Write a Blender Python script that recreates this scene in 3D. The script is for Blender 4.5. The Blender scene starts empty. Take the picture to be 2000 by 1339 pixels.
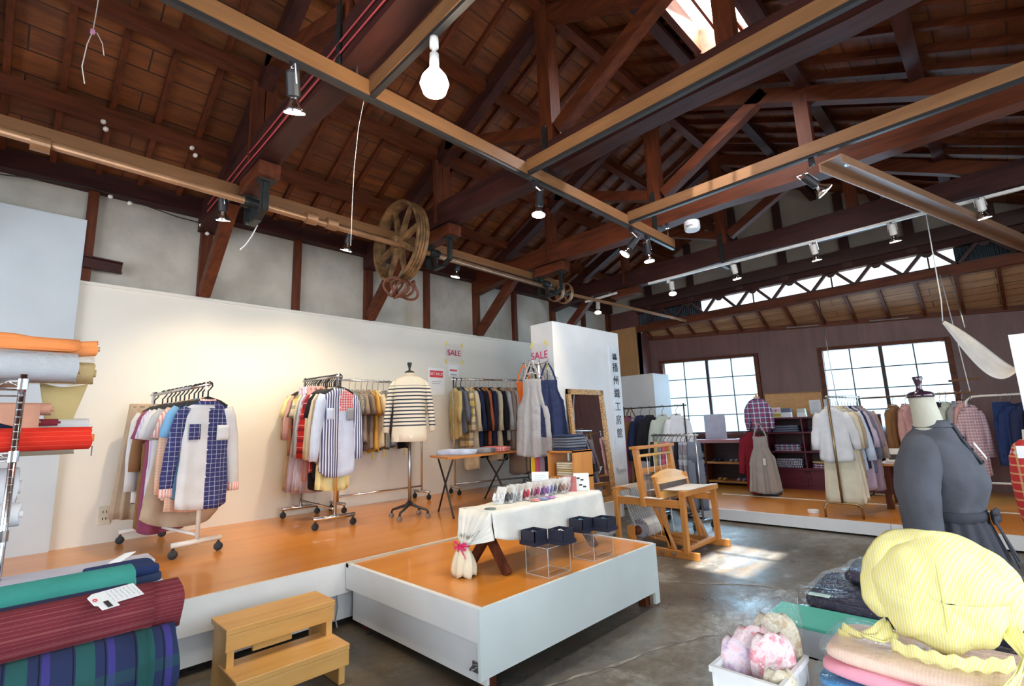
import bpy, math, random
from mathutils import Vector, Matrix, Euler
random.seed(7)
R=math.radians; PI=math.pi
scene=bpy.context.scene; COL=scene.collection
# ---------------- camera
cam_d=bpy.data.cameras.new('camera'); cam=bpy.data.objects.new('camera',cam_d); COL.objects.link(cam)
cam_d.sensor_width=36; cam_d.lens=36*960.83/2000; cam_d.clip_start=0.05; cam_d.clip_end=200
cam.matrix_world=Matrix(((0.70640837,0.14596704,0.69258995,0),(0.70686912,-0.09519754,-0.70090904,0),(-0.03637675,0.98469846,-0.17042793,1.3),(0,0,0,1)))
scene.camera=cam
# ---------------- view
vs=scene.view_settings; vs.view_transform='Standard'; vs.look='None'; vs.exposure=0.8; vs.gamma=1; vs.use_curve_mapping=False
scene.cycles.max_bounces=7; scene.cycles.diffuse_bounces=4; scene.cycles.transparent_max_bounces=16; scene.cycles.caustics_reflective=False; scene.cycles.caustics_refractive=False
scene.cycles.sample_clamp_indirect=6
# ---------------- world: hazy bright sky
w=bpy.data.worlds.new('sky'); scene.world=w; w.use_nodes=True
bg=w.node_tree.nodes['Background']; bg.inputs[0].default_value=(0.86,0.94,1,1); bg.inputs[1].default_value=1.15
def light(name,kind,loc,energy,color=(1,1,1),size=None,target=None,**k):
    d=bpy.data.lights.new(name,kind); o=bpy.data.objects.new(name,d); COL.objects.link(o)
    o.location=loc; d.energy=energy; d.color=color
    if size and kind=='AREA':
        d.shape='RECTANGLE'; d.size,d.size_y=size
    if target is not None: o.rotation_euler=(Vector(target)-Vector(loc)).to_track_quat('-Z','Y').to_euler()
    for a,b in k.items(): setattr(d,a,b)
    return o
# sun through the skylight, daylight at far windows; added fill from side and rear
light('sun','SUN',(-1.3,4,9),22.0,(1,.95,.86),target=(-3.46,7.54,-6.66),angle=R(1.5))
light('side_fill_light','AREA',(2.68,1.6,1.9),112,(.84,.93,1),(5.6,2.2),target=(-3,1.9,1.2))  # fill lamp added at an unseen side opening to brighten the room
light('rear_fill_light','AREA',(-1.6,-3.95,1.9),125,(.9,.95,1),(5.0,2.2),target=(-2.4,3,1.2))  # second added fill lamp, at an unseen rear opening
light('daylight_far_window_left','AREA',(-4.05,9.75,1.8),42,(.75,.88,1),(1.7,1.3),target=(-3.5,5,.6))
light('daylight_far_window_right','AREA',(-1.33,10.05,1.75),42,(.75,.88,1),(1.5,1.3),target=(-1.0,5,.6))
light('skylight_glow','AREA',(-1.3,4.0,5.0),60,(1,.95,.97),(.5,.8),target=(-1.3,4.6,3.5))

# ---------------- helpers
def V3(*a): return Vector(a)
class MB:
    def __init__(s): s.v=[];s.f=[];s.m=[]
    def add(s,vs,fs,mi=0):
        b=len(s.v); s.v+= [Vector(p) for p in vs]; s.f+=[tuple(i+b for i in f) for f in fs]; s.m+=[mi]*len(fs); return s
    def box(s,x0,x1,y0,y1,z0,z1,mi=0):
        return s.add([(x0,y0,z0),(x1,y0,z0),(x1,y1,z0),(x0,y1,z0),(x0,y0,z1),(x1,y0,z1),(x1,y1,z1),(x0,y1,z1)],
            [(0,3,2,1),(4,5,6,7),(0,1,5,4),(1,2,6,5),(2,3,7,6),(3,0,4,7)],mi)
    def hexa(s,p,mi=0):
        return s.add(p,[(0,3,2,1),(4,5,6,7),(0,1,5,4),(1,2,6,5),(2,3,7,6),(3,0,4,7)],mi)
    def beam(s,p0,p1,w,h,up=(0,0,1),mi=0,w2=None,h2=None):
        p0=Vector(p0);p1=Vector(p1);t=(p1-p0).normalized();up=Vector(up)
        if abs(t.dot(up))>.98: up=Vector((0,1,0)) if abs(t.y)<.9 else Vector((1,0,0))
        a=t.cross(up).normalized();b=a.cross(t).normalized()
        w2=w2 or w;h2=h2 or h
        q=[]
        for p,ww,hh in((p0,w,h),(p1,w2,h2)):
            q+=[p-a*ww/2-b*hh/2,p+a*ww/2-b*hh/2,p+a*ww/2+b*hh/2,p-a*ww/2+b*hh/2]
        return s.add(q,[(3,2,1,0),(4,5,6,7),(0,1,5,4),(1,2,6,5),(2,3,7,6),(3,0,4,7)],mi)
    def loft(s,rings,close=True,caps=True,mi=0):
        n=len(rings[0]);b=[p for r in rings for p in r];f=[]
        for i in range(len(rings)-1):
            for j in range(n if close else n-1):
                k=(j+1)%n; f.append((i*n+j,i*n+k,(i+1)*n+k,(i+1)*n+j))
        if caps and close:
            f.append(tuple(range(n-1,-1,-1))); f.append(tuple((len(rings)-1)*n+j for j in range(n)))
        return s.add(b,f,mi)
    def tube(s,pts,r,n=8,caps=True,mi=0,flat=1.0,up=None):
        pts=[Vector(p) for p in pts];rings=[];pa=None
        for i,p in enumerate(pts):
            t=(pts[min(i+1,len(pts)-1)]-pts[max(i-1,0)]).normalized()
            if pa is None:
                u=Vector(up) if up else (Vector((0,0,1)) if abs(t.z)<.9 else Vector((1,0,0)))
                a=t.cross(u).normalized()
            else: a=(pa-t*pa.dot(t)).normalized()
            b=t.cross(a);pa=a
            rr=r[i] if isinstance(r,(list,tuple)) else r
            rings.append([p+a*rr*math.cos(2*PI*k/n)+b*rr*flat*math.sin(2*PI*k/n) for k in range(n)])
        return s.loft(rings,True,caps,mi)
    def lathe(s,c,prof,n=20,axis='z',mi=0,caps=True):
        c=Vector(c);rings=[]
        for r,h in prof:
            ring=[]
            for k in range(n):
                x,y=r*math.cos(2*PI*k/n),r*math.sin(2*PI*k/n)
                ring.append(c+(Vector((x,y,h)) if axis=='z' else Vector((h,x,y)) if axis=='x' else Vector((y,h,x))))
            rings.append(ring)
        return s.loft(rings,True,caps,mi)
    def torus(s,c,R_,r,n=32,m=8,axis='y',mi=0,flat=1):
        c=Vector(c);vs=[];fs=[]
        for i in range(n):
            a=2*PI*i/n
            for j in range(m):
                b=2*PI*j/m;rr=R_+r*math.cos(b);h=r*flat*math.sin(b)
                x,y=rr*math.cos(a),rr*math.sin(a)
                vs.append(c+(Vector((x,y,h)) if axis=='z' else Vector((h,x,y)) if axis=='x' else Vector((x,h,y))))
        for i in range(n):
            for j in range(m): fs.append((i*m+j,((i+1)%n)*m+j,((i+1)%n)*m+(j+1)%m,i*m+(j+1)%m))
        return s.add(vs,fs,mi)
    def grid(s,nu,nv,fn,mi=0,closeu=False):
        vs=[];fs=[]
        for i in range(nu+(0 if closeu else 1)):
            for j in range(nv+1): vs.append(fn(i/nu,j/nv))
        N=nu if closeu else nu+1
        for i in range(nu):
            for j in range(nv): fs.append((i*(nv+1)+j,((i+1)%N)*(nv+1)+j,((i+1)%N)*(nv+1)+j+1,i*(nv+1)+j+1))
        return s.add(vs,fs,mi)
def wmat(o):
    M=Matrix()
    while o is not None: M=o.matrix_basis@M; o=o.parent
    return M
WT={}
def obj(name,mb,mats,parent=None,world=True,smooth=False,bevel=0,thick=0,sub=0,wr=None):
    me=bpy.data.meshes.new(name)
    vs=mb.v
    off=None
    if parent is not None and world:
        I=wmat(parent).inverted(); vs=[I@p for p in vs]
    elif parent is None and world:
        xs=[p.x for p in vs];ys=[p.y for p in vs];zs=[p.z for p in vs]
        off=Vector(((min(xs)+max(xs))/2,(min(ys)+max(ys))/2,min(zs))); vs=[p-off for p in vs]
    me.from_pydata([tuple(p) for p in vs],[],mb.f)
    if not isinstance(mats,(list,tuple)): mats=[mats]
    for m in mats: me.materials.append(m)
    if len(mats)>1: me.polygons.foreach_set('material_index',mb.m)
    if smooth:
        me.polygons.foreach_set('use_smooth',[True]*len(me.polygons))
    me.update()
    o=bpy.data.objects.new(name,me); COL.objects.link(o)
    if off is not None: o.location=off
    if parent is not None: o.parent=parent
    if thick: 
        md=o.modifiers.new('s','SOLIDIFY'); md.thickness=thick; md.offset=0
    if bevel:
        md=o.modifiers.new('b','BEVEL'); md.width=bevel; md.segments=2; md.limit_method='ANGLE'
    if wr:
        tx=WT.get(wr[0]) or bpy.data.textures.new('fold_noise','CLOUDS'); WT[wr[0]]=tx; tx.noise_scale=wr[0]; tx.noise_depth=2
        md=o.modifiers.new('w','DISPLACE'); md.texture=tx; md.texture_coords='GLOBAL'; md.strength=wr[1]; md.mid_level=.5
    if sub:
        md=o.modifiers.new('ss','SUBSURF'); md.levels=sub; md.render_levels=sub
    return o
def tag(o,label=None,cat=None,group=None,kind=None):
    if label: o['label']=label
    if cat: o['category']=cat
    if group: o['group']=group
    if kind: o['kind']=kind
    return o
def thing(name,label,cat,loc=(0,0,0),rz=0,group=None):
    o=bpy.data.objects.new(name,None); COL.objects.link(o); o.empty_display_size=.05
    o.location=loc; o.rotation_euler=(0,0,rz); return tag(o,label,cat,group)
def struct(name,mb,m,parent=None,label=None,**k):
    o=obj(name,mb,m,parent,**k)
    if parent is None: o['kind']='structure'
    if label: o['label']=label
    return o
def copy_tree(o,parent=None):
    c=o.copy(); COL.objects.link(c); c.parent=parent
    for ch in list(o.children): copy_tree(ch,c)
    return c

# ---------------- materials
class NT:
    def __init__(s,name):
        s.mat=bpy.data.materials.new(name); s.mat.use_nodes=True; s.t=s.mat.node_tree; s.n=s.t.nodes; s.l=s.t.links
        s.b=s.n['Principled BSDF']; s.out=s.n['Material Output']
    def node(s,ty,**k):
        n=s.n.new(ty)
        for a,b in k.items(): setattr(n,a,b)
        return n
    def lk(s,a,b): s.l.new(a,b)
    def math(s,op,a,b=None):
        n=s.node('ShaderNodeMath',operation=op)
        for i,v in enumerate((a,b)):
            if v is None: continue
            if isinstance(v,(int,float)): n.inputs[i].default_value=v
            else: s.lk(v,n.inputs[i])
        return n.outputs[0]
    def mix(s,fac,a,b,bt='MIX'):
        n=s.node('ShaderNodeMix',data_type='RGBA',blend_type=bt)
        for i,v in((0,fac),(6,a),(7,b)):
            if isinstance(v,(int,float)): n.inputs[i].default_value=v
            elif isinstance(v,(tuple,list)): n.inputs[i].default_value=(*v[:3],1)
            else: s.lk(v,n.inputs[i])
        return n.outputs[2]
    def coord(s,kind='Object',scale=(1,1,1),rot=(0,0,0)):
        tc=s.node('ShaderNodeTexCoord'); mp=s.node('ShaderNodeMapping'); mp.inputs['Scale'].default_value=scale; mp.inputs['Rotation'].default_value=rot
        s.lk(tc.outputs[kind],mp.inputs[0]); return mp.outputs[0]
    def noise(s,vec,scale,detail=4,rough=.5):
        n=s.node('ShaderNodeTexNoise'); n.inputs['Scale'].default_value=scale; n.inputs['Detail'].default_value=detail; n.inputs['Roughness'].default_value=rough
        s.lk(vec,n.inputs['Vector']); return n.outputs['Fac']
    def ramp(s,fac,stops):
        n=s.node('ShaderNodeValToRGB'); e=n.color_ramp.elements
        while len(e)<len(stops): e.new(.5)
        for i,(p,c) in enumerate(stops): e[i].position=p; e[i].color=(*c[:3],1)
        s.lk(fac,n.inputs[0]); return n.outputs[0]
    def bump(s,h,strength=.3,dist=.01):
        n=s.node('ShaderNodeBump'); n.inputs['Strength'].default_value=strength; n.inputs['Distance'].default_value=dist
        s.lk(h,n.inputs['Height']); s.lk(n.outputs[0],s.b.inputs['Normal'])
def setp(b,**k):
    names=dict(rough='Roughness',metal='Metallic',coat='Coat Weight',trans='Transmission Weight',ior='IOR',alpha='Alpha',spec='Specular IOR Level',sheen='Sheen Weight')
    for a,v in k.items(): b.inputs[names[a]].default_value=v
def plain(name,c,rough=.6,var=.06,scale=8,bump=.0,**k):
    t=NT(name); v=t.coord(); f=t.noise(v,scale,3)
    d=tuple(max(0,x*(1-var*2)) for x in c); e=tuple(min(1,x*(1+var)) for x in c)
    t.lk(t.ramp(f,[(.3,d),(.7,e)]),t.b.inputs['Base Color']); setp(t.b,rough=rough,**k)
    if bump: t.bump(t.noise(v,scale*6,3),bump)
    return t.mat
def wood(name,c1,c2,axis='x',rough=.6,scale=6,knots=True,coat=0,bump=.2):
    t=NT(name); sc={'x':(.12,1,1),'y':(1,.12,1),'z':(1,1,.12)}[axis]
    v=t.coord(scale=sc); f=t.noise(v,scale*3,6,.6)
    c=t.ramp(f,[(.25,c1),(.75,c2)])
    g=t.noise(t.coord(),1.7,3); c=t.mix(t.math('MULTIPLY',g,.45),c,tuple(x*.45 for x in c1))
    t.lk(c,t.b.inputs['Base Color']); setp(t.b,rough=rough,coat=coat,spec=.25 if name[:3] in('bea','red') else .5); t.bump(f,bump)
    return t.mat
def stripes(t,coordsock,freq,width,phase=0):
    x=t.math('FRACT',t.math('ADD',t.math('MULTIPLY',coordsock,freq),phase))
    return t.math('LESS_THAN',x,width)
def cloth(name,c,lines=(),rough=.9,bump=.15,var=.10,trans=0):
    """lines: (axis, freq, width, phase, colour, strength) woven over the base"""
    t=NT(name); v=t.coord(); f=t.noise(v,7,4)
    col=t.ramp(f,[(.3,tuple(x*(1-var) for x in c)),(.7,tuple(min(1,x*(1+var*.5)) for x in c))])
    if lines:
        sp=t.node('ShaderNodeSeparateXYZ'); t.lk(v,sp.inputs[0])
        for ax,fr,wd,ph,lc,st in lines:
            m=stripes(t,sp.outputs['xyz'.index(ax)],fr,wd,ph)
            col=t.mix(t.math('MULTIPLY',m,st),col,lc)
    t.lk(col,t.b.inputs['Base Color']); setp(t.b,rough=rough,spec=.2)
    w=t.noise(v,120,2); h=t.math('ADD',t.math('MULTIPLY',w,.15),t.noise(v,16,3)); t.bump(h,bump+.25,.01)
    return t.mat
def film(name,tint=(1,1,1),base=.10,amt=.45,scale=14,pw=1.5):
    base*=.7; amt*=.75
    t=NT(name); v=t.coord(); n=t.noise(v,scale,4,.6)
    gl=t.node('ShaderNodeBsdfGlossy'); gl.inputs['Roughness'].default_value=.07; gl.inputs['Color'].default_value=(1,1,1,1)
    tr=t.node('ShaderNodeBsdfTransparent'); tr.inputs['Color'].default_value=(*tint,1)
    bp=t.node('ShaderNodeBump'); bp.inputs['Strength'].default_value=1; bp.inputs['Distance'].default_value=.03; t.lk(n,bp.inputs['Height']); t.lk(bp.outputs[0],gl.inputs['Normal'])
    lw=t.node('ShaderNodeLayerWeight'); lw.inputs[0].default_value=.35; t.lk(bp.outputs[0],lw.inputs['Normal'])
    fac=t.math('ADD',t.math('MULTIPLY',t.math('POWER',lw.outputs['Facing'],pw),amt),base)
    mx=t.node('ShaderNodeMixShader'); t.lk(fac,mx.inputs[0]); t.lk(tr.outputs[0],mx.inputs[1]); t.lk(gl.outputs[0],mx.inputs[2]); t.lk(mx.outputs[0],t.out.inputs[0])
    return t.mat
def glow(name,c,s):
    t=NT(name); t.b.inputs['Base Color'].default_value=(*c,1); t.b.inputs['Emission Color'].default_value=(*c,1); t.b.inputs['Emission Strength'].default_value=s; return t.mat
def metal(name,c,rough=.25): return plain(name,c,rough,.03,20,metal=1)
M={}
for ax in 'xyz':
    M['beam'+ax]=wood('beam_wood_'+ax,(.020,.007,.007),(.085,.024,.018),ax,.55)
    M['red'+ax]=wood('red_brown_wood_'+ax,(.050,.012,.006),(.19,.048,.016),ax,.55)
    M['pale'+ax]=wood('pale_batten_wood_'+ax,(.17,.075,.028),(.28,.13,.05),ax,.5,bump=.08)
    M['pine'+ax]=wood('golden_pine_wood_'+ax,(.66,.33,.085),(.90,.56,.20),ax,.42,scale=4,bump=.06)
    M['loom'+ax]=wood('loom_orange_wood_'+ax,(.55,.20,.045),(.78,.36,.09),ax,.4,scale=4,bump=.06)
M['dark']=wood('dark_stained_wood',(.03,.012,.012),(.085,.032,.028),'x')
M['black']=plain('black_metal',(.02,.02,.022),.4)
M['blackp']=plain('black_plastic',(.015,.015,.018),.45)
M['chrome']=metal('chrome_tube',(.72,.72,.74),.18)
M['steel']=metal('grey_steel',(.45,.46,.48),.35)
M['brass']=metal('aged_brass_tube',(.32,.22,.12),.35)
M['iron']=plain('cast_iron',(.035,.04,.04),.5,.2,metal=.6)
M['boardw']=plain('blue_lit_white_board',(.56,.63,.70),.5,.03,3)  # white board; the dim bluish light on it is put into this colour
M['whitep']=plain('white_paint',(.74,.77,.80),.5,.03,3)
M['whitem']=plain('white_metal_tube',(.82,.80,.76),.35,.04)
M['paper']=plain('white_paper',(.85,.88,.9),.7,.02)
M['red']=plain('red_ink',(.75,.06,.07),.6)
M['pinkink']=plain('magenta_ink',(.62,.03,.14),.6)
M['ink']=plain('black_ink',(.03,.03,.035),.6)
M['tape']=plain('yellow_tape',(.85,.72,.12),.5)
M['cardboard']=plain('cardboard_tube',(.62,.43,.22),.8)
M['concrete']=None
def concrete():
    t=NT('worn_concrete_floor'); v=t.coord()
    a=t.noise(v,.55,6,.62); b=t.noise(t.coord(scale=(1,.6,1)),2.3,8,.7); c=t.noise(v,18,5,.7)
    col=t.ramp(a,[(.34,(.035,.034,.032)),(.47,(.11,.105,.096)),(.62,(.27,.265,.24))])
    col=t.mix(t.ramp(b,[(.42,(0,0,0)),(.60,(.6,.6,.6))]),col,(.16,.11,.055))
    col=t.mix(t.ramp(t.noise(v,1.3,7,.75),[(.55,(0,0,0)),(.63,(.8,.8,.8))]),col,(.38,.39,.36))
    col=t.mix(t.ramp(c,[(.35,(.5,.5,.5)),(.7,(0,0,0))]),col,(.04,.035,.03))
    t.lk(col,t.b.inputs['Base Color'])
    t.lk(t.ramp(b,[(.35,(.22,.22,.22)),(.7,(.6,.6,.6))]),t.b.inputs['Roughness']); t.bump(c,.12); return t.mat
M['concrete']=concrete()
def plaster():
    t=NT('stained_plaster'); v=t.coord(); a=t.noise(v,1.1,6,.6); b=t.noise(t.coord(scale=(1,1,.25)),3,4)
    col=t.ramp(a,[(.3,(.30,.28,.25)),(.55,(.47,.45,.40)),(.75,(.58,.56,.52))])
    col=t.mix(t.ramp(b,[(.55,(0,0,0)),(.75,(.5,.5,.5))]),col,(.34,.26,.15))
    t.lk(col,t.b.inputs['Base Color']); setp(t.b,rough=.85); t.bump(t.noise(v,30,5),.15); return t.mat
M['plaster']=plaster()
def wallpaint():
    t=NT('cream_painted_board'); v=t.coord(); a=t.noise(v,.9,4)
    t.lk(t.ramp(a,[(.3,(.74,.72,.66)),(.7,(.83,.81,.75))]),t.b.inputs['Base Color']); setp(t.b,rough=.6); return t.mat
M['cream']=wallpaint()
def stagewood():
    t=NT('orange_laminate_stage'); v=t.coord(scale=(1,.18,1)); a=t.noise(v,5,6,.6)
    col=t.ramp(a,[(.3,(.62,.215,.022)),(.7,(.78,.32,.045))])
    col=t.mix(t.math('MULTIPLY',t.noise(t.coord(),1.2,2),.35),col,(.50,.16,.02))
    t.lk(col,t.b.inputs['Base Color']); setp(t.b,rough=.28,coat=.25); return t.mat
M['stage']=stagewood()
def boards(name,c1,c2,c3,rowh=.19,ax=0):
    t=NT(name); v=t.coord()
    sp=t.node('ShaderNodeSeparateXYZ'); t.lk(v,sp.inputs[0]); cb=t.node('ShaderNodeCombineXYZ')
    if ax==0: t.lk(sp.outputs[1],cb.inputs[0]); t.lk(sp.outputs[0],cb.inputs[1])
    else: t.lk(sp.outputs[0],cb.inputs[0]); t.lk(sp.outputs[1],cb.inputs[1])
    br=t.node('ShaderNodeTexBrick'); br.offset=.37; br.inputs['Scale'].default_value=1; br.inputs['Brick Width'].default_value=1.95; br.inputs['Row Height'].default_value=rowh; br.inputs['Mortar Size'].default_value=.006; br.inputs['Bias'].default_value=0
    br.inputs['Color1'].default_value=(*c1,1); br.inputs['Color2'].default_value=(*c2,1); br.inputs['Mortar'].default_value=(.01,.005,.003,1)
    t.lk(cb.outputs[0],br.inputs['Vector'])
    g=t.noise(t.coord(scale=(1,.15,1) if ax==0 else (.15,1,1)),14,6,.65)
    col=t.mix(t.ramp(g,[(.35,(.75,.75,.75)),(.6,(0,0,0))]),br.outputs['Color'],c3)
    col=t.mix(t.ramp(t.noise(v,1.6,4),[(.4,(.5,.5,.5)),(.65,(0,0,0))]),col,c3)
    t.lk(col,t.b.inputs['Base Color']); setp(t.b,rough=.65); t.bump(g,.25); return t.mat
M['boards']=boards('old_roof_boards',(.27,.085,.018),(.165,.045,.011),(.055,.015,.006))
M['leanboards']=boards('lean_to_boards',(.36,.20,.10),(.46,.27,.14),(.24,.12,.06),.14,1)
def osb(name,c1,c2):
    t=NT(name); v=t.coord(); vo=t.node('ShaderNodeTexVoronoi'); vo.inputs['Scale'].default_value=26; t.lk(t.coord(scale=(1,1,2.3),rot=(0,.6,0)),vo.inputs['Vector'])
    t.lk(t.mix(t.math('MULTIPLY',t.noise(vo.outputs['Position'],40,2),1),c1,c2),t.b.inputs['Base Color']); setp(t.b,rough=.7); return t.mat
M['osb']=osb('osb_board',(.45,.20,.06),(.72,.42,.18))
M['ply']=wood('plain_plywood',(.40,.20,.08),(.55,.30,.12),'z',.6)
M['brownwall']=wood('dark_brown_plywood_wall',(.11,.045,.040),(.19,.085,.075),'z',.45,scale=3,bump=.05)
def text(name,s,size,mat_,parent,M_,extrude=.0015,align='CENTER'):
    """flat lettering turned into a mesh; M_ = placing matrix in world space"""
    c=bpy.data.curves.new(name,'FONT'); c.body=s; c.size=size; c.extrude=extrude; c.align_x=align; c.align_y='CENTER'
    o=bpy.data.objects.new(name,c); COL.objects.link(o); bpy.context.view_layer.update()
    dg=bpy.context.evaluated_depsgraph_get(); me=bpy.data.meshes.new_from_object(o.evaluated_get(dg))
    bpy.data.objects.remove(o); me.name=name
    me.materials.clear(); me.materials.append(mat_)
    L=M_ if parent is None else wmat(parent).inverted()@M_
    me.transform(L)
    q=bpy.data.objects.new(name,me); COL.objects.link(q); q.parent=parent
    return q
def face(loc,right,up):
    r=Vector(right).normalized();u=Vector(up).normalized();n=r.cross(u)
    m=Matrix((r,u,n)).transposed().to_4x4(); m.translation=Vector(loc); return m
# ================= building shell
XW=-5.95; RX=-2.6; RZ=5.40; SL=.47; TY=[-2.58,-.64,1.30,3.24,5.18,7.12]
roofz=lambda x: RZ-SL*abs(x-RX)
mb=MB(); mb.box(-7.5,4.2,-4.2,11.6,-.12,0); struct('floor',mb,M['concrete'])
# cracks in the concrete
mb=MB(); 
for pts in ([(-2.05,4.05),(-1.6,4.3),(-1.2,4.45),(-.7,4.5),(.4,4.75)],[(-1.9,1.9),(-1.75,2.4),(-1.62,2.9),(-1.3,3.5)]):
    q=[]
    for (a,b),(c,d) in zip(pts,pts[1:]):
        for k in range(8):
            t=k/8; q.append((a+(c-a)*t+random.uniform(-.012,.012),b+(d-b)*t+random.uniform(-.012,.012),.0015))
    mb.tube(q,[random.uniform(.006,.018) for _ in q],6,flat=.05)
tag(obj('floor_seam',mb,plain('pale_mortar_seam',(.27,.255,.235),.8,.35,9)),'pale irregular mortar seams running across the grey concrete floor','floor seam')
# left wall
mb=MB(); mb.box(XW-.2,XW,-4.2,9.05,0,3.86); struct('wall_left',mb,M['plaster'])
mb=MB(); mb.box(XW,XW+.035,.31,6.9,.42,2.79); mb.box(XW,XW+.05,.31,6.9,2.765,2.795)
tag(obj('wall_panel',mb,M['cream']),'long low cream painted wall board lining the back of the left stage','wall panel')
mb=MB(); mb.box(XW,XW+.09,-3.2,.31,.42,3.37)
tag(obj('wall_panel',mb,M['boardw']),'tall white board, bluish light put into its colour, at the far left above the fabric shelf','wall panel')
for i,y in enumerate([.34,1.30,2.28,3.24,4.20,5.18,6.07,7.12,8.1,9.0]):
    w=.11 if i%2 else .08
    mb=MB(); mb.box(XW,XW+.07,y-w/2,y+w/2,2.796 if y<7 else 2.0,3.75)
    struct('trim_%d'%(i+1),mb,M['redz'])
mb=MB(); mb.box(XW,XW+.14,-4.2,9.05,3.68,3.86); struct('trim_11',mb,M['beamy'])
mb=MB(); mb.box(XW,XW+.03,7.17,9.0,2.0,3.25); tag(obj('wall_board',mb,M['ply']),'bare orange plywood sheet on the left wall beyond the tall display block','board')
mb=MB(); mb.box(XW,-5.26,9.0,9.05,2.0,3.3); tag(obj('wall_board',mb,M['ply']),'bare orange plywood sheet facing the room in the far left corner','board')
# ceiling: two slopes with common rafters
def slope(side,y0,y1,x0,x1,t=.04):
    mb=MB(); z0,z1=roofz(x0),roofz(x1)
    mb.hexa([(x0,y0,z0),(x1,y0,z1),(x1,y1,z1),(x0,y1,z0),(x0,y0,z0+t),(x1,y0,z1+t),(x1,y1,z1+t),(x0,y1,z0+t)]); return mb
SKX=(-1.63,-1.05); SKY=(3.30,4.42); XE=1.0
mb=slope(0,-4.2,9.15,-6.3,RX)
r=slope(1,-4.2,SKY[0],RX,XE); mb.add(r.v,r.f)
r=slope(1,SKY[1],9.15,RX,XE); mb.add(r.v,r.f)
r=slope(1,SKY[0],SKY[1],RX,SKX[0]); mb.add(r.v,r.f)
r=slope(1,SKY[0],SKY[1],SKX[1],XE); mb.add(r.v,r.f)
ceil=struct('ceiling',mb,M['boards'])
for i in range(29):
    y=-.62+.323*i
    for sd in (0,1):
        if sd and SKY[0]-.05<y<SKY[1]+.05: 
            segs=[(RX,SKX[0]-.05),(SKX[1]+.05,XE)]
        else: segs=[(-6.2,RX)] if sd==0 else [(RX,XE)]
        mb=MB()
        for a,b in segs: mb.beam((a,y,roofz(a)-.03),(b,y,roofz(b)-.03),.045,.06)
        obj('rafter',mb,M['redx'],ceil)
# purlins
for i,x in enumerate([-5.15,-4.30,-3.45,-2.6,-1.78,-.96,-.14,.68]):
    z=roofz(x)-.06
    mb=MB(); mb.beam((x,-4,z-.055),(x,9.1,z-.055),.10,.11)
    wh=['lowest on the left slope','second up the left slope','third up the left slope','running along the ridge','highest on the right slope','beside the skylight on the right slope','below the skylight on the right slope','lowest on the right slope'][i]
    tag(obj('roof_purlin',mb,M['redy'] if i<4 else M['beamy']),'long brown timber purlin under the roof boards, '+wh,'purlin','roof purlins')
# skylight
sk=thing('skylight','bright corrugated skylight with reddish timber frame high in the right roof slope','skylight',((SKX[0]+SKX[1])/2,SKY[0],roofz(-1.3)))
mb=MB()
for x in SKX: mb.box(x-.03,x+.03,SKY[0]-.05,SKY[1]+.05,roofz(x)-.10,roofz(x)+.16)
for y in SKY: mb.beam((SKX[0],y,roofz(SKX[0])+.03),(SKX[1],y,roofz(SKX[1])+.03),.05,.25)
obj('frame',mb,M['redy'],sk)
for x in (-1.42,-1.22):
    mb=MB(); mb.beam((x,SKY[0],roofz(x)+.08),(x,SKY[1],roofz(x)+.08),.025,.03); obj('glazing_bar',mb,M['redy'],sk)
t=NT('corrugated_clear_sheet'); tr=t.node('ShaderNodeBsdfTransparent'); tl=t.node('ShaderNodeBsdfTranslucent'); tl.inputs[0].default_value=(1,1,1,1); mx=t.node('ShaderNodeMixShader'); mx.inputs[0].default_value=.3
t.lk(tr.outputs[0],mx.inputs[1]);t.lk(tl.outputs[0],mx.inputs[2]);t.lk(mx.outputs[0],t.out.inputs[0]); M['sheet']=t.mat
mb=MB(); mb.grid(40,2,lambda u,v:(SKX[0]-.02+(SKX[1]-SKX[0]+.04)*v,SKY[0]+(SKY[1]-SKY[0])*u,roofz(SKX[0]-.02+(SKX[1]-SKX[0]+.04)*v)+.17+.008*math.sin(u*120)))
obj('sheet',mb,M['sheet'],sk,smooth=True)
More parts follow.
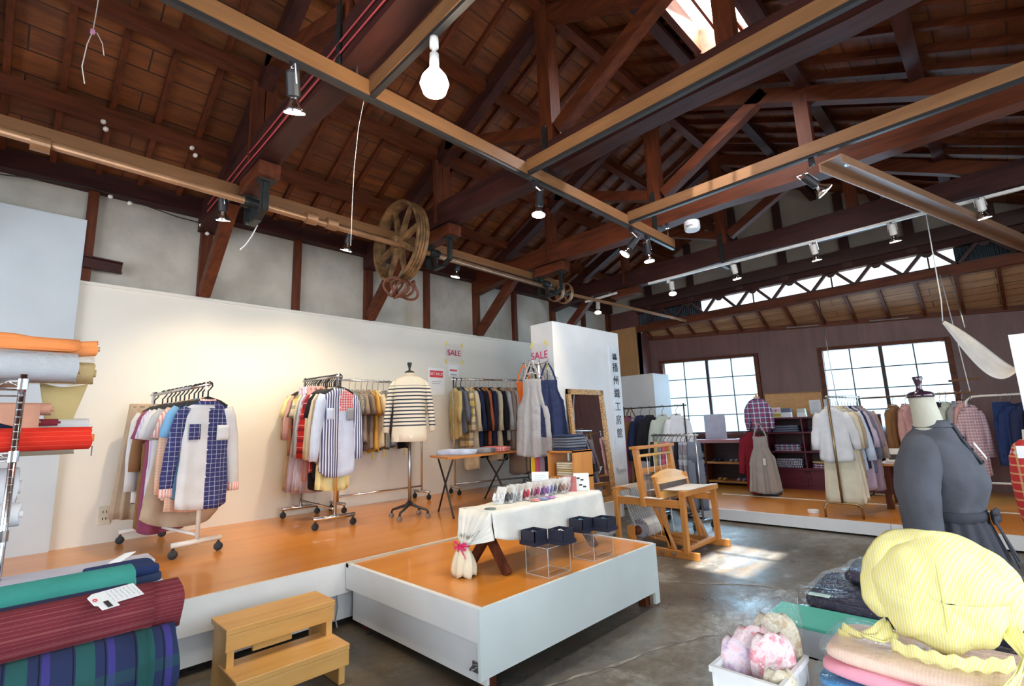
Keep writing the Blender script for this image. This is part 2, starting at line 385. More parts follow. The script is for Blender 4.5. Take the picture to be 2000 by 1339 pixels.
# roof trusses
names=['nearest, behind the wheelside track','with the red cables along its beam','behind the big pulley wheel','lit pink below the skylight','carrying the white track in front of the gable']
for ti,y in enumerate(TY):
    if ti==0: continue
    lab=['dark timber roof truss overhead on the near side of the shop','weathered timber roof truss with thin red cables clipped along its beam','red-brown timber roof truss just behind the iron pulley wheel','red-brown timber roof truss lit pink beside the skylight','dark timber roof truss closest to the plaster gable'][ti-1]
    T=thing('roof_truss',lab,'roof truss',(RX,y,3.5),0,'timber roof trusses')
    mx_='beam' if ti in(4,5) else 'red' if ti==2 else 'beam'
    mb=MB(); n=14; rings=[]
    for k in range(n+1):
        x=XW+.05+(7.1)*k/n; wz=.02*math.sin(k*1.3+ti)+(-.06 if k==0 else 0)
        zb=3.53+wz; zt=3.82+.01*math.sin(k*2.1); h=.085+.008*math.sin(k*1.7+ti)
        rings.append([(x,y-h,zb+.02),(x,y+h,zb+.02),(x,y+h,zt),(x,y-h,zt)])
    mb.loft(rings); obj('tie_beam',mb,M[('red' if ti==4 else 'beam')+'x'],T)
    for sx,xe in ((-1,-5.9),(1,.95)):
        mb=MB(); mb.beam((RX,y,RZ-.22),(xe,y,roofz(xe)-.24),.11,.15); obj('principal_rafter',mb,M['beamx'] if sx<0 else M['redx'],T)
    mb=MB(); mb.beam((RX,y,3.75),(RX,y,RZ-.12),.14,.14,up=(0,1,0)); obj('king_post',mb,M['redz'],T)
    for x,nm in ((-4.25,'queen_post'),(-1.0,'queen_post')):
        mb=MB(); 
        if x<-4:
            for d in(-.055,.055): mb.beam((x,y+d,3.6),(x,y+d,roofz(x)-.25),.05,.10,up=(0,1,0))
        else: mb.beam((x,y,3.75),(x,y,roofz(x)-.25),.12,.12,up=(0,1,0))
        obj(nm,mb,M['redz'],T)
    for a,b in (((-2.65,3.98),(-4.1,4.52)),((-2.5,3.95),(-1.3,4.62))):
        mb=MB(); mb.beam((a[0],y,a[1]),(b[0],y,b[1]),.11,.12); obj('strut',mb,M['redx'],T)
    mb=MB(); mb.beam((XW+.1,y,2.83),(XW+.95,y,3.56),.10,.13); obj('wall_brace',mb,M['redx'],T)
    mb=MB(); mb.box(-2.625,-2.575,y-.105,y-.095,3.50,3.98); mb.box(-2.625,-2.575,y-.105,y+.105,3.485,3.50); obj('iron_strap',mb,M['iron'],T)
    mb=MB(); mb.box(-4.52,-4.02,y-.085,y+.085,3.42,3.54)
    obj('packing_block',mb,M['redx'],T)
    if ti==2:
        mb=MB()
        for dz in (.05,.13): mb.tube([(-5.5+.3*k,y-.10,3.55+dz+.004*math.sin(k*2)) for k in range(19)],.006,6)
        obj('cable',mb,plain('red_cable',(.5,.07,.08),.5),T)
    mb=MB(); mb.beam((RX-.0,y,3.86),(RX+.0,y+.35,3.82),.08,.09)
# diagonal bridging near T2-T3 ridge
# gable end wall with posts
GY=9.05
mb=MB()
xs=[-5.95+.35*k for k in range(21)]
mb.add([(-5.95,GY,3.67),(1.1,GY,3.67),(1.1,GY,roofz(1.1)),(RX,GY,RZ),(-5.95,GY,roofz(-5.95)),(-5.95,GY+.1,3.67),(1.1,GY+.1,3.67),(1.1,GY+.1,roofz(1.1)),(RX,GY+.1,RZ),(-5.95,GY+.1,roofz(-5.95))],[(0,1,2,3,4),(9,8,7,6,5),(0,5,6,1)])
struct('wall_far_gable',mb,plain('dim_plaster',(.42,.38,.33),.85,.08,2))
for i,x in enumerate([-4.9,-4.0,-3.1,-2.35,-1.45,-.65,.2]):
    mb=MB(); mb.box(x-.06,x+.06,GY-.07,GY,3.6,roofz(x)-.02); struct('trim_%d'%(12+i),mb,M['dark'])
mb=MB(); mb.box(-5.3,2,GY-.12,GY-.005,3.665,3.86); struct('trim_20',mb,M['dark'])
# open-web girder with the clerestory openings
mb=MB(); mb.box(-5.25,-3.87,GY+.072,GY+.085,3.25,3.66); mb.box(-.22,1.5,GY+.072,GY+.085,3.25,3.66)
t=NT('blue_grey_corrugated_sheet'); t.b.inputs['Base Color'].default_value=(.05,.075,.10,1); sp=t.node('ShaderNodeSeparateXYZ'); t.lk(t.coord(),sp.inputs[0]); t.bump(t.math('SINE',t.math('MULTIPLY',sp.outputs[0],160)),1,.02); setp(t.b,rough=.5)
struct('wall_corrugated',mb,t.mat)
gd=thing('lattice_girder','long dark brown lattice girder with glowing trapezoid openings above the far windows','girder',(-2,GY,3.2))
mb=MB(); mb.box(-5.2,2,GY-.06,GY+.06,3.56,3.66); obj('top_chord',mb,M['beamx'],gd)
mb=MB(); mb.box(-5.2,2,GY-.07,GY+.07,3.17,3.30); obj('bottom_chord',mb,M['redx'],gd)
gx=-5.0; k=0
while gx<.9:
    mb=MB(); 
    pw=.30
    mb.beam((gx,GY,3.30),(gx+.24,GY,3.57),.05,.045); obj('web_strut',mb,M['dark'],gd)
    mb=MB(); mb.beam((gx+.60,GY,3.30),(gx+.36,GY,3.57),.05,.045); obj('web_strut',mb,M['dark'],gd)
    mb=MB(); mb.add([(gx+.20,GY,3.57),(gx+.40,GY,3.57),(gx+.33,GY,3.50),(gx+.27,GY,3.50),(gx+.20,GY+.02,3.57),(gx+.40,GY+.02,3.57),(gx+.33,GY+.02,3.50),(gx+.27,GY+.02,3.50)],[(0,3,2,1),(4,5,6,7),(0,1,5,4),(2,3,7,6),(1,2,6,5),(3,0,4,7)])
    mb.box(gx-.02,gx+.62,GY,GY+.02,3.29,3.335)
    if k%2: mb.box(gx+.29,gx+.31,GY,GY+.02,3.3,3.5)
    obj('gusset',mb,M['dark'],gd)
    gx+=.6; k+=1
# lean-to at the far side
def lean(u,v,dz=0): # u 0..1 over x -5.2..1.6 , v 0..1 from girder out to the window wall
    x=-5.25+6.9*u; y0=GY+.10; y1=9.40+.8*u+.02; z1=3.10-.42*u
    return Vector((x,y0+(y1-y0)*v,3.24+(z1-3.24)*v+dz))
mb=MB(); mb.grid(20,2,lambda u,v:lean(u,v)); mb.grid(20,2,lambda u,v:lean(u,v,.04))
lt=struct('ceiling_lean_to',mb,M['leanboards'])
for i in range(16):
    u=.02+i*.064; mb=MB(); mb.beam(lean(u,0,-.03),lean(u,1,-.03),.04,.06); obj('rafter',mb,M['redy'],lt)
mb=MB(); mb.beam(lean(0,.99,-.03),lean(1,.99,-.03),.06,.08); obj('fascia',mb,M['redx'],lt)
def wl(u,z): return Vector((-5.25+6.9*u,9.42+.8*u,z))
def ux(x): return (x+5.25)/6.9
# window wall pieces
mbw=MB()
def wpiece(xa,xb,za0,za1,zb0,zb1,mb=mbw,off=0,t=.08):
    a=wl(ux(xa),0);b=wl(ux(xb),0); d=Vector((0,1,0))
    q=[(a.x,a.y-off,za0),(b.x,b.y-off,zb0),(b.x,b.y+t,zb0),(a.x,a.y+t,za0),(a.x,a.y-off,za1),(b.x,b.y-off,zb1),(b.x,b.y+t,zb1),(a.x,a.y+t,za1)]
    mb.hexa([Vector(p) for p in q])
def zc(x): return 3.12-.42*ux(x)
W1=(-4.97,-3.17); W2=(-2.16,-.50)
def wt(x): return 2.515-.03*(x+5)
wpiece(-5.25,W1[0],0,zc(-5.25),0,zc(W1[0]))
wpiece(W1[0],W1[1],0,1.05,0,1.05); wpiece(W1[0],W1[1],wt(W1[0]),zc(W1[0]),wt(W1[1]),zc(W1[1]))
wpiece(W1[1],W2[0],0,zc(W1[1]),0,zc(W2[0]))
wpiece(W2[0],W2[1],0,1.05,0,1.05); wpiece(W2[0],W2[1],wt(W2[0]),zc(W2[0]),wt(W2[1]),zc(W2[1]))
wpiece(W2[1],1.65,0,zc(W2[1]),0,zc(1.65))
struct('wall_far',mbw,M['brownwall'])
mb=MB(); mb.box(-5.3,-5.2,9.055,9.5,0,3.17); mb.box(-6.1,-5.2,9.055,9.10,0,3.9); struct('wall_far_return',mb,M['brownwall'])
M['pane']=film('frosted_window_glass',(.78,.92,1),.03,.12,3)
for wi,(xa,xb) in enumerate((W1,W2)):
    wn=bpy.data.objects.new('window_%d'%(wi+1),None); COL.objects.link(wn); wn['kind']='structure'; wn.location=wl(ux((xa+xb)/2),1.05)
    mb=MB()
    for x in (xa,xb): wpiece(x-.035,x+.035,1.0,wt(x)+.05,1.0,wt(x)+.05,mb,.05,.05)
    wpiece(xa,xb,wt(xa)-.01,wt(xa)+.05,wt(xb)-.01,wt(xb)+.05,mb,.05,.05); wpiece(xa-.05,xb+.05,.99,1.06,.99,1.06,mb,.08,.05)
    obj('window_frame',mb,M['redx'],wn)
    for si in range(2):
        a=xa+(xb-xa)*si/2; b=xa+(xb-xa)*(si+1)/2
        mb=MB()
        for x in (a,b): wpiece(x-.025,x+.025,1.05,wt(x),1.05,wt(x),mb,.01-.02*si,.02)
        x=(a+b)/2; wpiece(x-.008,x+.008,1.05,wt(x),1.05,wt(x),mb,0,.015)
        for kz in (1,2,3):
            f=kz/4; za=1.05+(wt(a)-1.05)*f; zb=1.05+(wt(b)-1.05)*f
            wpiece(a,b,za-.008,za+.008,zb-.008,zb+.008,mb,0,.015)
        for z0 in (1.05,): wpiece(a,b,1.05,1.09,1.05,1.09,mb,0,.02)
        ss=obj('sash',mb,M['dark'],wn)
        mb=MB(); wpiece(a,b,1.05,wt(a),1.05,wt(b),mb,-.012,.016); obj('pane',mb,M['pane'],ss)
# right side and rear of the shop (behind the viewer): unseen walls, wide openings added to let sky light in
mb=MB()
for a in [(2.7,2.9,-4.2,9.2,0,.8),(2.7,2.9,-4.2,9.2,3.1,4.6),(2.7,2.9,-4.2,-2.2,.8,3.1),(2.7,2.9,.6,1.0,.8,3.1),(2.7,2.9,4.4,9.2,.8,3.1)]: mb.box(*a)
struct('wall_right',mb,M['whitep'])
mb=MB()
for a in [(-6.1,2.9,-4.2,-4.0,0,.8),(-6.1,2.9,-4.2,-4.0,3.1,5.5),(-6.1,-4.2,-4.2,-4.0,.8,3.1),(-1.8,-1.5,-4.2,-4.0,.8,3.1),(1,2.9,-4.2,-4.0,.8,3.1)]: mb.box(*a)
struct('wall_rear',mb,M['whitep'])
mb=MB(); mb.box(.9,2.9,-4.2,8.9,roofz(1.0)-.12,roofz(1.0)+.02); struct('ceiling_side_aisle',mb,M['boards'])
mb=MB(); mb.box(1.62,1.72,9.06,10.5,0,3.5); struct('wall_far_right',mb,M['brownwall'])

# ================= stages
zt=.42
def edge_strip(mb,*a): mb.box(*a)
st=thing('display_stage','long raised stage with orange laminate top and white skirting along the left wall','stage',(-4.7,2,0))
mb=MB(); mb.box(XW+.035,-3.42,-3.2,5.19,zt-.03,zt); obj('stage_top',mb,M['stage'],st)
mb=MB(); mb.box(-3.42,-3.39,-3.2,5.2,zt-.19,zt+.003); mb.box(-5.9,-3.39,5.19,5.22,zt-.19,zt+.003); obj('edge_board',mb,M['whitep'],st)
mb=MB(); mb.box(-3.48,-3.45,-3.2,5.17,.05,zt-.17); mb.box(-5.9,-3.43,5.15,5.18,.05,zt-.19); obj('skirting_panel',mb,M['whitep'],st)
mb=MB(); mb.tube([(-3.40,1.66,.24),(-3.395,1.665,.15),(-3.40,1.655,.08),(-3.38,1.66,.03)],.005,6); obj('hook_cord',mb,M['steel'],st)
pf=thing('display_platform','low square platform with orange laminate top and tall white sides in the middle','platform',(-2.7,2.57,0))
P=(-3.38,-1.985,1.715,3.44)
mb=MB(); mb.box(P[0]+.03,P[1]-.03,P[2]+.03,P[3]-.03,zt-.03,zt-.001); obj('platform_top',mb,M['stage'],pf)
mb=MB(); mb.box(P[0],P[1]-.022,P[2],P[2]+.03,zt-.155,zt+.004); obj('edge_board',mb,M['whitep'],pf)
mb=MB(); mb.box(P[0]+.01,P[1]-.022,P[2]+.05,P[2]+.07,.055,zt-.14); obj('front_panel',mb,M['whitep'],pf)
mb=MB(); mb.box(P[1]-.02,P[1],P[2]-.003,P[3],.10,zt+.004); mb.box(P[1]-.02,P[1],P[3]-.06,P[3],0.02,.099); obj('side_panel',mb,plain('pale_mint_painted_panel',(.68,.78,.80),.55,.05,2),pf)
mb=MB(); mb.box(P[0],P[1]-.022,P[3]-.03,P[3]-.001,.10,zt+.006); obj('back_board',mb,M['whitep'],pf)
mb=MB(); mb.box(P[0]-.005,P[0]+.03,P[2],P[3],zt-.02,zt+.008); obj('joint_strip',mb,plain('grey_metal_strip',(.5,.48,.42),.5),pf)
for x in (P[0]+.1,P[1]-.09):
    for y in (P[2]+.12,P[3]-.07):
        mb=MB(); mb.box(x-.03,x+.03,y-.03,y+.03,0,zt-.03); obj('leg',mb,M['redz'],pf)
mb=MB(); mb.box(-2.10,-2.055,P[2]+.04,P[2]+.052,.10,.15); mb.tube([(-2.09,P[2]+.04,.11),(-2.09,P[2]+.015,.12),(-2.06,P[2]+.015,.15),(-2.05,P[2]+.04,.14)],.005,6); obj('latch',mb,M['steel'],pf)
fs=thing('display_stage','shallow far stage with orange laminate top and white edge under the windows','stage',(-1,8,0))
def fsy(x): return 6.75-.015*(x+3)
mb=MB(); mb.hexa([(-3.4,6.73,.12),(1.6,6.65,.12),(1.6,10.2,.12),(-5.25,9.42,.12),(-3.4,6.73,.15),(1.6,6.65,.15),(1.6,10.2,.15),(-5.25,9.42,.15)]); obj('stage_top',mb,M['stage'],fs)
mb=MB()
for a,b in ((-3.4,-1.06),(-1.055,1.6)): mb.hexa([Vector(p) for p in ((a,fsy(a)-.05,.02),(b,fsy(b)-.05,.02),(b,fsy(b)-.02,.02),(a,fsy(a)-.02,.02),(a,fsy(a)-.05,.152),(b,fsy(b)-.05,.152),(b,fsy(b)-.02,.152),(a,fsy(a)-.02,.152))])
obj('edge_board',mb,M['whitep'],fs)
mb=MB(); mb.box(-3.4,1.6,8.05,8.09,.15,.156); obj('floor_strip',mb,plain('pale_floor_tape',(.75,.7,.65),.5),fs)
# step stool
ss=thing('step_stool','two-tread golden pine step stool set against the left stage','step stool',(-3,1.1,0))
sy0,sy1=.84,1.375
for y in (sy0,sy1-.035):
    mb=MB(); mb.box(-3.09,-2.86,y,y+.035,0,.345); mb.box(-2.86,-2.70,y,y+.035,0,.165); obj('side_board',mb,M['pinez'],ss,bevel=.004)
for (x0,x1,z) in ((-3.11,-2.85,.38),(-2.95,-2.67,.20)):
    mb=MB(); mb.box(x0,x1,sy0-.01,sy1+.01,z-.03,z); obj('tread',mb,M['piney'],ss,bevel=.004)
    mb=MB(); mb.box(x1-.022,x1-.002,sy0-.008,sy1+.008,z-.105,z-.03); obj('apron',mb,M['piney'],ss,bevel=.003)
mb=MB(); mb.box(-3.0,-2.98,1.0,1.2,.2,.30); obj('back_rail',mb,M['piney'],ss)
# display blocks
mb=MB(); mb.box(-3.90,-3.56,4.27,5.63,zt,2.50); tag(obj('display_block',mb,M['whitep'],bevel=.004),'tall white display block carrying the mirror and the vertical sign','display block')
mb=MB(); mb.box(-5.1,-4.15,7.55,8.1,0,2.13); tag(obj('display_block',mb,M['whitep'],bevel=.004),'lower white block behind the vertical sign, left of the first window','display block')
mr=thing('standing_mirror','tall mirror in a carved gilt frame leaning on the white display block','mirror',(-3.5,4.83,zt))
mx0=-3.545; my0,my1=4.43,5.13; lean_=.10
def mp(y,z,o=0): return Vector((mx0+lean_*(1-(z-zt)/1.3)+o,y,z))
def mquad(y0,y1,z0,z1,t,mb):
    mb.hexa([mp(y0,z0),mp(y0,z0,t),mp(y1,z0,t),mp(y1,z0),mp(y0,z1),mp(y0,z1,t),mp(y1,z1,t),mp(y1,z1)])
mb=MB(); 
for a in ((my0,my0+.055,zt,1.72),(my1-.055,my1,zt,1.72),(my0,my1,1.66,1.72),(my0,my1,zt,zt+.06)): mquad(*a,.03,mb)
t=NT('carved_gilt_frame'); n_=t.noise(t.coord(),60,3); t.lk(t.ramp(n_,[(.35,(.30,.13,.04)),(.65,(.72,.42,.16))]),t.b.inputs['Base Color']); setp(t.b,rough=.4,metal=.3); t.bump(n_,.6)
obj('frame',mb,t.mat,mr)
mb=MB(); mquad(my0+.05,my1-.05,zt+.05,1.67,.012,mb); t=NT('mirror_glass'); t.b.inputs['Base Color'].default_value=(.93,.95,.96,1); setp(t.b,metal=1,rough=.015); obj('glass',mb,t.mat,mr)
# vertical sign board
sg=thing('sign_board','tall narrow white board with six black vertical characters and a small crest','sign',(-3.55,5.5,.75))
mb=MB(); n=[]
y0,y1=5.36,5.565; z0,z1=.745,2.30
def rr(x):
    pts=[]
    for cx_,cz,a0 in ((y1-.03,z1-.03,0),(y0+.03,z1-.03,90),(y0+.03,z0+.03,180),(y1-.03,z0+.03,270)):
        for k in range(4): a=R(a0+30*k); pts.append((x,cx_+.03*math.cos(a),cz+.03*math.sin(a)))
    return pts
mb.loft([rr(-3.559),rr(-3.53)]); obj('board',mb,plain('weathered_white_board',(.70,.75,.82),.5,.05),sg)
for i,ch in enumerate('播州織工房館'):
    o=text('character',ch,.13,M['ink'],sg,face((-3.528,5.46,2.02-.168*i),(0,1,0),(0,0,1)),.002)
mb=MB()
for k in range(3):
    mb.box(-3.529,-3.524,5.425+.03*k,5.437+.03*k,2.13,2.21)
mb.box(-3.529,-3.524,5.42,5.51,2.13,2.16); mb.box(-3.529,-3.524,5.42,5.50,2.175,2.185)
obj('crest',mb,M['ink'],sg)
# wall outlet, track channel
for (y,z) in ((.66,.66),):
    mb=MB(); mb.box(XW+.035,XW+.045,y-.045,y+.045,z-.08,z+.08); o=tag(obj('wall_outlet',mb,plain('ivory_plastic',(.72,.68,.55),.4),bevel=.003),'ivory double power outlet low on the cream wall left of the racks','outlet')
    mb=MB()
    for dz in (-.03,.03):
        for dy in (-.012,.012): mb.box(XW+.045,XW+.047,y+dy-.003,y+dy+.003,z+dz-.01,z+dz+.01)
    obj('socket',mb,M['ink'],o)
# ================= lighting tracks
def track(name,label,p0,p1,wood_=True,white=False,drop=.10,ceilz=3.5,rods=()):
    T=thing(name,label,'lighting track',p0)
    p0=Vector(p0);p1=Vector(p1); mb=MB()
    if wood_:
        mb.beam(p0,p1,.045,.10); obj('batten',mb,M['pale'+('y' if abs((p1-p0).y)>abs((p1-p0).x) else 'x')],T)
        d=Vector((0,0,-.062)); mb=MB(); mb.beam(p0+d,p1+d,.035,.025); obj('rail',mb,M['black'],T)
    else:
        mb.beam(p0,p1,.035,.03); obj('rail',mb,M['whitem'] if white else M['black'],T)
    for q,zt_ in rods:
        mb=MB(); mb.tube([q,(q[0],q[1],zt_)],.007,6); mb.tube([(q[0],q[1],zt_),(q[0],q[1],zt_-.012)],.02,10); obj('hanging_rod',mb,M['chrome'],T)
    return T
track('lighting_track','long pale wooden batten with black lighting rail running the length of the shop',(-2.52,-1.2,3.42),(-2.52,5.33,3.38),rods=[((-2.55,1.30,3.44),3.60),((-2.5,3.24,3.44),3.56),((-2.5,5.18,3.42),3.54)])
track('lighting_track','pale batten and rail branching toward the viewer beside the bright flood bulb',(-2.50,1.38,3.42),(.4,1.36,3.44))
track('lighting_track','brown batten and black rail crossing below the skylight',(-2.50,2.80,3.42),(1.5,2.84,3.44))
track('lighting_track','dark batten and black rail in front of the pink truss beam',(-2.50,4.33,3.42),(1.5,4.36,3.44))
track('lighting_track','long brown batten and rail beside the line shaft over the left wall',(-4.60,-.9,3.50),(-4.66,5.85,3.48),rods=[((-4.66,5.8,3.52),3.55)])
track('lighting_track','thin white lighting rail under the truss near the gable, its long right run',(-3.76,6.95,3.49),(1.4,6.95,3.49),False,True)
track('lighting_track','thin white lighting rail under the truss near the gable, its short left run',(-5.0,6.95,3.45),(-4.35,6.95,3.47),False,True)
mb=MB(); mb.beam((-.72,4.45,3.34),(.55,9.0,3.34),.16,.012); mb.beam((-.80,4.47,3.31),(.47,9.02,3.31),.012,.07); mb.beam((-.64,4.43,3.31),(.63,8.98,3.31),.012,.07)
cb=tag(obj('cable_trough',mb,plain('brown_painted_trough',(.28,.15,.085),.45)),'brown painted trough running diagonally from the fourth batten to the far right','trough')
mb=MB(); mb.box(-.66,-.61,4.62,4.67,3.328,3.333); mb.lathe((-.635,4.645,3.320),[(.006,0),(.006,.01)],10); obj('plate',mb,M['steel'],cb)
# spot lamps
glowm=glow('hot_lamp_lens',(1,.93,.72),14); M['refl']=plain('mirror_reflector',(.85,.86,.88),.12,.02,metal=1)
def spot(label,top,lens,white=False,power=30,aim=None,size=.06,cone=75,col=(1,.78,.50)):
    """top: hook point on the rail, lens: centre of the lens"""
    top=Vector(top);lens=Vector(lens)
    T=thing('track_spotlight',label,'spotlight',top,0,'track spotlights'); 
    aim_=Vector(aim) if aim else lens+Vector((0,0,-1)); d=(aim_-lens).normalized()
    q=d.to_track_quat('Z','Y').to_matrix()
    def P(r,h,a): return lens+q@Vector((r*math.cos(a),r*math.sin(a),h))
    def lat(prof,mb,n=20): mb.loft([[P(r,h,2*PI*k/n) for k in range(n)] for r,h in prof],True,True); return mb
    hm=M['whitem'] if white else M['blackp']
    mb=MB(); mb.box(top.x-.02,top.x+.02,top.y-.02,top.y+.02,top.z-.05,top.z); 
    bt=lens-d*.20
    obj('adapter',mb,hm,T)
    mb=MB(); mb.tube([top-Vector((0,0,.05)),lens-d*.22],.008,6); mb.tube([lens-d*.22+Vector((.04,0,0)),lens-d*.12+Vector((.045,0,0))],.004,6); mb.tube([lens-d*.22-Vector((.04,0,0)),lens-d*.12-Vector((.045,0,0))],.004,6); mb.tube([lens-d*.22-Vector((.04,0,0)),lens-d*.22+Vector((.04,0,0))],.004,6); obj('bracket',mb,M['chrome'],T)
    mb=lat([(.034,-.20),(.036,-.19),(.036,-.08),(.02,-.07)],MB()); obj('socket',mb,hm,T,smooth=False)
    mb=lat([(.02,-.08),(.022,-.065),(size*.6,-.03),(size,0),(size*.96,.003)],MB()); obj('reflector',mb,M['refl'],T,smooth=True)
    mb=lat([(size*.2,.004),(size*.9,.004),(size*.9,.008),(size*.2,.012)],MB()); obj('lens',mb,glowm,T)
    light('spot_beam','SPOT',lens+d*.03,power*1.3,col,target=lens+d*2,spot_size=R(cone),spot_blend=.9,shadow_soft_size=.04)
for x in (-4.9,-4.5,-3.6,-2.2,-.9,.4):
    mb=MB(); mb.beam((x,6.95,3.50),(x,7.045,3.55),.02,.02); tag(obj('rail_bracket',mb,M['steel']),'small steel bracket fixing the white rail to the truss beam, '+{-4.9:'far left one',-4.5:'above the tall display block',-3.6:'left of the first window',-2.2:'between two white lamps',-.9:'above the second window',.4:'at the far right'}[x],'bracket','white rail brackets')
spot('black spotlight with silver reflector hanging nearest the viewer on the long batten',(-2.52,.915,3.33),(-2.52,.925,3.045),power=40,aim=(-3.6,1.6,.4))
spot('black spotlight on the left batten above the near end of the cream wall',(-4.60,1.15,3.42),(-4.62,1.13,3.19),power=45,aim=(-5.5,1.5,1.2),cone=95)
spot('black spotlight on the left batten hanging above the middle clothes racks',(-4.62,2.31,3.42),(-4.63,2.28,3.19),power=50,aim=(-5.6,2.3,1.2),cone=95)
spot('black spotlight on the left batten just beyond the iron shaft bracket',(-4.64,3.72,3.42),(-4.64,3.73,3.19),power=25,aim=(-5.2,3.6,1.2),cone=95)
spot('black spotlight at the middle of the long batten beside the hanging rod',(-2.52,2.90,3.33),(-2.52,2.92,3.04),power=40,aim=(-2.6,2.6,.4))
spot('silver spotlight tilted left, first of the pair at the end of the long batten',(-2.52,4.40,3.33),(-2.60,4.36,3.055),power=35,aim=(-3.8,3.4,1.2))
spot('silver spotlight pointing straight down, second of the pair at the end of the long batten',(-2.52,4.72,3.33),(-2.52,4.72,3.035),power=35,aim=(-2.4,4.9,0))
spot('small white spotlight on the short white rail above the tall display block',(-4.75,6.95,3.43),(-4.72,6.90,3.20),True,18,(-4.4,6.2,1))
spot('small white spotlight nearest the left end of the long white rail',(-3.42,6.95,3.47),(-3.36,6.93,3.235),True,18,(-3.0,6.3,1))
spot('small white spotlight on the white rail above the first far window',(-2.45,6.95,3.47),(-2.40,6.93,3.235),True,18,(-2.2,7.3,1))
spot('small white spotlight on the white rail between the two far windows',(-1.46,6.95,3.47),(-1.42,6.93,3.24),True,18,(-1.4,7.8,1))
spot('small white spotlight on the white rail above the second far window',(-.66,6.95,3.47),(-.63,6.93,3.245),True,18,(-.6,7.6,1))
spot('small white spotlight at the far right, mostly hidden behind the brown trough',(.10,6.95,3.47),(.12,6.92,3.27),True,12,(.3,7.6,1))
spot('black spotlight with glowing lens tilted to the right below the pink truss beam',(-.83,4.36,3.35),(-.80,4.52,3.12),False,45,(.4,5.6,1.6),.07)
fb=thing('flood_bulb','big glowing white flood bulb on a white socket under the branching batten','bulb',(-1.86,1.38,3.35))
mb=MB(); mb.lathe((-1.86,1.38,3.35),[(.022,0),(.024,-.02),(.024,-.06),(.01,-.07),(.01,-.09),(.024,-.10),(.026,-.16),(.018,-.17)][::-1],16); obj('socket',mb,M['whitem'],fb,smooth=True)
mb=MB(); mb.lathe((-1.86,1.38,3.06),[(.02,.125),(.03,.10),(.065,.05),(.075,.015),(.06,-.03),(.03,-.05),(.005,-.055)][::-1],24); obj('glass',mb,glow('flood_glass',(1,.97,.85),9),fb,smooth=True)
light('flood_light','POINT',(-1.86,1.38,2.93),26,(1,.85,.6),shadow_soft_size=.08)
sd=thing('smoke_detector','round white smoke detector under the pink truss beam','smoke detector',(-2.2,5.18,3.40))
mb=MB(); mb.lathe((-2.2,5.16,3.40),[(.075,0),(.085,.02),(.085,.10),(.07,.11)],28); obj('housing',mb,M['whitep'],sd,smooth=False)
mb=MB(); 
for k in range(6): a=R(250+k*9); mb.beam((-2.2+.086*math.cos(a),5.16+.086*math.sin(a),3.425),(-2.2+.086*math.cos(a),5.16+.086*math.sin(a),3.445),.006,.004)
obj('marking',mb,M['ink'],sd)
# ================= line shaft, brackets, wheel
M['shaft']=plain('worn_shaft_paint',(.34,.18,.09),.35,.15,5,metal=.3)
ls=thing('line_shaft','long brown steel drive shaft carried on iron brackets above the left stage','shaft',(-4.4,-.9,3.3))
mb=MB(); mb.tube([(-4.36,-.9,3.33),(-4.42,5.55,3.27)],.03,14); obj('rod',mb,M['shaft'],ls,smooth=True)
for y in (1.75,1.95): 
    mb=MB(); mb.lathe((-4.38,y,3.313),[(.055,0),(.055,.10)],18,axis='y'); obj('collar',mb,M['shaft'],ls)
mb=MB(); mb.lathe((-4.39,.0,3.32),[(.055,-.1),(.055,.0)],18,axis='y'); obj('collar',mb,M['shaft'],ls)
# small pulleys at the far end
for y,lab in ((5.42,'nearer of two thin belt pulleys at the far end of the line shaft'),(5.62,'farther of two thin belt pulleys at the far end of the line shaft')):
    p=thing('belt_pulley',lab,'pulley',(-4.42,y,3.27),0,'small pulleys')
    mb=MB(); mb.grid(36,4,lambda u,v:Vector((-4.42+.15*math.cos(u*2*PI),y-.03+.06*v,3.25+.15*math.sin(u*2*PI))),closeu=True); obj('rim',mb,M['shaft'],p,thick=.012,smooth=True)
    for k in range(4):
        mb=MB(); a=k*PI/2+.3; mb.beam((-4.42,y,3.25),(-4.42+.145*math.cos(a),y,3.25+.145*math.sin(a)),.02,.03); obj('spoke',mb,M['shaft'],p)
    mb=MB(); mb.lathe((-4.42,y-.05,3.25),[(.045,0),(.045,.1)],14,axis='y'); obj('hub',mb,M['iron'],p)
mb=MB(); mb.beam((-4.43,5.6,3.26),(-4.1,8.9,3.2),.03,.04); tag(obj('shaft_extension',mb,M['shaft']),'brown bar running on from the pulleys toward the far corner','shaft')
for y,lab in ((1.30,'nearest'),(3.24,'middle'),(5.18,'farthest')):
    b=thing('shaft_bracket','cast iron hanger bracket of the line shaft, the %s of the three'%lab,'bracket',(-4.3,y,3.1),0,'iron shaft brackets')
    for x in (-4.52,-4.12):
        mb=MB(); mb.beam((x,y,3.41),(x,y,3.16),.03,.035,up=(0,1,0)); mb.box(x-.045,x+.045,y-.06,y+.06,3.40,3.42); mb.beam((x,y,3.41),(x,y,3.16),.010,.07,up=(0,1,0)); obj('arm',mb,M['iron'],b)
    mb=MB(); mb.beam((-4.53,y,3.18),(-4.40,y,3.12),.05,.03); mb.beam((-4.11,y,3.18),(-4.24,y,3.12),.05,.03); mb.beam((-4.41,y,3.12),(-4.23,y,3.12),.05,.03); obj('cradle',mb,M['iron'],b)
    mb=MB(); mb.lathe((-4.38,y-.08,3.30),[(.045,0),(.048,.02),(.048,.10),(.045,.12)],16,axis='y'); mb.box(-4.40,-4.36,y-.02,y+.02,3.13,3.26); obj('bearing',mb,M['iron'],b)
wc=Vector((-4.43,2.80,3.345)); wr=.45
wh=thing('pulley_wheel','large rusty eight-spoked iron pulley wheel with a grooved rim on the line shaft','pulley wheel',wc)
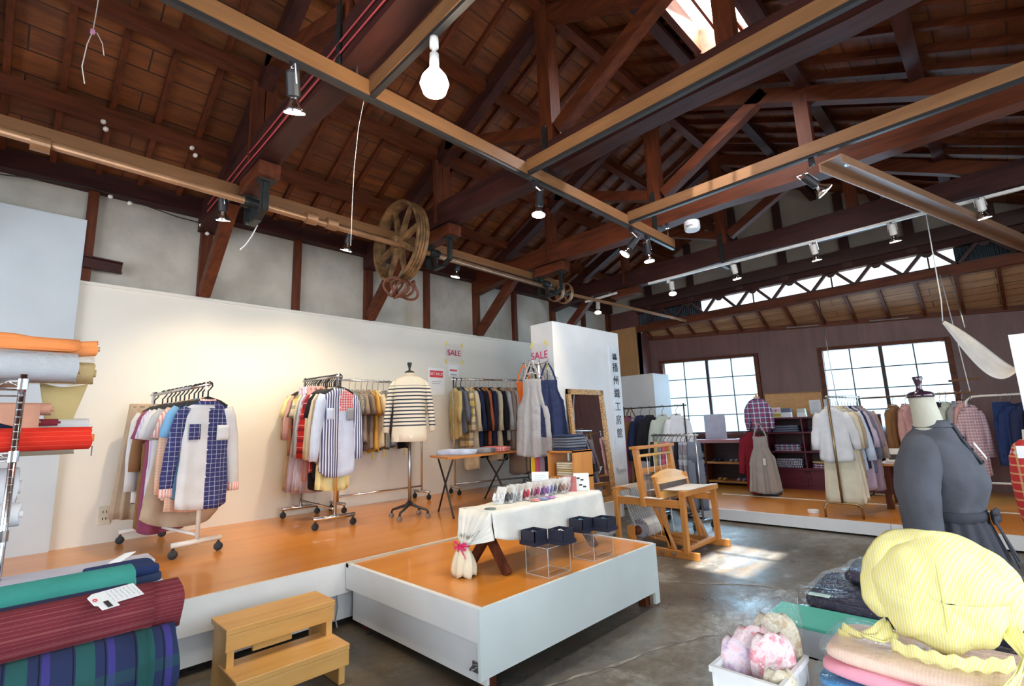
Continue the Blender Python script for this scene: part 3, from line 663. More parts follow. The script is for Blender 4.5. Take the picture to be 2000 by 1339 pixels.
M['rust']=plain('rusty_iron',(.24,.13,.055),.6,.35,9,bump=.2,metal=.3)
mb=MB(); pr=[(wr-.03,-.07),(wr,-.07),(wr,-.05),(wr-.02,-.042),(wr,-.034),(wr,-.016),(wr-.02,-.008),(wr,0),(wr,.018),(wr-.02,.026),(wr,.034),(wr,.07),(wr-.03,.07),(wr-.045,0)]
vs_=[];n=56
for i in range(n):
    a=2*PI*i/n
    vs_.append([wc+Vector((r*math.cos(a),h,r*math.sin(a))) for r,h in pr])
mb.loft(vs_+[vs_[0]],True,False); obj('rim',mb,M['rust'],wh)
for k in range(8):
    a=k*PI/4+.25; mb=MB(); mb.beam(wc+Vector((.05*math.cos(a),0,.05*math.sin(a))),wc+Vector(((wr-.03)*math.cos(a),0,(wr-.03)*math.sin(a))),.07,.05,up=(0,1,0),w2=.045,h2=.03); obj('spoke',mb,M['rust'],wh)
mb=MB(); mb.lathe(wc-Vector((0,.10,0)),[(.05,0),(.07,.02),(.07,.18),(.05,.2)],18,axis='y'); obj('hub',mb,M['rust'],wh)
for k in range(5):
    mb=MB(); c=wc+Vector((.0+.03*math.sin(k*2),-.10+.055*k,-wr-.02-.02*math.sin(k*1.7)));pts=[]
    for i in range(25):
        a=2*PI*i/24; pts.append(c+Vector((.13*math.cos(a)*(1+.1*math.sin(3*a+k)),.03*math.sin(2*a+k),.10*math.sin(a)-.05)))
    mb.tube(pts,.014,7,False); o=obj('belt_loop',mb,plain('brown_leather_belt',(.16,.055,.03),.6),None,smooth=True)
    tag(o,'coiled brown leather drive belt on the bottom rim of the pulley wheel, '+['nearest loop','second loop','middle loop','fourth loop','farthest loop'][k],'drive belt','leather belt loops on the pulley wheel')
# loose wires and cords
def wire(label,pts,r=.004,m=None,name='wire',cat='wire'):
    mb=MB(); mb.tube(pts,r,6); return tag(obj(name,mb,m or M['whitem'],smooth=True),label,cat)
wire('thin white cord hanging from the corner of the long batten near the flood bulb',[(-2.55,1.36,3.40),(-2.614,1.35,3.183),(-2.66,1.35,2.93),(-2.675,1.35,2.69),(-2.684,1.35,2.43)],.0018,None,'cord','cord')
wire('white electric flex with small pink connector dangling at the upper left',[(-3.9,.14,4.55),(-3.9,.132,4.22),(-3.9,.129,4.1),(-3.9,.124,3.973),(-3.9,.105,3.87),(-3.9,.094,3.70),(-3.9,.116,3.587)],.003)
wire('short branch of white flex curving down from the pink connector at the upper left',[(-3.9,.124,3.973),(-3.9,.147,3.975),(-3.9,.178,3.917),(-3.9,.193,3.836)],.003)
wire('short curved yellowish wire hanging below the nearest iron bracket',[(-4.45,1.36,3.15),(-4.5,1.33,3.05),(-4.55,1.3,2.98),(-4.62,1.28,2.95)],.005,M['paper'])
mb=MB(); mb.box(-3.91,-3.89,.112,.135,3.96,3.985); tag(obj('wire_connector',mb,plain('pink_plastic',(.8,.4,.7),.4)),'small pinkish white connector on the dangling flex at the upper left','connector')
wire('black electric cable sagging along the wall plate at the upper left',[(XW+.16,-1.0+.25*k,3.62-.05*math.sin(k*.9)) for k in range(11)],.006,M['black'],'cable','cable')
ki=0
for (x,y,z) in [(XW+.16,.45,3.62),(XW+.16,.60,3.60),(XW+.12,1.22,3.56),(XW+.12,1.28,3.48),(-5.15,.3,4.02),(-5.13,.32,3.95),(-5.13,.95,4.03),(-5.12,.98,3.96)]:
    mb=MB(); mb.lathe((x,y,z),[(.015,0),(.02,.01),(.012,.018),(.02,.026),(.015,.036)],12,axis='x'); ki+=1; tag(obj('knob_insulator',mb,M['whitem'],smooth=True),'small white porcelain knob insulator, '+['left of the pair on the wall plate cable','right of the pair on the wall plate cable','upper one where the cable meets the first truss','lower one where the cable meets the first truss','upper of the left pair on the rafters','lower of the left pair on the rafters','upper of the right pair on the rafters','lower of the right pair on the rafters'][ki-1],'insulator','porcelain knob insulators')
mb=MB(); mb.beam((XW+.09,.315,2.965),(XW+.09,.60,2.95),.012,.10); mb.beam((XW+.12,.315,3.015),(XW+.12,.60,3.0),.05,.012); mb.beam((XW+.12,.315,2.915),(XW+.12,.60,2.9),.05,.012)
tag(obj('steel_channel',mb,M['beamy']),'dark steel channel jutting along the plaster from behind the tall white board','steel channel')
# ================= clothes
def hanger_mesh(w,kind):
    mb=MB(); r={'thick':.010,'wood':.009,'wire':.004}[kind]
    hk=[(.0,0,-.125),(0,0,-.06),(.014,0,-.045),(.030,0,-.02),(.026,0,.004),(.008,0,.016),(-.012,0,.006)]
    mb.tube(hk,.0035 if kind!='thick' else .006,6)
    mb.tube([(-w/2+.03,0,-.185),(-w/4,0,-.15),(0,0,-.125),(w/4,0,-.15),(w/2-.03,0,-.185)],[r*.8,r,r*1.3,r,r*.8],6,flat=1.8 if kind=='thick' else 1.2)
    return mb
M['hwood']=plain('hanger_wood',(.62,.34,.13),.45)
LS=1.0
WF=.80; LF=1.0
def sleeve_mb(sx,w,L,kind,swing=.04,yo=0,ph=0):
    mb=MB(); n=12
    x0=sx*(w/2-.035)
    if kind=='short': pts=[(x0,0,-.20),(sx*(w/2-.005),0,-.26),(sx*(w/2+.025),0,-.36),(sx*(w/2+.038),0,-.43)]; ra=[.05,.066,.068,.070]
    else:
        e=.56 if kind=='long' else .42
        pts=[(x0,0,-.20),(sx*(w/2-.012),0,-.26),(sx*(w/2+.008+swing*.3),yo*.3,-.40),(sx*(w/2+.016+swing*.6),yo*.6,-.20-e*.55),(sx*(w/2+.02+swing*.8),yo,-.20-e*.8),(sx*(w/2+.02+swing),yo,-.20-e)]
        ra=[.048,.058,.054,.050,.046,.042]; pts=[(a,b,-.20+(c+.20)*LS) for a,b,c in pts]
    pts=[Vector(p) for p in pts]; rings=[]
    for i,p in enumerate(pts):
        t=(pts[min(i+1,len(pts)-1)]-pts[max(i-1,0)]).normalized(); u=Vector((0,1,0)); v=t.cross(u).normalized()
        ring=[]
        for k in range(n):
            a=2*PI*k/n; f=1+.10*math.sin(3*a+i*1.3+ph)
            ring.append(p+v*math.cos(a)*ra[i]*f+u*math.sin(a)*.030*(1+.25*math.sin(i*2+ph))*f)
        rings.append(ring)
    mb.loft(rings,True,True); return mb
def body_mb(w,L,flare=0,waist=0,ph=0,fold=.012,thick=.035,n=36,neck=.065,rows=12,hemcurve=0,top=-.145,front_open=0):
    mb=MB(); rings=[]
    prof=[(top,neck,.042),(top-.012,neck+.02,.045),(top-.035,w*.33,.046),(top-.058,w*.46,.042),(top-.09,w/2,thick)]
    for i in range(1,rows+1):
        t=i/rows; z=top-.09-(L-.09)*t; hw=w/2*(1-.06*math.sin(PI*min(1,t*1.4)))+flare*t-waist*math.exp(-((t-.45)/.18)**2)
        prof.append((z,hw,thick+.012*t+flare*.18*t))
    for i,(z,a,b) in enumerate(prof):
        t=max(0,(i-4)/rows); ring=[]
        for k in range(n):
            th=2*PI*k/n; c,s_=math.cos(th),math.sin(th)
            fo=fold*t*(math.sin(5*th+ph)+.6*math.sin(9*th+2*ph+i*.15))+.004*math.sin(i*1.1+3*th+ph)*(t>0)
            x=a*(abs(c)**.75)*(1 if c>0 else -1)*(1+fo*.6); y=(b+fo)*(abs(s_)**.9)*(1 if s_>0 else -1)
            zz=z+(hemcurve*(abs(c)**2)*t*t if hemcurve else 0)+.006*t*math.sin(3*th+ph)
            ring.append(Vector((x,y,zz)))
        rings.append(ring)
    mb.loft(rings,True,False); return mb
def garment(label,cat,mats,loc,rz,kind='shirt',L=.70,w=.42,sl='long',hk='thick',flare=0,waist=0,group=None,name=None,collar=None,sleeve=None,cuff=None,hem=.03,fold=.012,tagc=None,thick=.035,hangm=None,assign=None,tilt=0):
    nm=name or {'shirt':'hanging_shirt','dress':'hanging_dress','jacket':'hanging_jacket','skirt':'hanging_skirt','trousers':'hanging_trousers','apron':'hanging_apron'}[kind]
    T=thing(nm,label,cat,loc,rz,group); ph=random.uniform(0,6)
    if tilt: T.rotation_euler=(tilt,0,rz)
    w*=WF; L*=LF if L<1 else 1
    m=mats if isinstance(mats,list) else [mats]; sm=sleeve or m[0]
    hangm=hangm or {'thick':M['blackp'],'wood':M['hwood'],'wire':M['chrome']}[hk]
    obj('hanger',hanger_mesh(w,hk),hangm,T,world=False,smooth=True)
    if kind in('shirt','dress','jacket'):
        mb=body_mb(w,L,flare,waist,ph,fold,thick,hemcurve=hem)
        if assign:
            mm=[]
            for f in mb.f:
                c=sum((mb.v[i] for i in f),Vector())/len(f); mm.append(assign(c))
            mb.m=mm
        obj('body',mb,m,T,world=False,smooth=True,thick=.003,wr=(.09,.018))
        if sl!='none':
            for i,sx in enumerate((-1,1)):
                s_m=sm[i] if isinstance(sm,(list,tuple)) else sm
                ob=obj('sleeve',sleeve_mb(sx,w,L,sl,random.uniform(0,.05),random.uniform(-.03,.03),ph),s_m,T,world=False,smooth=True,wr=(.08,.012))
                if cuff and sl=='long':
                    e=[v for v in ob.data.vertices]; zb=min(v.co.z for v in e); q=[v.co for v in e if v.co.z<zb+.035]; x=sum(v.x for v in q)/len(q); yy=sum(v.y for v in q)/len(q)
                    mb=MB(); mb.loft([[Vector((x+.046*math.cos(2*PI*k/12),yy+.034*math.sin(2*PI*k/12),z)) for k in range(12)] for z in(zb+.055,zb-.01)],True,True)
                    obj('cuff',mb,cuff,ob,world=False,smooth=True)
        cm=collar or m[0]; mb=MB()
        mb.loft([[Vector((.062*k1*math.cos(a),.040*k1*math.sin(a),z+.012*math.sin(a))) for a in [2*PI*j/20 for j in range(20)]] for z,k1 in((-.165,1.05),(-.135,1.0),(-.122,.95))],True,False)
        obj('collar',mb,cm,T,world=False,smooth=True,thick=.004)
        if kind!='dress':
            mb=MB(); 
            for j in range(6):
                z=-.22-j*(L-.22)/6; mb.lathe((0,-.052,z),[(.006,0),(.006,.004)],8,axis='y')
            obj('buttons',mb,M['paper'],T,world=False)
    elif kind in('skirt',):
        mb=MB(); rings=[]
        for i in range(11):
            t=i/10; z=-.10-L*t; ring=[]
            for k in range(60):
                th=2*PI*k/60; pl=(.010+.012*t)*math.sin(15*th+ph)*(1)
                a=w/2+flare*t; ring.append(Vector(((a+pl)*math.cos(th),(.03+.02*t+pl)*math.sin(th),z+hem*t*abs(math.cos(th))**2)))
            rings.append(ring)
        mb.loft(rings,True,False); obj('body',mb,m,T,world=False,smooth=True,thick=.003)
        mb=MB(); mb.loft([[Vector(((w/2+.004)*math.cos(2*PI*k/30),.034*math.sin(2*PI*k/30),z)) for k in range(30)] for z in(-.095,-.13)],True,True); obj('waistband',mb,m[0],T,world=False,smooth=True)
    elif kind=='trousers':
        mb=MB(); mb.loft([[Vector((w/2*k1*math.cos(2*PI*k/24),.035*math.sin(2*PI*k/24),z)) for k in range(24)] for z,k1 in((-.09,.9),(-.13,.93),(-.22,1.0),(-.34,1.04))],True,True); obj('waist',mb,m,T,world=False,smooth=True)
        for sx in(-1,1):
            mb=MB(); rings=[]
            for i in range(10):
                t=i/9; z=-.31-(L-.31)*t; c=sx*(w*.27+.015*t)
                rings.append([Vector((c+(w*.27+flare*t)*math.cos(2*PI*k/20)*(1+.06*math.sin(4*k+i)),.034*math.sin(2*PI*k/20)*(1+.2*math.sin(k*1.9+ph)),z)) for k in range(20)])
            mb.loft(rings,True,True); obj('leg',mb,m,T,world=False,smooth=True)
    elif kind=='apron':
        mb=MB()
        def fn(u,v):
            x=(u-.5); ww=.16+(w*.5+flare-.0)*min(1,max(0,(v-.05)/.4))**.8*2 if v>.05 else .16
            ww=.20+(w+2*flare*v-.20)*min(1,max(0,(v-.18)/.22))
            y=-.03*math.cos(x*2.6)+fold*2.2*v*math.sin(u*17+ph)+fold*v*math.sin(u*31+2*ph)
            return Vector((x*ww,y,-.20-L*v+hem*v*abs(x)*2))
        mb.grid(40,26,fn); obj('panel',mb,m,T,world=False,smooth=True,thick=.004,wr=(.10,.03))
        for sx in(-1,1):
            mb=MB(); mb.tube([(sx*.085,-.02,-.205),(sx*.055,-.005,-.1),(sx*.012,0,-.01)],.010,6,flat=.3,up=(0,1,0)); obj('strap',mb,m[0],T,world=False)
    if tagc:
        mb=MB(); mb.box(w/2-.02,w/2+.03,-.055,-.052,-L-.22,-L-.13); obj('price_tag',mb,tagc,T,world=False)
        if tagc is M['tape']: pass
    return T
def hrack(name,label,p0,p1,top,z0,mat_,foot=.20,r=.014,lower=.16,bars=True,ext=.04,caster=True,group=None,railz=0):
    p0=Vector((p0[0],p0[1],z0));p1=Vector((p1[0],p1[1],z0)); d=(p1-p0).normalized(); nrm=Vector((-d.y,d.x,0))
    T=thing(name,label,'clothes rack',(p0+p1)/2,0,group); up=Vector((0,0,1)); h0,h1=(top if isinstance(top,tuple) else (top,top))
    for p,h in((p0,h0),(p1,h1)):
        mb=MB(); mb.tube([p+up*.10,Vector((p.x,p.y,h+.03))],r,10); obj('post',mb,mat_,T,smooth=True)
        f=MB(); f.tube([p-nrm*foot+up*.10,p+nrm*foot+up*.10],r*1.25,10); obj('foot',f,mat_,T,smooth=True)
        if caster:
            for s_ in(-1,1):
                c=p+nrm*foot*s_*.92; m_=MB(); m_.lathe(Vector((c.x-.010,c.y,z0+.033)),[(.012,0),(.033,.003),(.033,.017),(.012,.02)],16,axis='x'); m_.tube([c+up*.095,c+up*.06],.009,8); m_.box(c.x-.016,c.x+.016,c.y-.012,c.y+.012,z0+.045,z0+.068); obj('caster',m_,M['blackp'],T)
    mb=MB(); mb.tube([Vector((p0.x,p0.y,h0))-d*ext,Vector((p1.x,p1.y,h1))+d*ext],r*.95,10); obj('rail',mb,M['chrome'] if mat_ is M['whitem'] else mat_,T,smooth=True)
    mb=MB(); mb.tube([p0+up*lower,p1+up*lower],r*.8,10); obj('lower_rail',mb,mat_,T,smooth=True)
    return T
C_=lambda *a,**k: cloth(*a,**k)
K=dict(
 white=C_('white_cotton',(.72,.74,.78)), cream=C_('cream_cotton',(.70,.66,.52)), beige=C_('beige_linen',(.48,.38,.28)), taupe=C_('taupe_linen',(.36,.30,.27)), dtaupe=C_('dark_taupe_linen',(.25,.21,.19)),
 grey=C_('grey_linen',(.30,.31,.34)), lgrey=C_('light_grey_cotton',(.52,.55,.60)), black=C_('black_cotton',(.018,.018,.025)), navy=C_('navy_cotton',(.025,.035,.09)), slate=C_('slate_blue_linen',(.15,.18,.26)),
 sky=C_('sky_blue_cotton',(.22,.48,.78)), pblue=C_('pale_blue_cotton',(.55,.66,.84)), lav=C_('lavender_cotton',(.52,.45,.60)), lavst=C_('lavender_stripe',(.72,.72,.84),[('x',60,.4,0,(.50,.44,.70),.8)]),
 peach=C_('peach_gingham',(.82,.62,.50),[('x',45,.5,0,(.75,.42,.28),.5),('z',45,.5,0,(.75,.42,.28),.5)]), pinkst=C_('pink_stripe',(.86,.74,.72),[('x',55,.45,0,(.80,.25,.20),.8)]),
 brown=C_('brown_cotton',(.28,.15,.07)), plum=C_('plum_cotton',(.30,.08,.16)), rust=C_('rust_cotton',(.48,.14,.06)), orange=C_('orange_linen',(.70,.16,.03)), mustard=C_('mustard_cotton',(.62,.36,.09)), yellow=C_('pale_yellow_cotton',(.80,.72,.36)), byellow=C_('bright_yellow_cotton',(.85,.65,.05)),
 khaki=C_('straw_linen',(.58,.46,.22)), rose=C_('dusty_pink_cotton',(.62,.36,.36)), wine=C_('wine_red_cotton',(.26,.02,.04)),sage=C_('pale_sage_cotton',(.50,.56,.50)),
 navyw=C_('navy_windowpane',(.045,.05,.17),[('x',28,.08,0,(.55,.6,.75),.8),('z',28,.08,0,(.55,.6,.75),.8)]),
 redpl=C_('red_plaid',(.60,.03,.03),[('x',9,.3,0,(.10,.015,.04),.7),('z',9,.3,0,(.10,.015,.04),.7),('x',9,.05,.5,(.8,.8,.8),.7),('z',9,.05,.5,(.8,.8,.8),.7)]),
 purpl=C_('purple_plaid',(.55,.42,.50),[('x',14,.4,0,(.25,.10,.2),.7),('z',14,.4,0,(.30,.06,.12),.7)]),
 yelpl=C_('yellow_plaid',(.75,.70,.55),[('x',9,.4,0,(.65,.45,.03),.8),('z',9,.35,0,(.20,.20,.16),.7)]),
 marpl=C_('maroon_plaid',(.22,.03,.05),[('x',8,.3,0,(.5,.35,.2),.6),('z',8,.2,.3,(.6,.1,.1),.6)]),
 gpl=C_('green_brown_plaid',(.20,.17,.11),[('x',9,.3,0,(.5,.45,.2),.6),('z',9,.3,0,(.1,.12,.07),.7)]),
 dgrc=C_('dark_grey_check',(.16,.17,.18),[('x',40,.4,0,(.4,.4,.36),.5),('z',40,.4,0,(.4,.4,.36),.5)]),
 bst=C_('navy_white_stripe',(.70,.74,.85),[('x',42,.55,0,(.05,.06,.16),.95)]), lst=C_('light_blue_stripe',(.62,.70,.86),[('x',90,.4,0,(.40,.50,.75),.6)]), redch=C_('red_white_check',(.80,.70,.70),[('x',40,.5,0,(.65,.05,.07),.7),('z',40,.5,0,(.65,.05,.07),.7)]),
 nvpl=C_('navy_red_plaid',(.10,.12,.26),[('x',13,.16,0,(.75,.75,.82),.85),('z',13,.16,0,(.75,.75,.82),.85),('x',13,.15,.45,(.6,.05,.15),.7),('z',13,.15,.45,(.6,.05,.15),.7)]),
 linen=C_('grey_melange_linen',(.30,.30,.31),[('x',150,.5,0,(.46,.46,.46),.5),('z',150,.5,0,(.44,.44,.46),.5)]), denim=C_('dark_denim',(.035,.05,.11)), gden=C_('grey_denim',(.15,.17,.22)), patch=C_('patch_grey_check',(.36,.38,.45),[('z',4,.5,0,(.16,.14,.17),.8),('x',30,.3,0,(.5,.5,.55),.4)]),
 floral=C_('floral_print',(.55,.40,.45),[('x',33,.5,0,(.7,.68,.72),.5),('z',27,.5,0,(.3,.12,.2),.5)]), pinkc=C_('pink_cotton',(.60,.12,.20)), mauve=C_('mauve_linen',(.34,.26,.34)), dkblue=C_('dark_blue_denim',(.02,.04,.13)),
)
# rack A (white feet)
LF=1.28; LS=1.18; WF=.84
zs=.42
hrack('clothes_rack','white footed clothes rack with chrome rail and black casters, nearest on the left stage',(-4.626,1.10),(-5.73,.92),(1.745,1.735),zs,M['whitem'],foot=.175,r=.016,lower=.15)
def patchA(c):
    if c.z>-.17: return 1
    return 0 if c.x<.02 else 1
ra=Vector((-4.626,1.10,1.752)); rb=Vector((-5.73,.92,1.742)); angA=math.atan2((ra-rb).y,(ra-rb).x)+PI/2
def onrail(a,b,t): return a+(b-a)*t
itemsA=[
 (-.02,'white and navy windowpane patchwork shirt with pink striped cuffs, facing out at the front','shirt',[K['white'],K['navyw']],dict(sl='long',L=.66,w=.43,sleeve=[K['navyw'],K['white']],cuff=K['pinkst'],collar=K['pinkst'],assign=patchA)),
 (.07,'sky blue short-sleeved shirt just behind the patchwork shirt','shirt',K['sky'],dict(sl='short',L=.6,w=.46)),
 (.14,'peach gingham long-sleeved shirt behind the sky blue one','shirt',K['peach'],dict(sl='long',L=.68,w=.44)),
 (.21,'pink striped shirt with short sleeves in the middle of the white rack','shirt',K['pinkst'],dict(sl='short',L=.62,w=.44)),
 (.30,'long translucent beige dress with a wide rounded hem','dress',K['beige'],dict(sl='none',L=.78,w=.44,flare=.10,hem=.10,kind='dress')),
 (.38,'light grey short-sleeved blouse','shirt',K['lgrey'],dict(sl='short',L=.62)),
 (.46,'long white tunic with a pointed hem','shirt',K['white'],dict(sl='short',L=.66,flare=.03,hem=-.05)),
 (.54,'lavender striped shirt with short sleeves','shirt',K['lavst'],dict(sl='short',L=.70)),
 (.62,'plum coloured blouse showing only its shoulder','shirt',K['plum'],dict(sl='short',L=.84)),
 (.70,'brown three-quarter sleeved jacket','jacket',K['brown'],dict(sl='mid',L=.82,kind='jacket')),
 (.80,'crisp white long-sleeved shirt toward the rear of the white rack','shirt',K['white'],dict(sl='long',L=.66)),
 (.97,'beige wide skirt clipped at the rear end of the white rack','skirt',K['beige'],dict(kind='skirt',L=.80,w=.44,flare=.07,hk='thick')),
]
for t,lab,cat,m,kw in itemsA:
    garment(lab,cat,m,onrail(ra,rb,t),angA+random.uniform(-.06,.06),group='clothes on the white rack',**kw)
# patchwork pockets + tag
def pocket(T,x,z,m,w=.10,h=.12,y=-.060):
    mb=MB(); mb.grid(4,4,lambda u,v:Vector((x-w/2+w*u,y-.004*math.sin(PI*u),z-h*v))); return obj('pocket',mb,m,T,world=False,thick=.003,smooth=True)
last=[o for o in COL.objects if o.get('label','').startswith('white and navy windowpane')][0]
pocket(last,.11,-.34,K['white']); pocket(last,-.10,-.33,K['navyw'],.08)
LF=1.15; LS=1.12; WF=.80
# rack B
hrack('clothes_rack','chrome rolling rack packed end-on with plaid and striped shirts, middle of left stage',(-4.746,2.28),(-6.0+.25,2.36),(1.88,1.93),zs,M['chrome'],foot=.20,r=.016,lower=.17)
def patchB(c):
    if c.x<.015: return 0
    return 2 if c.z>-.38 else 1
ra=Vector((-4.746,2.28,1.888)); rb=Vector((-5.75,2.36,1.938)); angB=math.atan2((ra-rb).y,(ra-rb).x)+PI/2
itemsB=[
 (-.03,'navy striped, red check and pale blue patchwork long-sleeved shirt facing out','shirt',[K['bst'],K['lst'],K['redch']],dict(sl='long',L=.74,w=.44,sleeve=[K['lst'],K['bst']],assign=patchB,hem=.07)),
 (.05,'greyish beige long shirt with red cuffs directly behind the patchwork one','shirt',K['taupe'],dict(sl='long',L=.66,cuff=K['redch'])),
 (.11,'cream long-sleeved shirt third from the front of the chrome rack','shirt',K['cream'],dict(sl='long',L=.64)),
 (.17,'black cotton blouse wedged between cream shirts','shirt',K['black'],dict(sl='short',L=.78)),
 (.23,'cream blouse behind the black one','shirt',K['cream'],dict(sl='long',L=.62)),
 (.29,'bright red plaid shirt with long sleeves','shirt',K['redpl'],dict(sl='long',L=.74)),
 (.35,'second red plaid shirt, a little shorter','shirt',K['redpl'],dict(sl='long',L=.64)),
 (.41,'purple and white plaid long-sleeved shirt','shirt',K['purpl'],dict(sl='long',L=.66)),
 (.47,'pale lavender blue shirt','shirt',K['pblue'],dict(sl='long',L=.62)),
 (.53,'grey shirt beside the lavender blue one','shirt',K['grey'],dict(sl='long',L=.64)),
 (.59,'off-white linen shirt near the yellow plaid','shirt',K['cream'],dict(sl='long',L=.62)),
 (.65,'yellow and grey plaid shirt','shirt',K['yelpl'],dict(sl='short',L=.72)),
 (.71,'green brown plaid shirt with long hem','shirt',K['gpl'],dict(sl='short',L=.80)),
 (.77,'maroon plaid shirt with long hem','shirt',K['marpl'],dict(sl='long',L=.82)),
 (.83,'dusty pink loose blouse','shirt',K['rose'],dict(sl='mid',L=.60,w=.46)),
 (.90,'pale yellow T-shirt near the rear of the chrome rack','shirt',K['yellow'],dict(sl='short',L=.60,w=.46)),
 (.98,'long sleeveless straw coloured dress at the wall end','dress',K['beige'],dict(sl='mid',L=1.10,kind='dress',w=.46,flare=.02)),
 (.66,'long pleated lavender skirt almost touching the lower rail','skirt',K['lav'],dict(kind='skirt',L=1.12,w=.40,flare=.10)),
 (.56,'second pleated skirt in pale mauve','skirt',K['lavst'],dict(kind='skirt',L=1.09,w=.36,flare=.08)),
 (.08,'pale yellow pleated dress hanging low behind the patchwork shirt','dress',K['yellow'],dict(kind='dress',sl='none',L=.86,w=.36,flare=.03,fold=.02)),
 (.40,'short dusty pink skirt under the red plaid','skirt',K['rose'],dict(kind='skirt',L=.86,w=.40,flare=.02)),
 (.33,'black long dress edge under the red plaid','dress',K['black'],dict(kind='dress',sl='none',L=.88,w=.38)),
]
for t,lab,cat,m,kw in itemsB:
    garment(lab,cat,m,onrail(ra,rb,t),angB+random.uniform(-.05,.05),group='clothes on the chrome rack seen end-on',**kw)
last=[o for o in COL.objects if o.get('label','').startswith('navy striped, red check')][0]
pocket(last,-.10,-.33,K['lst'],.07,.11); pocket(last,.10,-.33,K['grey'],.07,.12)
LF=1.0; LS=1.0; WF=.86
# rack C (along the wall)
hrack('clothes_rack','long chrome rack standing parallel to the cream wall behind the striped top',(-5.64,2.74),(-5.66,3.92),1.95,zs,M['chrome'],foot=.17,r=.014,lower=.17)
colC=[('pale grey short-sleeved shirt at the near end of the long chrome rack','grey','short',.62),('dark taupe check shirt, second along the wall rack','dgrc','short',.66),('plain taupe T-shirt on a wire hanger','taupe','short',.64),('light taupe long shirt on the wall rack','dtaupe','short',.72),('tan shirt next to the mustard one','mustard','short',.74),('cream short shirt edged by mustard','cream','short',.70),('dark grey check short-sleeved shirt with yellow tag','dgrc','short',.72),('blue grey linen shirt on the wall rack','slate','short',.70),('light grey blue shirt, wide and square','lgrey','short',.56),('pale yellow T-shirt peeking between grey ones','yellow','short',.5),('black short-sleeved shirt on the wall rack','black','short',.72),('charcoal shirt beside the black one','gden','short',.62),('brown grey blouse close to the striped top','taupe','short',.60),('straw coloured shirt at the far end of the long chrome rack','khaki','short',.60)]
for i,(lab,k,sl,L) in enumerate(colC):
    garment(lab,'shirt',K[k],(-5.65,2.86+i*.078,1.955),random.uniform(-.1,.1)+R(-8),L=L,sl=sl,hk='wire',w=.43,group='short-sleeved shirts on the wall rack',tagc=M['tape'] if i in(4,6,10) else None)
# rack D
hrack('clothes_rack','chrome rack of long coats and dresses along the far end of the cream wall',(-5.62,4.45),(-5.30,5.62),2.03,zs,M['chrome'],foot=.16,r=.014,lower=.14)
colD=[('straw yellow smock on a black hanger at the near end of the coat rack','khaki','mid',.72,'thick','shirt'),('slate blue short-sleeved shirt on a black hanger','slate','mid',.66,'thick','shirt'),('cream and brown plaid shirt','yelpl','long',.84,'wood','shirt'),('long cream shirt dress with rounded hem','cream','long',1.15,'wood','dress'),('navy long-sleeved coat left of the black coat on the far rack','navy','long',.90,'wood','jacket'),('black cotton coat left of the rust coloured shirt','black','long',1.0,'wood','jacket'),('rust coloured shirt between dark coats on the far rack','rust','long',.84,'wood','shirt'),('dark navy jacket on a wooden hanger','navy','long',.85,'wood','jacket'),('cream long-sleeved dress right of the dark navy jacket','cream','long',1.05,'wood','dress'),('black narrow dress right of the cream one on the far rack','black','long',1.05,'wood','dress'),('pale grey long-sleeved shirt','lgrey','long',.78,'wood','shirt'),('mauve grey open shirt','taupe','long',.92,'wood','shirt'),('light grey linen dress','lgrey','mid',.90,'wood','dress'),('long taupe coat dress reaching low','taupe','long',1.28,'wood','dress'),('second long taupe dress','beige','mid',1.25,'wood','dress'),('brown taupe linen dress at the far end of the coat rack','dtaupe','mid',1.28,'wood','dress')]
for i,(lab,k,sl,L,hk,kd) in enumerate(colD):
    t=(i+.5)/16; p=Vector((-5.62+.32*t,4.45+1.17*t,2.035))
    garment(lab,{'shirt':'shirt','dress':'dress','jacket':'coat'}[kd],K[k],p,random.uniform(-.1,.1)+R(-14),kind=kd,L=L,sl=sl,hk=hk,w=.43,group='coats and dresses on the far left rack',flare=.03 if kd=='dress' else 0)
WF=1.0
# aprons on the hook stand by the display block
hs=thing('hook_stand','thin chrome hook arms holding aprons against the near side of the tall display block','hook stand',(-3.65,4.12,zs))
hx,hy=-3.66,4.12
mb=MB(); mb.tube([(hx,hy,zs),(hx,hy,2.02)],.010,8); mb.lathe((hx,hy,zs),[(.12,0),(.12,.012),(.02,.025)],24); obj('pole',mb,M['chrome'],hs)
for dx,dy in ((-.22,0),(.15,-.02),(0,-.15),(-.1,-.10),(.10,-.1)):
    mb=MB(); mb.tube([(hx,hy,1.99),(hx+dx,hy+dy,2.01),(hx+dx*1.1,hy+dy*1.1,2.04)],.005,6); obj('hook',mb,M['chrome'],hs)
garment('large grey melange linen apron in front of the hook stand','apron',K['linen'],(-3.64,3.97,2.02),R(30),kind='apron',L=.84,w=.30,flare=.055,fold=.010,hk='wire',group='aprons on the hook stand')
garment('navy apron dress hanging to the right on the hook stand','apron',K['navy'],(-3.50,4.08,2.0),R(38),kind='apron',L=.62,w=.28,flare=.05,hk='wire',group='aprons on the hook stand')
garment('rust orange narrow apron at the left of the hook stand','apron',K['orange'],(-3.88,4.10,2.02),R(10),kind='apron',L=.50,w=.15,flare=.02,hk='wire',group='aprons on the hook stand')
garment('black narrow apron behind the rust orange one','apron',K['black'],(-3.80,4.14,2.0),R(10),kind='apron',L=.50,w=.18,flare=.03,hk='wire',group='aprons on the hook stand')
garment('dark grey check apron at the back of the hook stand','apron',K['dgrc'],(-3.70,4.16,2.02),R(20),kind='apron',L=.44,w=.22,hk='wire',group='aprons on the hook stand')
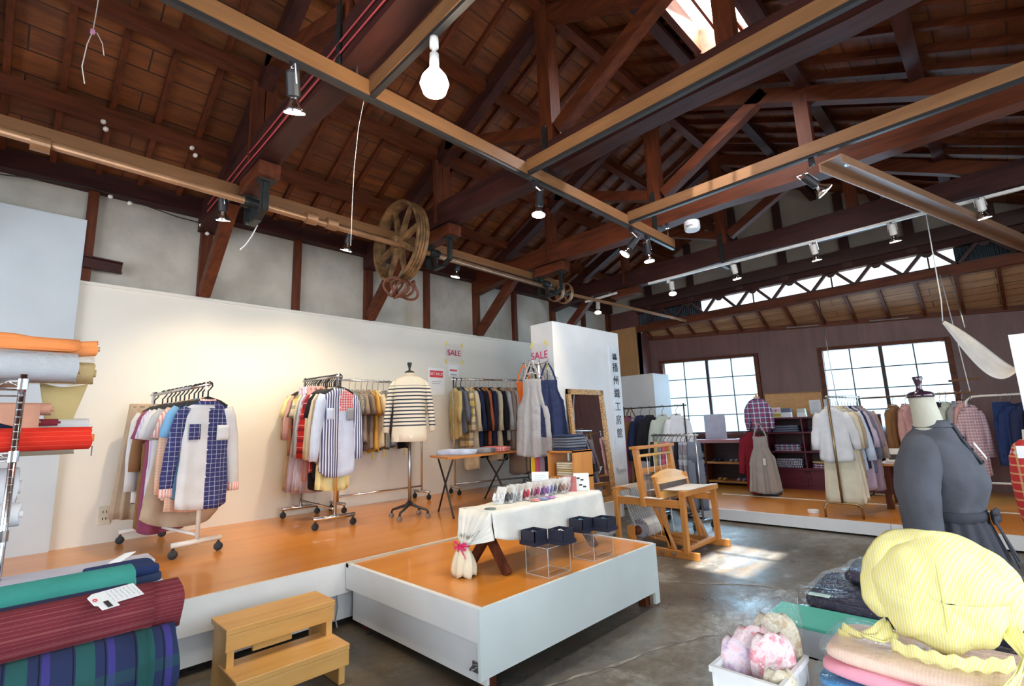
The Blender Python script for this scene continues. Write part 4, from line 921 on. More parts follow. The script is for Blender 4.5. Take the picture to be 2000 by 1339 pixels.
for x,m,lab,z,L in ((-3.74,'byellow','bright yellow scarf hanging below the linen apron',1.02,.24),(-3.68,'pinkc','pink fringed scarf hanging below the linen apron',1.0,.26),(-3.61,'mauve','mauve scarf hanging below the linen apron',1.02,.24),(-3.54,'black','black scarf hanging below the navy apron',1.02,.22)):
    mb=MB(); mb.grid(12,8,lambda u,v:Vector((x-.03+.06*u,4.04+.015*math.sin(u*14+v),z-L*v)))
    for k in range(6): mb.tube([(x-.027+.011*k,4.04,z-L),(x-.027+.011*k+.004,4.04,z-L-.04)],.002,5)
    mb.tube([(x,4.05,z),(x+.02,4.10,z+.9)],.003,5)
    tag(obj('scarf',mb,K[m],thick=.004,smooth=True),lab,'scarf')
# cube shelf with folded denim
cs=thing('cube_shelf','open orange wooden shelf box holding folded denim beside the mirror','shelf',(-3.17,4.0,0))
sx0,sx1,sy0_,sy1_=-3.35,-3.02,3.84,4.14
for x in (sx0,sx1-.018):
    mb=MB(); mb.box(x,x+.018,sy0_,sy1_,0,1.06); obj('side_panel',mb,M['loomz'],cs)
for z in (.10,.45,.80,1.045):
    mb=MB(); mb.box(sx0,sx1,sy0_,sy1_,z,z+.018); obj('shelf_board',mb,M['loomx'],cs)
mb=MB(); mb.box(sx0+.018,sx1-.018,sy1_-.008,sy1_,.03,.62); obj('back_panel',mb,M['redz'],cs)
def folded(name,label,cat,c,w,d,h,m,rz=0,group=None,wr=.006,n=10,film_=None,collar=False):
    T=None; ph=random.uniform(0,6); rot=Matrix.Rotation(rz,3,'Z'); c=Vector(c)
    mb=MB(); rings=[]; 
    def P(a,t):
        x=(w/2)*max(-1,min(1,1.18*math.cos(a))); y=(d/2)*max(-1,min(1,1.18*math.sin(a)))
        return x,y
    N=32
    for s_,z in ((.0,0.0),(.94,0),(1.0,.18),(1.015,.5),(1.0,.82),(.94,1.0),(.55,1.06),(.0,1.08)):
        ring=[]
        for k in range(N):
            a=2*PI*k/N; x,y=P(a,0)
            q=Vector((x*s_*(1+wr*math.sin(3*a+z*5+ph)),y*s_*(1+wr*math.sin(4*a+z*3+ph)),h*z+wr*h*2*math.sin(2*a+ph)*(z>.5)))
            ring.append(c+rot@q)
        rings.append(ring)
    mb.loft(rings,True,False)
    o=obj(name,mb,m,smooth=True); 
    tag(o,label,cat,group)
    if film_:
        mb=MB(); rings=[]
        for s_,z in ((.0,-.05),(.98,-.05),(1.05,.2),(1.06,.6),(1.03,.98),(.96,1.14),(.5,1.22),(.0,1.24)):
            ring=[]
            for k in range(N):
                a=2*PI*k/N; x,y=P(a,0)
                q=Vector((x*s_*(1+.03*math.sin(7*a+z*9+ph)),y*s_*(1+.03*math.sin(9*a+z*7+ph)),max(.0,h*z)+h*.05*math.sin(6*a+ph)*(z>.5)))
                ring.append(c+rot@q)
            rings.append(ring)
        mb.loft(rings,True,False); obj('plastic_sleeve',mb,film_,o,smooth=True)
    return o
M['film']=film('clear_crinkled_plastic',(1,1,1),.05,.42,22); M['film2']=film('thin_clear_plastic',(1,1,1),.03,.35,10)
for i in range(6):
    folded('folded_jeans','dark folded garment on the orange shelf box, %s of its stack'%['bottom','second from bottom','third from bottom','third from top','second from top','topmost'][i],'folded clothes',(-3.19,3.99,1.064+.026*i),.30+random.uniform(-.02,.01),.27,.022,K['denim'] if i in(0,5) else K['gden'],random.uniform(-.08,.08),'folded denim on the shelf box')
for i in range(6):
    folded('folded_trousers','cream folded garment inside the orange shelf box, %s of its stack'%['bottom','second from bottom','third from bottom','third from top','second from top','topmost'][i],'folded clothes',(-3.18,3.99,.819+.022*i),.24,.24,.019,K['cream'] if i!=2 else K['khaki'],random.uniform(-.08,.08),'folded cream clothes in the shelf box')
# striped top on dress form A
def dressform_base(T,x,y,z,h,m=M['blackp']):
    mb=MB(); mb.tube([(x,y,z+.12),(x,y,h)],.016,12); obj('pole',mb,M['steel'],T,smooth=True)
    for k in range(4):
        a=k*PI/2+.5; mb=MB(); c,s_=math.cos(a),math.sin(a)
        mb.tube([(x,y,z+.17),(x+.05*c,y+.05*s_,z+.13),(x+.20*c,y+.20*s_,z+.085),(x+.21*c,y+.21*s_,z+.055)],[.02,.016,.012,.012],8); obj('leg',mb,M['black'],T,smooth=True)
        mb=MB(); mb.lathe((x+.21*c-.01,y+.21*s_,z+.028),[(.01,0),(.027,.002),(.027,.018),(.01,.02)],14,axis='x'); obj('caster',mb,M['steel'],T)
fa=thing('dress_form','cream neck dress form on a black wheeled base under the striped top','dress form',(-4.535,2.99,zs))
dressform_base(fa,-4.535,2.99,zs,1.3)
mb=MB(); mb.lathe((-4.535,2.99,1.80),[(.08,-.5),(.10,-.3),(.105,-.12),(.09,-.02),(.055,.06),(.052,.09),(.05,.13),(.0,.131)],24); obj('torso',mb,plain('form_linen',(.72,.62,.46),.8),fa,smooth=True)
mb=MB(); mb.lathe((-4.535,2.99,1.93),[(.05,0),(.052,.012),(.03,.022),(.012,.03),(.011,.055),(.02,.08),(.026,.105),(.02,.115),(0,.116)],20); obj('finial',mb,M['blackp'],fa,smooth=True)
def stripetop():
    t=NT('navy_striped_jersey'); v=t.coord(); sp=t.node('ShaderNodeSeparateXYZ'); t.lk(v,sp.inputs[0]); z=sp.outputs[2]
    m=stripes(t,z,26,.38); a=t.math('LESS_THAN',z,-.11); b=t.math('GREATER_THAN',z,-.56); f=t.math('MULTIPLY',t.math('MULTIPLY',a,b),m)
    t.lk(t.mix(f,(.76,.70,.56),(.03,.04,.07)),t.b.inputs['Base Color']); setp(t.b,rough=.9); return t.mat
sm_=stripetop()
tp=thing('striped_top','cream long-sleeved top with navy stripes on the dress form','top',(-4.535,2.99,1.90),R(58))
mb=MB(); rings=[]
for z,a,b in ((.0,.075,.07),(-.03,.125,.085),(-.06,.165,.095),(-.12,.178,.115),(-.22,.17,.13),(-.36,.165,.12),(-.5,.172,.125),(-.62,.182,.13),(-.70,.185,.135)):
    rings.append([Vector((a*(abs(math.cos(t))**.85)*(1 if math.cos(t)>0 else -1),b*math.sin(t)+.006*math.sin(5*t+z*8),z)) for t in [2*PI*k/36 for k in range(36)]])
mb.loft(rings,True,False); obj('body',mb,sm_,tp,world=False,smooth=True,thick=.004,wr=(.12,.02))
for sx in(-1,1):
    mb=MB(); pts=[(sx*.14,0,-.07),(sx*.18,0,-.12),(sx*.21,0,-.28),(sx*.232,.0,-.45),(sx*.245,-.01,-.60)]; mb.tube(pts,[.045,.054,.050,.047,.046],14,flat=.75); obj('sleeve',mb,sm_,tp,world=False,smooth=True)
# folding table with folded shirts
ft=thing('folding_table','small orange-topped folding table on crossed black legs behind the striped top','folding table',(-4.4,3.75,zs))
TZ=1.03
Tc=[(-4.62,3.28),(-4.05,3.38),(-4.42,4.42),(-4.98,4.30)]
Tc=[(-4.66,3.34),(-4.10,3.16),(-4.30,4.40),(-4.98,4.50)]
mb=MB(); mb.hexa([Vector((x,y,TZ-.022)) for x,y in Tc]+[Vector((x,y,TZ)) for x,y in Tc]); obj('table_top',mb,M['loomy'],ft)
for a,b in ((0,3),):
    pass
def xleg(q0,q1):
    for s_,(A_,B_) in enumerate((((q0[0],q0[1]),(q1[0],q1[1])),((q1[0],q1[1]),(q0[0],q0[1])))):
        mb=MB(); mb.tube([(A_[0],A_[1],TZ-.025),((A_[0]+B_[0])/2,(A_[1]+B_[1])/2,(TZ+zs)/2+.02),(B_[0],B_[1],zs+.005)],.011,8); obj('leg',mb,M['black'],ft,smooth=True)
xleg((-4.62,3.42),(-4.12,3.24)); xleg((-4.90,4.36),(-4.36,4.28))
for (x,y,m,lab,rz,w_) in ((-4.55,3.55,'lst','pale blue folded shirt, foremost on the folding table',.3,.30),(-4.40,3.60,'pblue','bright pale blue folded shirt in the middle of the folding table',.2,.28),(-4.42,3.92,'grey','grey folded shirt beside the red one on the folding table',.4,.26),(-4.45,4.15,'redch','red and white check folded shirt at the far end of the folding table',.5,.34)):
    folded('folded_shirt',lab,'folded shirt',(x,y,TZ+.001),w_,.24,.055,K[m],rz,'folded shirts on the folding table',wr=.04)
folded('folded_shirt','second red check shirt lying under the first on the folding table','folded shirt',(-4.62,4.36,TZ+.001),.26,.2,.04,K['redch'],.2,'folded shirts on the folding table',wr=.04)
# sale signs
M['sheetc']=film('clear_sign_sheet',(.98,.98,.98),.02,.02,1)
def sale(x,y,z,right,lab,n=(1,0,0),w=.22):
    T=thing('sale_sheet',lab,'sign',(x,y,z)); r=Vector(right); nn=Vector(n)
    mb=MB(); c=Vector((x,y,z)); 
    q=[c+r*a*w/2+Vector((0,0,b*.14))+nn*.002 for a,b in((-1,-1),(1,-1),(1,1),(-1,1))]; mb.add(q+[p+nn*.001 for p in q],[(0,1,2,3),(7,6,5,4)]); obj('clear_sheet',mb,M['sheetc'],T)
    text('lettering','SALE',.125,M['pinkink'],T,face(c+nn*.006,r,(0,0,1)))
    for a,b in((-1,-1),(1,-1),(1,1),(-1,1)):
        mb=MB(); p=c+r*a*w*.47+Vector((0,0,b*.135))+nn*.006; mb.beam(p-r*.02-Vector((0,0,.03*a*-b)),p+r*.02+Vector((0,0,.03*a*-b)),.025,.002,up=nn); obj('tape_strip',mb,M['tape'],T)
    return T
sale(XW+.04,4.70,2.47,(0,1,0),'magenta SALE lettering taped with yellow strips on the cream wall',w=.34)
sale(-3.77,4.265,2.12,(1,0,0),'magenta SALE lettering taped on the narrow side of the display block above the aprons',n=(0,-1,0),w=.24)
def sheet(name,label,cat,x,y,z,right,w,h,m,n=(1,0,0)):
    r=Vector(right);nn=Vector(n);c=Vector((x,y,z)); mb=MB(); u=Vector((0,0,1))
    q=[c+r*a*w/2+u*b*h/2+nn*.002 for a,b in((-1,-1),(1,-1),(1,1),(-1,1))]; mb.add(q+[p+nn*.003 for p in q],[(3,2,1,0),(4,5,6,7),(0,1,5,4),(1,2,6,5),(2,3,7,6),(3,0,4,7)]); return tag(obj(name,mb,m),label,cat)
s1=sheet('notice','small white SET SALE! notice with red banner on the cream wall beside the striped top','notice',XW+.04,4.36,2.02,(0,1,0),.30,.40,M['paper'])
mb=MB(); mb.box(XW+.046,XW+.048,4.24,4.48,2.08,2.18); obj('banner',mb,M['red'],s1); text('lettering','SET SALE!',.055,M['paper'],s1,face((XW+.050,4.36,2.13),(0,1,0),(0,0,1)))
mb=MB(); mb.box(XW+.046,XW+.047,4.27,4.45,2.015,2.02); mb.box(XW+.046,XW+.047,4.27,4.42,1.985,1.99); obj('small_print',mb,M['ink'],s1)
s2=sheet('notice','smaller white price notice with one red line below the wall SALE sign','notice',XW+.04,4.68,2.20,(0,1,0),.20,.18,M['paper'])
mb=MB(); mb.box(XW+.046,XW+.047,4.61,4.75,2.19,2.215); obj('red_line',mb,M['red'],s2)
mb=MB(); mb.box(XW+.046,XW+.047,4.62,4.74,2.13,2.138); obj('small_print',mb,M['ink'],s2)
# ================= platform display
bn=thing('bench','low wooden bench with splayed legs under the tied white cloth','bench',(-2.47,2.7,zs))
mb=MB(); mb.box(-2.61,-2.33,2.13,3.24,.765,.79); obj('bench_top',mb,M['redy'],bn)
for y in (2.22,3.12):
    for x0,x1 in ((-2.58,-2.30),(-2.36,-2.66)):
        mb=MB(); mb.beam((x0,y,.77),(x1,y,zs),.055,.035,up=(0,1,0)); obj('leg',mb,M['redz'],bn)
K['calico']=C_('white_calico',(.74,.75,.72),bump=.3)
# cloth: draped, gathered at the near end by a ribbon
mb=MB(); 
tx0,tx1,ty0,ty1,tz=-2.625,-2.315,2.11,3.26,.80
def drape(u,v): # u along y, v across: front hem -> top -> back hem
    y=ty0+(ty1-ty0)*u
    sag=.22+.025*math.sin(u*5)-.05*(u-.5)**2-(.06*(1-u) if u<.3 else 0)
    if v<.35: t=(.35-v)/.35; return Vector((tx1+.004+.012*t*math.sin(u*26)+.02*t,y,tz-sag*t*(1+.05*math.sin(u*9))))
    if v<.65: t=(v-.35)/.3; return Vector((tx1+(tx0-tx1)*t,y,tz+.003*math.sin(t*9+u*20)))
    t=(v-.65)/.35; return Vector((tx0-.015*t*(1+math.sin(u*22)),y,tz-sag*t))
mb.grid(50,30,drape)
cl=obj('table_cloth',mb,K['calico'],smooth=True,thick=.003,wr=(.15,.012)); tag(cl,'white calico cloth over the low bench, tied with a ribbon at its near end','tablecloth')
kn=Vector((-2.50,2.045,.60)); mb=MB(); rings=[]; N=40
def perim(k):
    a=k/N; 
    L=[(tx1+.02,.64),(tx1,.72),(tx1,tz),((tx0+tx1)/2,tz),(tx0,tz),(tx0-.02,.64)]
    s_=a*(len(L)-1); i=int(min(s_,len(L)-2)); f=s_-i; return Vector((L[i][0]*(1-f)+L[i+1][0]*f,ty0,L[i][1]*(1-f)+L[i+1][1]*f))
prof=[(0,0,1),(.3,.02,.8),(.6,.045,.5),(.85,.06,.22),(1,.065,.1)]
rows=[]
for t,yy,sc in prof:
    row=[]
    for k in range(N+1):
        p=perim(k); c=Vector((kn.x,ty0-yy,p.z*(1-t)+kn.z*t)); x=kn.x+(p.x-kn.x)*sc+.010*t*math.sin(k*1.9)
        row.append(Vector((x,ty0-yy-.016*math.cos(k*1.9)*t,p.z*(1-t)+(kn.z+.0)*t)))
    rows.append(row)
b_=len(mb.v); mb.v+=[p for r_ in rows for p in r_]
for i in range(len(rows)-1):
    for k in range(N): mb.f.append((b_+i*(N+1)+k,b_+i*(N+1)+k+1,b_+(i+1)*(N+1)+k+1,b_+(i+1)*(N+1)+k)); mb.m.append(0)
obj('gathered_end',mb,K['calico'],cl,smooth=True,thick=.003)
mb=MB(); rings=[]
for t in range(9):
    f=t/8; r=.028+.055*math.sin(f*PI*.62)**1.1; z=kn.z-.175*f
    rings.append([Vector((kn.x-.01+r*(1+.16*math.sin(7*a+t*.5))*math.cos(a),kn.y+.75*r*(1+.14*math.sin(9*a+1))*math.sin(a),z+.010*f*math.sin(5*a))) for a in [2*PI*k/40 for k in range(40)]])
mb.loft(rings,True,False); obj('gathered_tail',mb,K['cream'],cl,smooth=True,thick=.003)
mb=MB(); mb.torus(kn,.03,.007,24,6,'z'); 
for s_ in(-1,1):
    mb.grid(6,2,lambda u,v:kn+Vector((s_*(.01+.05*math.sin(u*PI)),-.035+.0*v,.02*math.sin(u*2*PI)+.014*(v-.5)))); mb.grid(5,2,lambda u,v:kn+Vector((s_*.045*u+.012*(v-.5),-.035-.004*math.sin(u*6),-.07*u)))
obj('ribbon_bow',mb,plain('magenta_ribbon',(.72,.02,.16),.5),cl,thick=.002)
# packets of accessories in clear bags, cards
pk=[(2.23,'silver','white frilly hair tie packet at the near end of the cloth',(.75,.75,.78)),(2.30,'char','charcoal hair clip packet, second on the cloth',(.12,.13,.15)),(2.36,'wh','pale grey scrunchie packet',(.6,.62,.68)),(2.41,'wh2','white lace packet leaning back',(.75,.76,.8)),(2.46,'rd','dark red bookmark packet',(.45,.03,.06)),(2.53,'br','brown patterned packet beside the red bookmark',(.30,.18,.16)),(2.60,'mg','magenta ribbon packet right of the brown patterned one',(.55,.10,.28)),(2.67,'pr','violet ribbon packet in the middle of the row',(.30,.16,.42)),(2.74,'bl','blue ribbon packet right of the violet one',(.22,.25,.60)),(2.80,'sl','slate striped packet between blue and brown packets',(.25,.25,.35)),(2.86,'bn','brown bow packet below the upright white card',(.32,.18,.14)),(2.92,'ps','dusty pink bow packet',(.6,.35,.38)),(2.98,'gr','grey green packet at the far end of the row',(.35,.38,.36))]
for i,(y,nm,lab,c) in enumerate(pk):
    y+=.10
    T=thing('accessory_packet',lab,'packet',(-2.50,y,.803),0,'clear packets on the white cloth'); x=-2.50+.02*math.sin(i*2)
    mb=MB(); mb.grid(6,6,lambda u,v:Vector((x-.055+.11*u,y-.0+.045*v-.012*math.sin(PI*u)*math.sin(PI*v),.803+.12*v))); mb.grid(6,6,lambda u,v:Vector((x-.055+.11*u,y+.0+.045*v+.010*math.sin(PI*u)*math.sin(PI*v),.803+.12*v)))
    obj('clear_bag',mb,M['film'],T,smooth=True)
    mb=MB(); mb.grid(2,2,lambda u,v:Vector((x-.045+.09*u,y+.012+.045*v,.806+.105*v))); obj('backing_card',mb,M['paper'],T,thick=.001)
    m=plain('accessory_'+nm,c,.6,.25,60); mb=MB()
    for k in range(3): mb.lathe((x-.03+.03*k,y+.01+.008*k,.81),[(.004,0),(.018-.003*k,.02),(.012,.045),(.004,.065)],8)
    mb.box(x-.04,x+.04,y+.02,y+.023,.803,.86); obj('accessory',mb,m,T)
for i,(y,c,lab) in enumerate([(2.58,(.75,.25,.25),'red flat coaster packet lying in front of the row'),(2.66,(.25,.30,.65),'blue patterned coaster packet lying in front of the row'),(2.74,(.55,.25,.60),'violet coaster packet lying in front of the row'),(2.16,(.15,.2,.2),'dark oval brooch packet lying at the near end of the cloth')]):
    mb=MB(); mb.lathe((-2.38,y,.806),[(.0,0),(.035,.001),(.035,.006),(.0,.008)],16); tag(obj('flat_packet',mb,plain('coaster_%d'%i,c,.5,.3,50)),lab,'packet')
def card(lab,y,x,w,h,tilt,m,extra=None):
    T=thing('display_card',lab,'card',(x,y,.80)); c=Vector((x,y,.805)); r=Vector((.80,.6,0)).normalized(); bk=Vector((-.6,.8,0)).normalized(); u=(Vector((0,0,1))*math.cos(tilt)+bk*math.sin(tilt)).normalized(); n=r.cross(u)
    q=[c-r*w/2,c+r*w/2,c+r*w/2+u*h,c-r*w/2+u*h]; mb=MB(); mb.add(q+[p+n*.004 for p in q],[(3,2,1,0),(4,5,6,7),(0,1,5,4),(1,2,6,5),(2,3,7,6),(3,0,4,7)]); obj('card',mb,m,T)
    mb=MB()
    if extra=='lines':
        for k in range(9): p=c-r*w*.38+u*h*(.12+.09*k)+n*.005; mb.beam(p,p+r*w*(.7 if k%3 else .5),.002,.004,up=u)
        obj('printed_lines',mb,plain('pale_blue_print',(.4,.55,.62),.6),T)
    if extra=='dots':
        for a,b in ((-.2,.7),(.05,.6),(-.05,.3),(.2,.2)): p=c+r*w*a+u*h*b+n*.005; mb.beam(p-r*.012,p+r*.012,.004,.012,up=u)
        obj('earrings',mb,M['ink'],T)
    if extra=='fan':
        for k in range(5):
            m2=MB(); p=c+r*w*.0+u*h*.12+n*.006; m2.beam(p+r*(.008*k-.02),p+r*(.016*k-.03)+u*h*.45,.003,.008,up=n); obj('coloured_strip',m2,plain('strip%d'%k,[(.1,.5,.5),(.1,.2,.6),(.6,.2,.5),(.8,.8,.85),(.1,.4,.3)][k],.5),T)
card('white printed price card standing upright behind the packets',2.88,-2.60,.13,.16,.25,M['paper'],'lines')
card('dark pink card with fanned colourful strips',3.06,-2.47,.12,.12,.5,plain('dark_pink_card',(.45,.12,.14),.6),'fan')
card('pale blue card with two pairs of black earrings at the far end of the cloth',3.17,-2.43,.12,.14,.5,plain('pale_blue_card',(.70,.80,.85),.6),'dots')
# acrylic risers and black boxes
t=NT('clear_acrylic'); gl=t.node('ShaderNodeBsdfGlossy'); gl.inputs['Roughness'].default_value=.03; tr=t.node('ShaderNodeBsdfTransparent'); tr.inputs[0].default_value=(.97,.985,.99,1); lw=t.node('ShaderNodeLayerWeight'); lw.inputs[0].default_value=.25
mx=t.node('ShaderNodeMixShader'); t.lk(t.math('ADD',t.math('MULTIPLY',lw.outputs['Facing'],.30),.03),mx.inputs[0]); t.lk(tr.outputs[0],mx.inputs[1]); t.lk(gl.outputs[0],mx.inputs[2]); t.lk(mx.outputs[0],t.out.inputs[0]); M['acrylic']=t.mat
M['acredge']=plain('acrylic_polished_edge',(.60,.66,.70),.2)
M['navybox']=plain('navy_black_card_box',(.012,.014,.035),.55)
def riser(lab,x0,x1,y0,y1,z1,g):
    T=thing('acrylic_riser',lab,'display riser',((x0+x1)/2,(y0+y1)/2,zs),0,g); e=.0022
    mb=MB(); mb.box(x0,x1,y0,y1,z1-.004,z1); mb.box(x0,x0+.003,y0,y1,zs,z1); mb.box(x1-.003,x1,y0,y1,zs,z1); mb.box(x0,x1,y0,y0+.003,zs,z1); mb.box(x0,x1,y1-.003,y1,zs,z1); obj('panels',mb,M['acrylic'],T)
    mb=MB()
    for x in (x0,x1):
        for y in (y0,y1): mb.box(x-e/2,x+e/2,y-e/2,y+e/2,zs,z1)
    for x in (x0,x1): mb.box(x-e/2,x+e/2,y0,y1,zs,zs+e); mb.box(x-e/2,x+e/2,y0,y1,z1-e,z1)
    for y in (y0,y1): mb.box(x0,x1,y-e/2,y+e/2,zs,zs+e); mb.box(x0,x1,y-e/2,y+e/2,z1-e,z1)
    obj('polished_edges',mb,M['acredge'],T)
riser('clear acrylic riser nearer to the platform corner',-2.24,-2.06,2.32,2.53,.585,'clear acrylic risers')
riser('clear acrylic riser farther along the platform edge',-2.235,-2.06,2.78,3.0,.585,'clear acrylic risers')
def jbox(lab,x,y,c,rz,kind):
    T=thing('jewellery_box',lab,'box',(x,y,.586),rz,'black boxes on the risers'); s_=.058
    mb=MB(); mb.box(-s_,s_,-s_,s_,0,.008)
    for a in ((-s_,-s_+.005,-s_,s_),(s_-.005,s_,-s_,s_),(-s_,s_,-s_,-s_+.005),(-s_,s_,s_-.005,s_)): mb.box(*a,0.01,.085)
    obj('tray',mb,M['navybox'],T,world=False)
    mb=MB(); mb.box(-.066,.066,-.066,.066,0,.022); obj('lid_below',mb,M['navybox'],T,world=False)
    mb=MB()
    for k in range(7): a=k*2.4; mb.lathe((.026*math.cos(a)*(k%3)/2,.026*math.sin(a)*(k%3)/2,.066),[(.003,0),(.012,.006),(.003,.013)],7)
    obj('earrings',mb,c,T,world=False)
    mb=MB(); mb.box(-s_+.006,s_-.006,-s_+.006,s_-.006,.05,.066); obj('cushion',mb,M['navybox'],T,world=False)
teal=plain('teal_glass_beads',(.03,.35,.42),.3,.2,80); silv=plain('silver_letters',(.75,.76,.78),.3,.1,metal=.6)
jbox('near left black box with empty looking interior on the first riser',-2.21,2.37,plain('dark_beads',(.04,.04,.06),.3),0,0)
jbox('black box with silver earrings on the first riser',-2.09,2.49,silv,.05,0)
jbox('black box with teal earrings, left on the second riser',-2.20,2.84,teal,0,0)
jbox('black box with teal earrings, right on the second riser',-2.09,2.96,teal,.05,0)
# ================= loom
lm=thing('floor_loom','small orange wooden floor loom with white warp and cloth roll beyond the platform','loom',(-2.8,5.05,0))
LW=('loomx','loomz','loomy')
yn,yf=4.70,5.42; xl,xr=-3.14,-2.38
def bar(nm,p0,p1,w,h,m='loomx',up=(0,0,1),**k):
    mb=MB(); mb.beam(p0,p1,w,h,up); return obj(nm,mb,M[m],lm,bevel=.004,**k)
for y in (yn,yf):
    o=bar('foot_runner',(-3.25,y,.035),(-2.26,y,.035),.045,.07)
    for x in (-2.50,-2.62) if y==yn else (-2.6,):
        mb=MB(); mb.lathe((x,y-.03 if y==yn else y,.04),[(.018,0),(.018,-.012),(.008,-.016)],12,axis='y'); obj('bolt',mb,M['steel'],o)
    bar('front_post',(xr,y,.05),(xr,y,.60),.05,.055,'loomz',up=(0,1,0))
    bar('rear_post',(xl,y,.05),(xl,y,.60),.045,.05,'loomz',up=(0,1,0))
    bar('side_rail',(xl,y,.50),(xr,y,.50),.035,.075)
    bar('castle_post',(-2.80,y,.45),(-2.86,y,1.03),.05,.07,'loomz',up=(0,1,0))
    bar('diagonal_stay',(-2.72,y+.03,.50),(-2.52,y+.03,.06),.035,.05,'loomz',up=(0,1,0))
bar('castle_top',(-2.86,yn-.05,1.045),(-2.86,yf+.05,1.045),.10,.03,'loomy')
bar('castle_crossbar',(-2.84,yn,.80),(-2.84,yf,.80),.025,.06,'loomy')
mb=MB(); mb.tube([(-2.84,yn,.96),(-2.84,yf,.96)],.016,12); obj('heddle_roller',mb,M['piney'],lm,smooth=True)
bar('breast_beam',(xr+.01,yn-.03,.605),(xr+.01,yf+.03,.605),.07,.05,'loomy'); bar('back_beam',(xl,yn-.02,.61),(xl,yf+.02,.61),.05,.04,'loomy')
bar('cross_tie',(-2.42,yn,.07),(-2.42,yf,.07),.05,.04,'loomy'); bar('low_cross_tie',(-3.0,yn,.12),(-3.0,yf,.12),.04,.06,'loomy')
bar('treadle',(-2.95,4.95,.10),(-2.42,4.95,.06),.045,.02); bar('treadle',(-2.95,5.05,.10),(-2.42,5.05,.06),.045,.02); bar('treadle',(-2.95,5.15,.14),(-2.42,5.15,.06),.045,.02)
# beater
bt=MB(); 
b0=Vector((-2.62,0,.46)); bt_=[]
mb=MB(); rows=[]
for k in range(15):
    u=k/14; y=yn+.02+(yf-yn-.04)*u; zt_=.755+.05*math.sin(PI*u); 
    rows.append([Vector((-2.66,y,.68)),Vector((-2.64,y,.68)),Vector((-2.70,y,zt_)),Vector((-2.72,y,zt_))])
mb.loft(rows,True,True); b=obj('beater',mb,M['piney'],lm,smooth=False)
for y in (yn+.03,yf-.03):
    mb=MB(); mb.beam((-2.68,y,.75),(-2.56,y,.08),.035,.05,up=(0,1,0)); obj('sword',mb,M['loomz'],b)
mb=MB(); mb.beam((-2.62,yn+.03,.575),(-2.62,yf-.03,.575),.05,.07); obj('lower_bar',mb,M['piney'],b)
mb=MB()
for k in range(60): y=yn+.06+(yf-yn-.12)*k/59; mb.box(-2.655,-2.65,y-.0015,y+.0015,.61,.68)
obj('reed',mb,M['steel'],b)
K['warp']=C_('white_warp_cloth',(.80,.80,.78),[('y',60,.3,0,(.62,.62,.62),.5)])
mb=MB(); mb.grid(8,4,lambda u,v:Vector((-2.62+(xr+.05+2.62)*u,yn+.07+(yf-yn-.14)*v,.625+.012*u-.006*math.sin(PI*u)))); obj('woven_cloth',mb,K['warp'],lm,thick=.003,smooth=True)
mb=MB()
for k in range(26): y=yn+.07+(yf-yn-.14)*k/25; mb.tube([(xl,y,.635),(-2.85,y,.60),(-2.64,y,.62)],.0016,4)
obj('warp_threads',mb,M['paper'],lm)
mb=MB()
for k in range(26): y=yn+.07+(yf-yn-.14)*k/25; mb.beam((xl+.01,y,.60),(-2.98,y,.22),.012 if k%2 else .004,.003)
obj('warp_sticks',mb,plain('pale_warp_sticks',(.62,.66,.70),.5),lm)
mb=MB(); mb.tube([(-2.96,yn+.04,.19),(-2.96,yf-.04,.19)],.045,14); obj('warp_beam',mb,M['redy'],lm,smooth=True)
mb=MB(); mb.tube([(-2.96,yn+.10,.19),(-2.96,yf-.14,.19)],.095,24); mb.tube([(-2.96,yn+.095,.19),(-2.96,yn+.15,.19)],.10,24,mi=1); obj('cloth_roll',mb,[K['warp'],K['patch']],lm,smooth=False)
bar('beam_bracket',(-3.0,yn+.03,.04),(-3.0,yn+.03,.24),.08,.04,'loomz',up=(0,1,0))
for k in range(4):
    y=yn+.12+.14*k; mb=MB(); mb.tube([(-2.80,y,.95),(-2.80,y,.66),(-2.80,y+.01,.30),(-2.78,y,.12)],.003,5); obj('tie_cord',mb,M['paper'],lm)
mb=MB(); mb.box(-2.83,-2.79,yn+.06,yf-.06,.52,.74); 
mb=MB()
for k in range(40): y=yn+.07+(yf-yn-.14)*k/39; mb.box(-2.802,-2.798,y-.001,y+.001,.48,.76)
for z in (.48,.76): mb.box(-2.81,-2.79,yn+.05,yf-.05,z-.006,z+.006)
obj('heddle_frame',mb,M['steel'],lm)
mb=MB(); mb.box(-3.02,-2.60,yn-.03,yn+.03,.54,.548); tag(obj('shuttle_stick',mb,M['paper']),'thin white shuttle stick lying along the near rail of the loom','shuttle')
mb=MB(); mb.box(-2.90,-2.84,4.85,4.95,.70,.78); 
LF=1.0; LS=1.0; WF=.72
# ================= far racks
hrack('clothes_rack','thin black pipe rack with dark jackets and sage shirts left of the first window',(-4.10,6.50),(-3.15,6.50),1.525,0,M['black'],foot=.17,r=.010,lower=.14,caster=False)
for i,(x,k,lab,kd,L,w_,sl) in enumerate([(-4.06,'plum','plum scarf dress at the left end of the thin black rack','dress',.95,.20,'none'),(-3.99,'brown','dark brown apron next to the plum dress','apron',.95,.22,'none'),(-3.83,'navy','navy jacket hanging edge-on behind the vertical sign','jacket',.62,.34,'long'),(-3.68,'black','black collared jacket facing out under the window light','jacket',.60,.40,'long'),(-3.48,'sage','pale sage shirt facing out in front of the first window','shirt',.60,.38,'long'),(-3.27,'white','white grey shirt at the right end of the thin black rack','shirt',.60,.36,'long')]):
    garment(lab,{'dress':'dress','apron':'apron','jacket':'jacket','shirt':'shirt'}[kd],K[k],(x,6.50,1.53),R(30+random.uniform(-8,8)),kind=kd,L=L,w=w_,sl=sl,hk='wire',hangm=M['black'],group='clothes on the thin black rack')
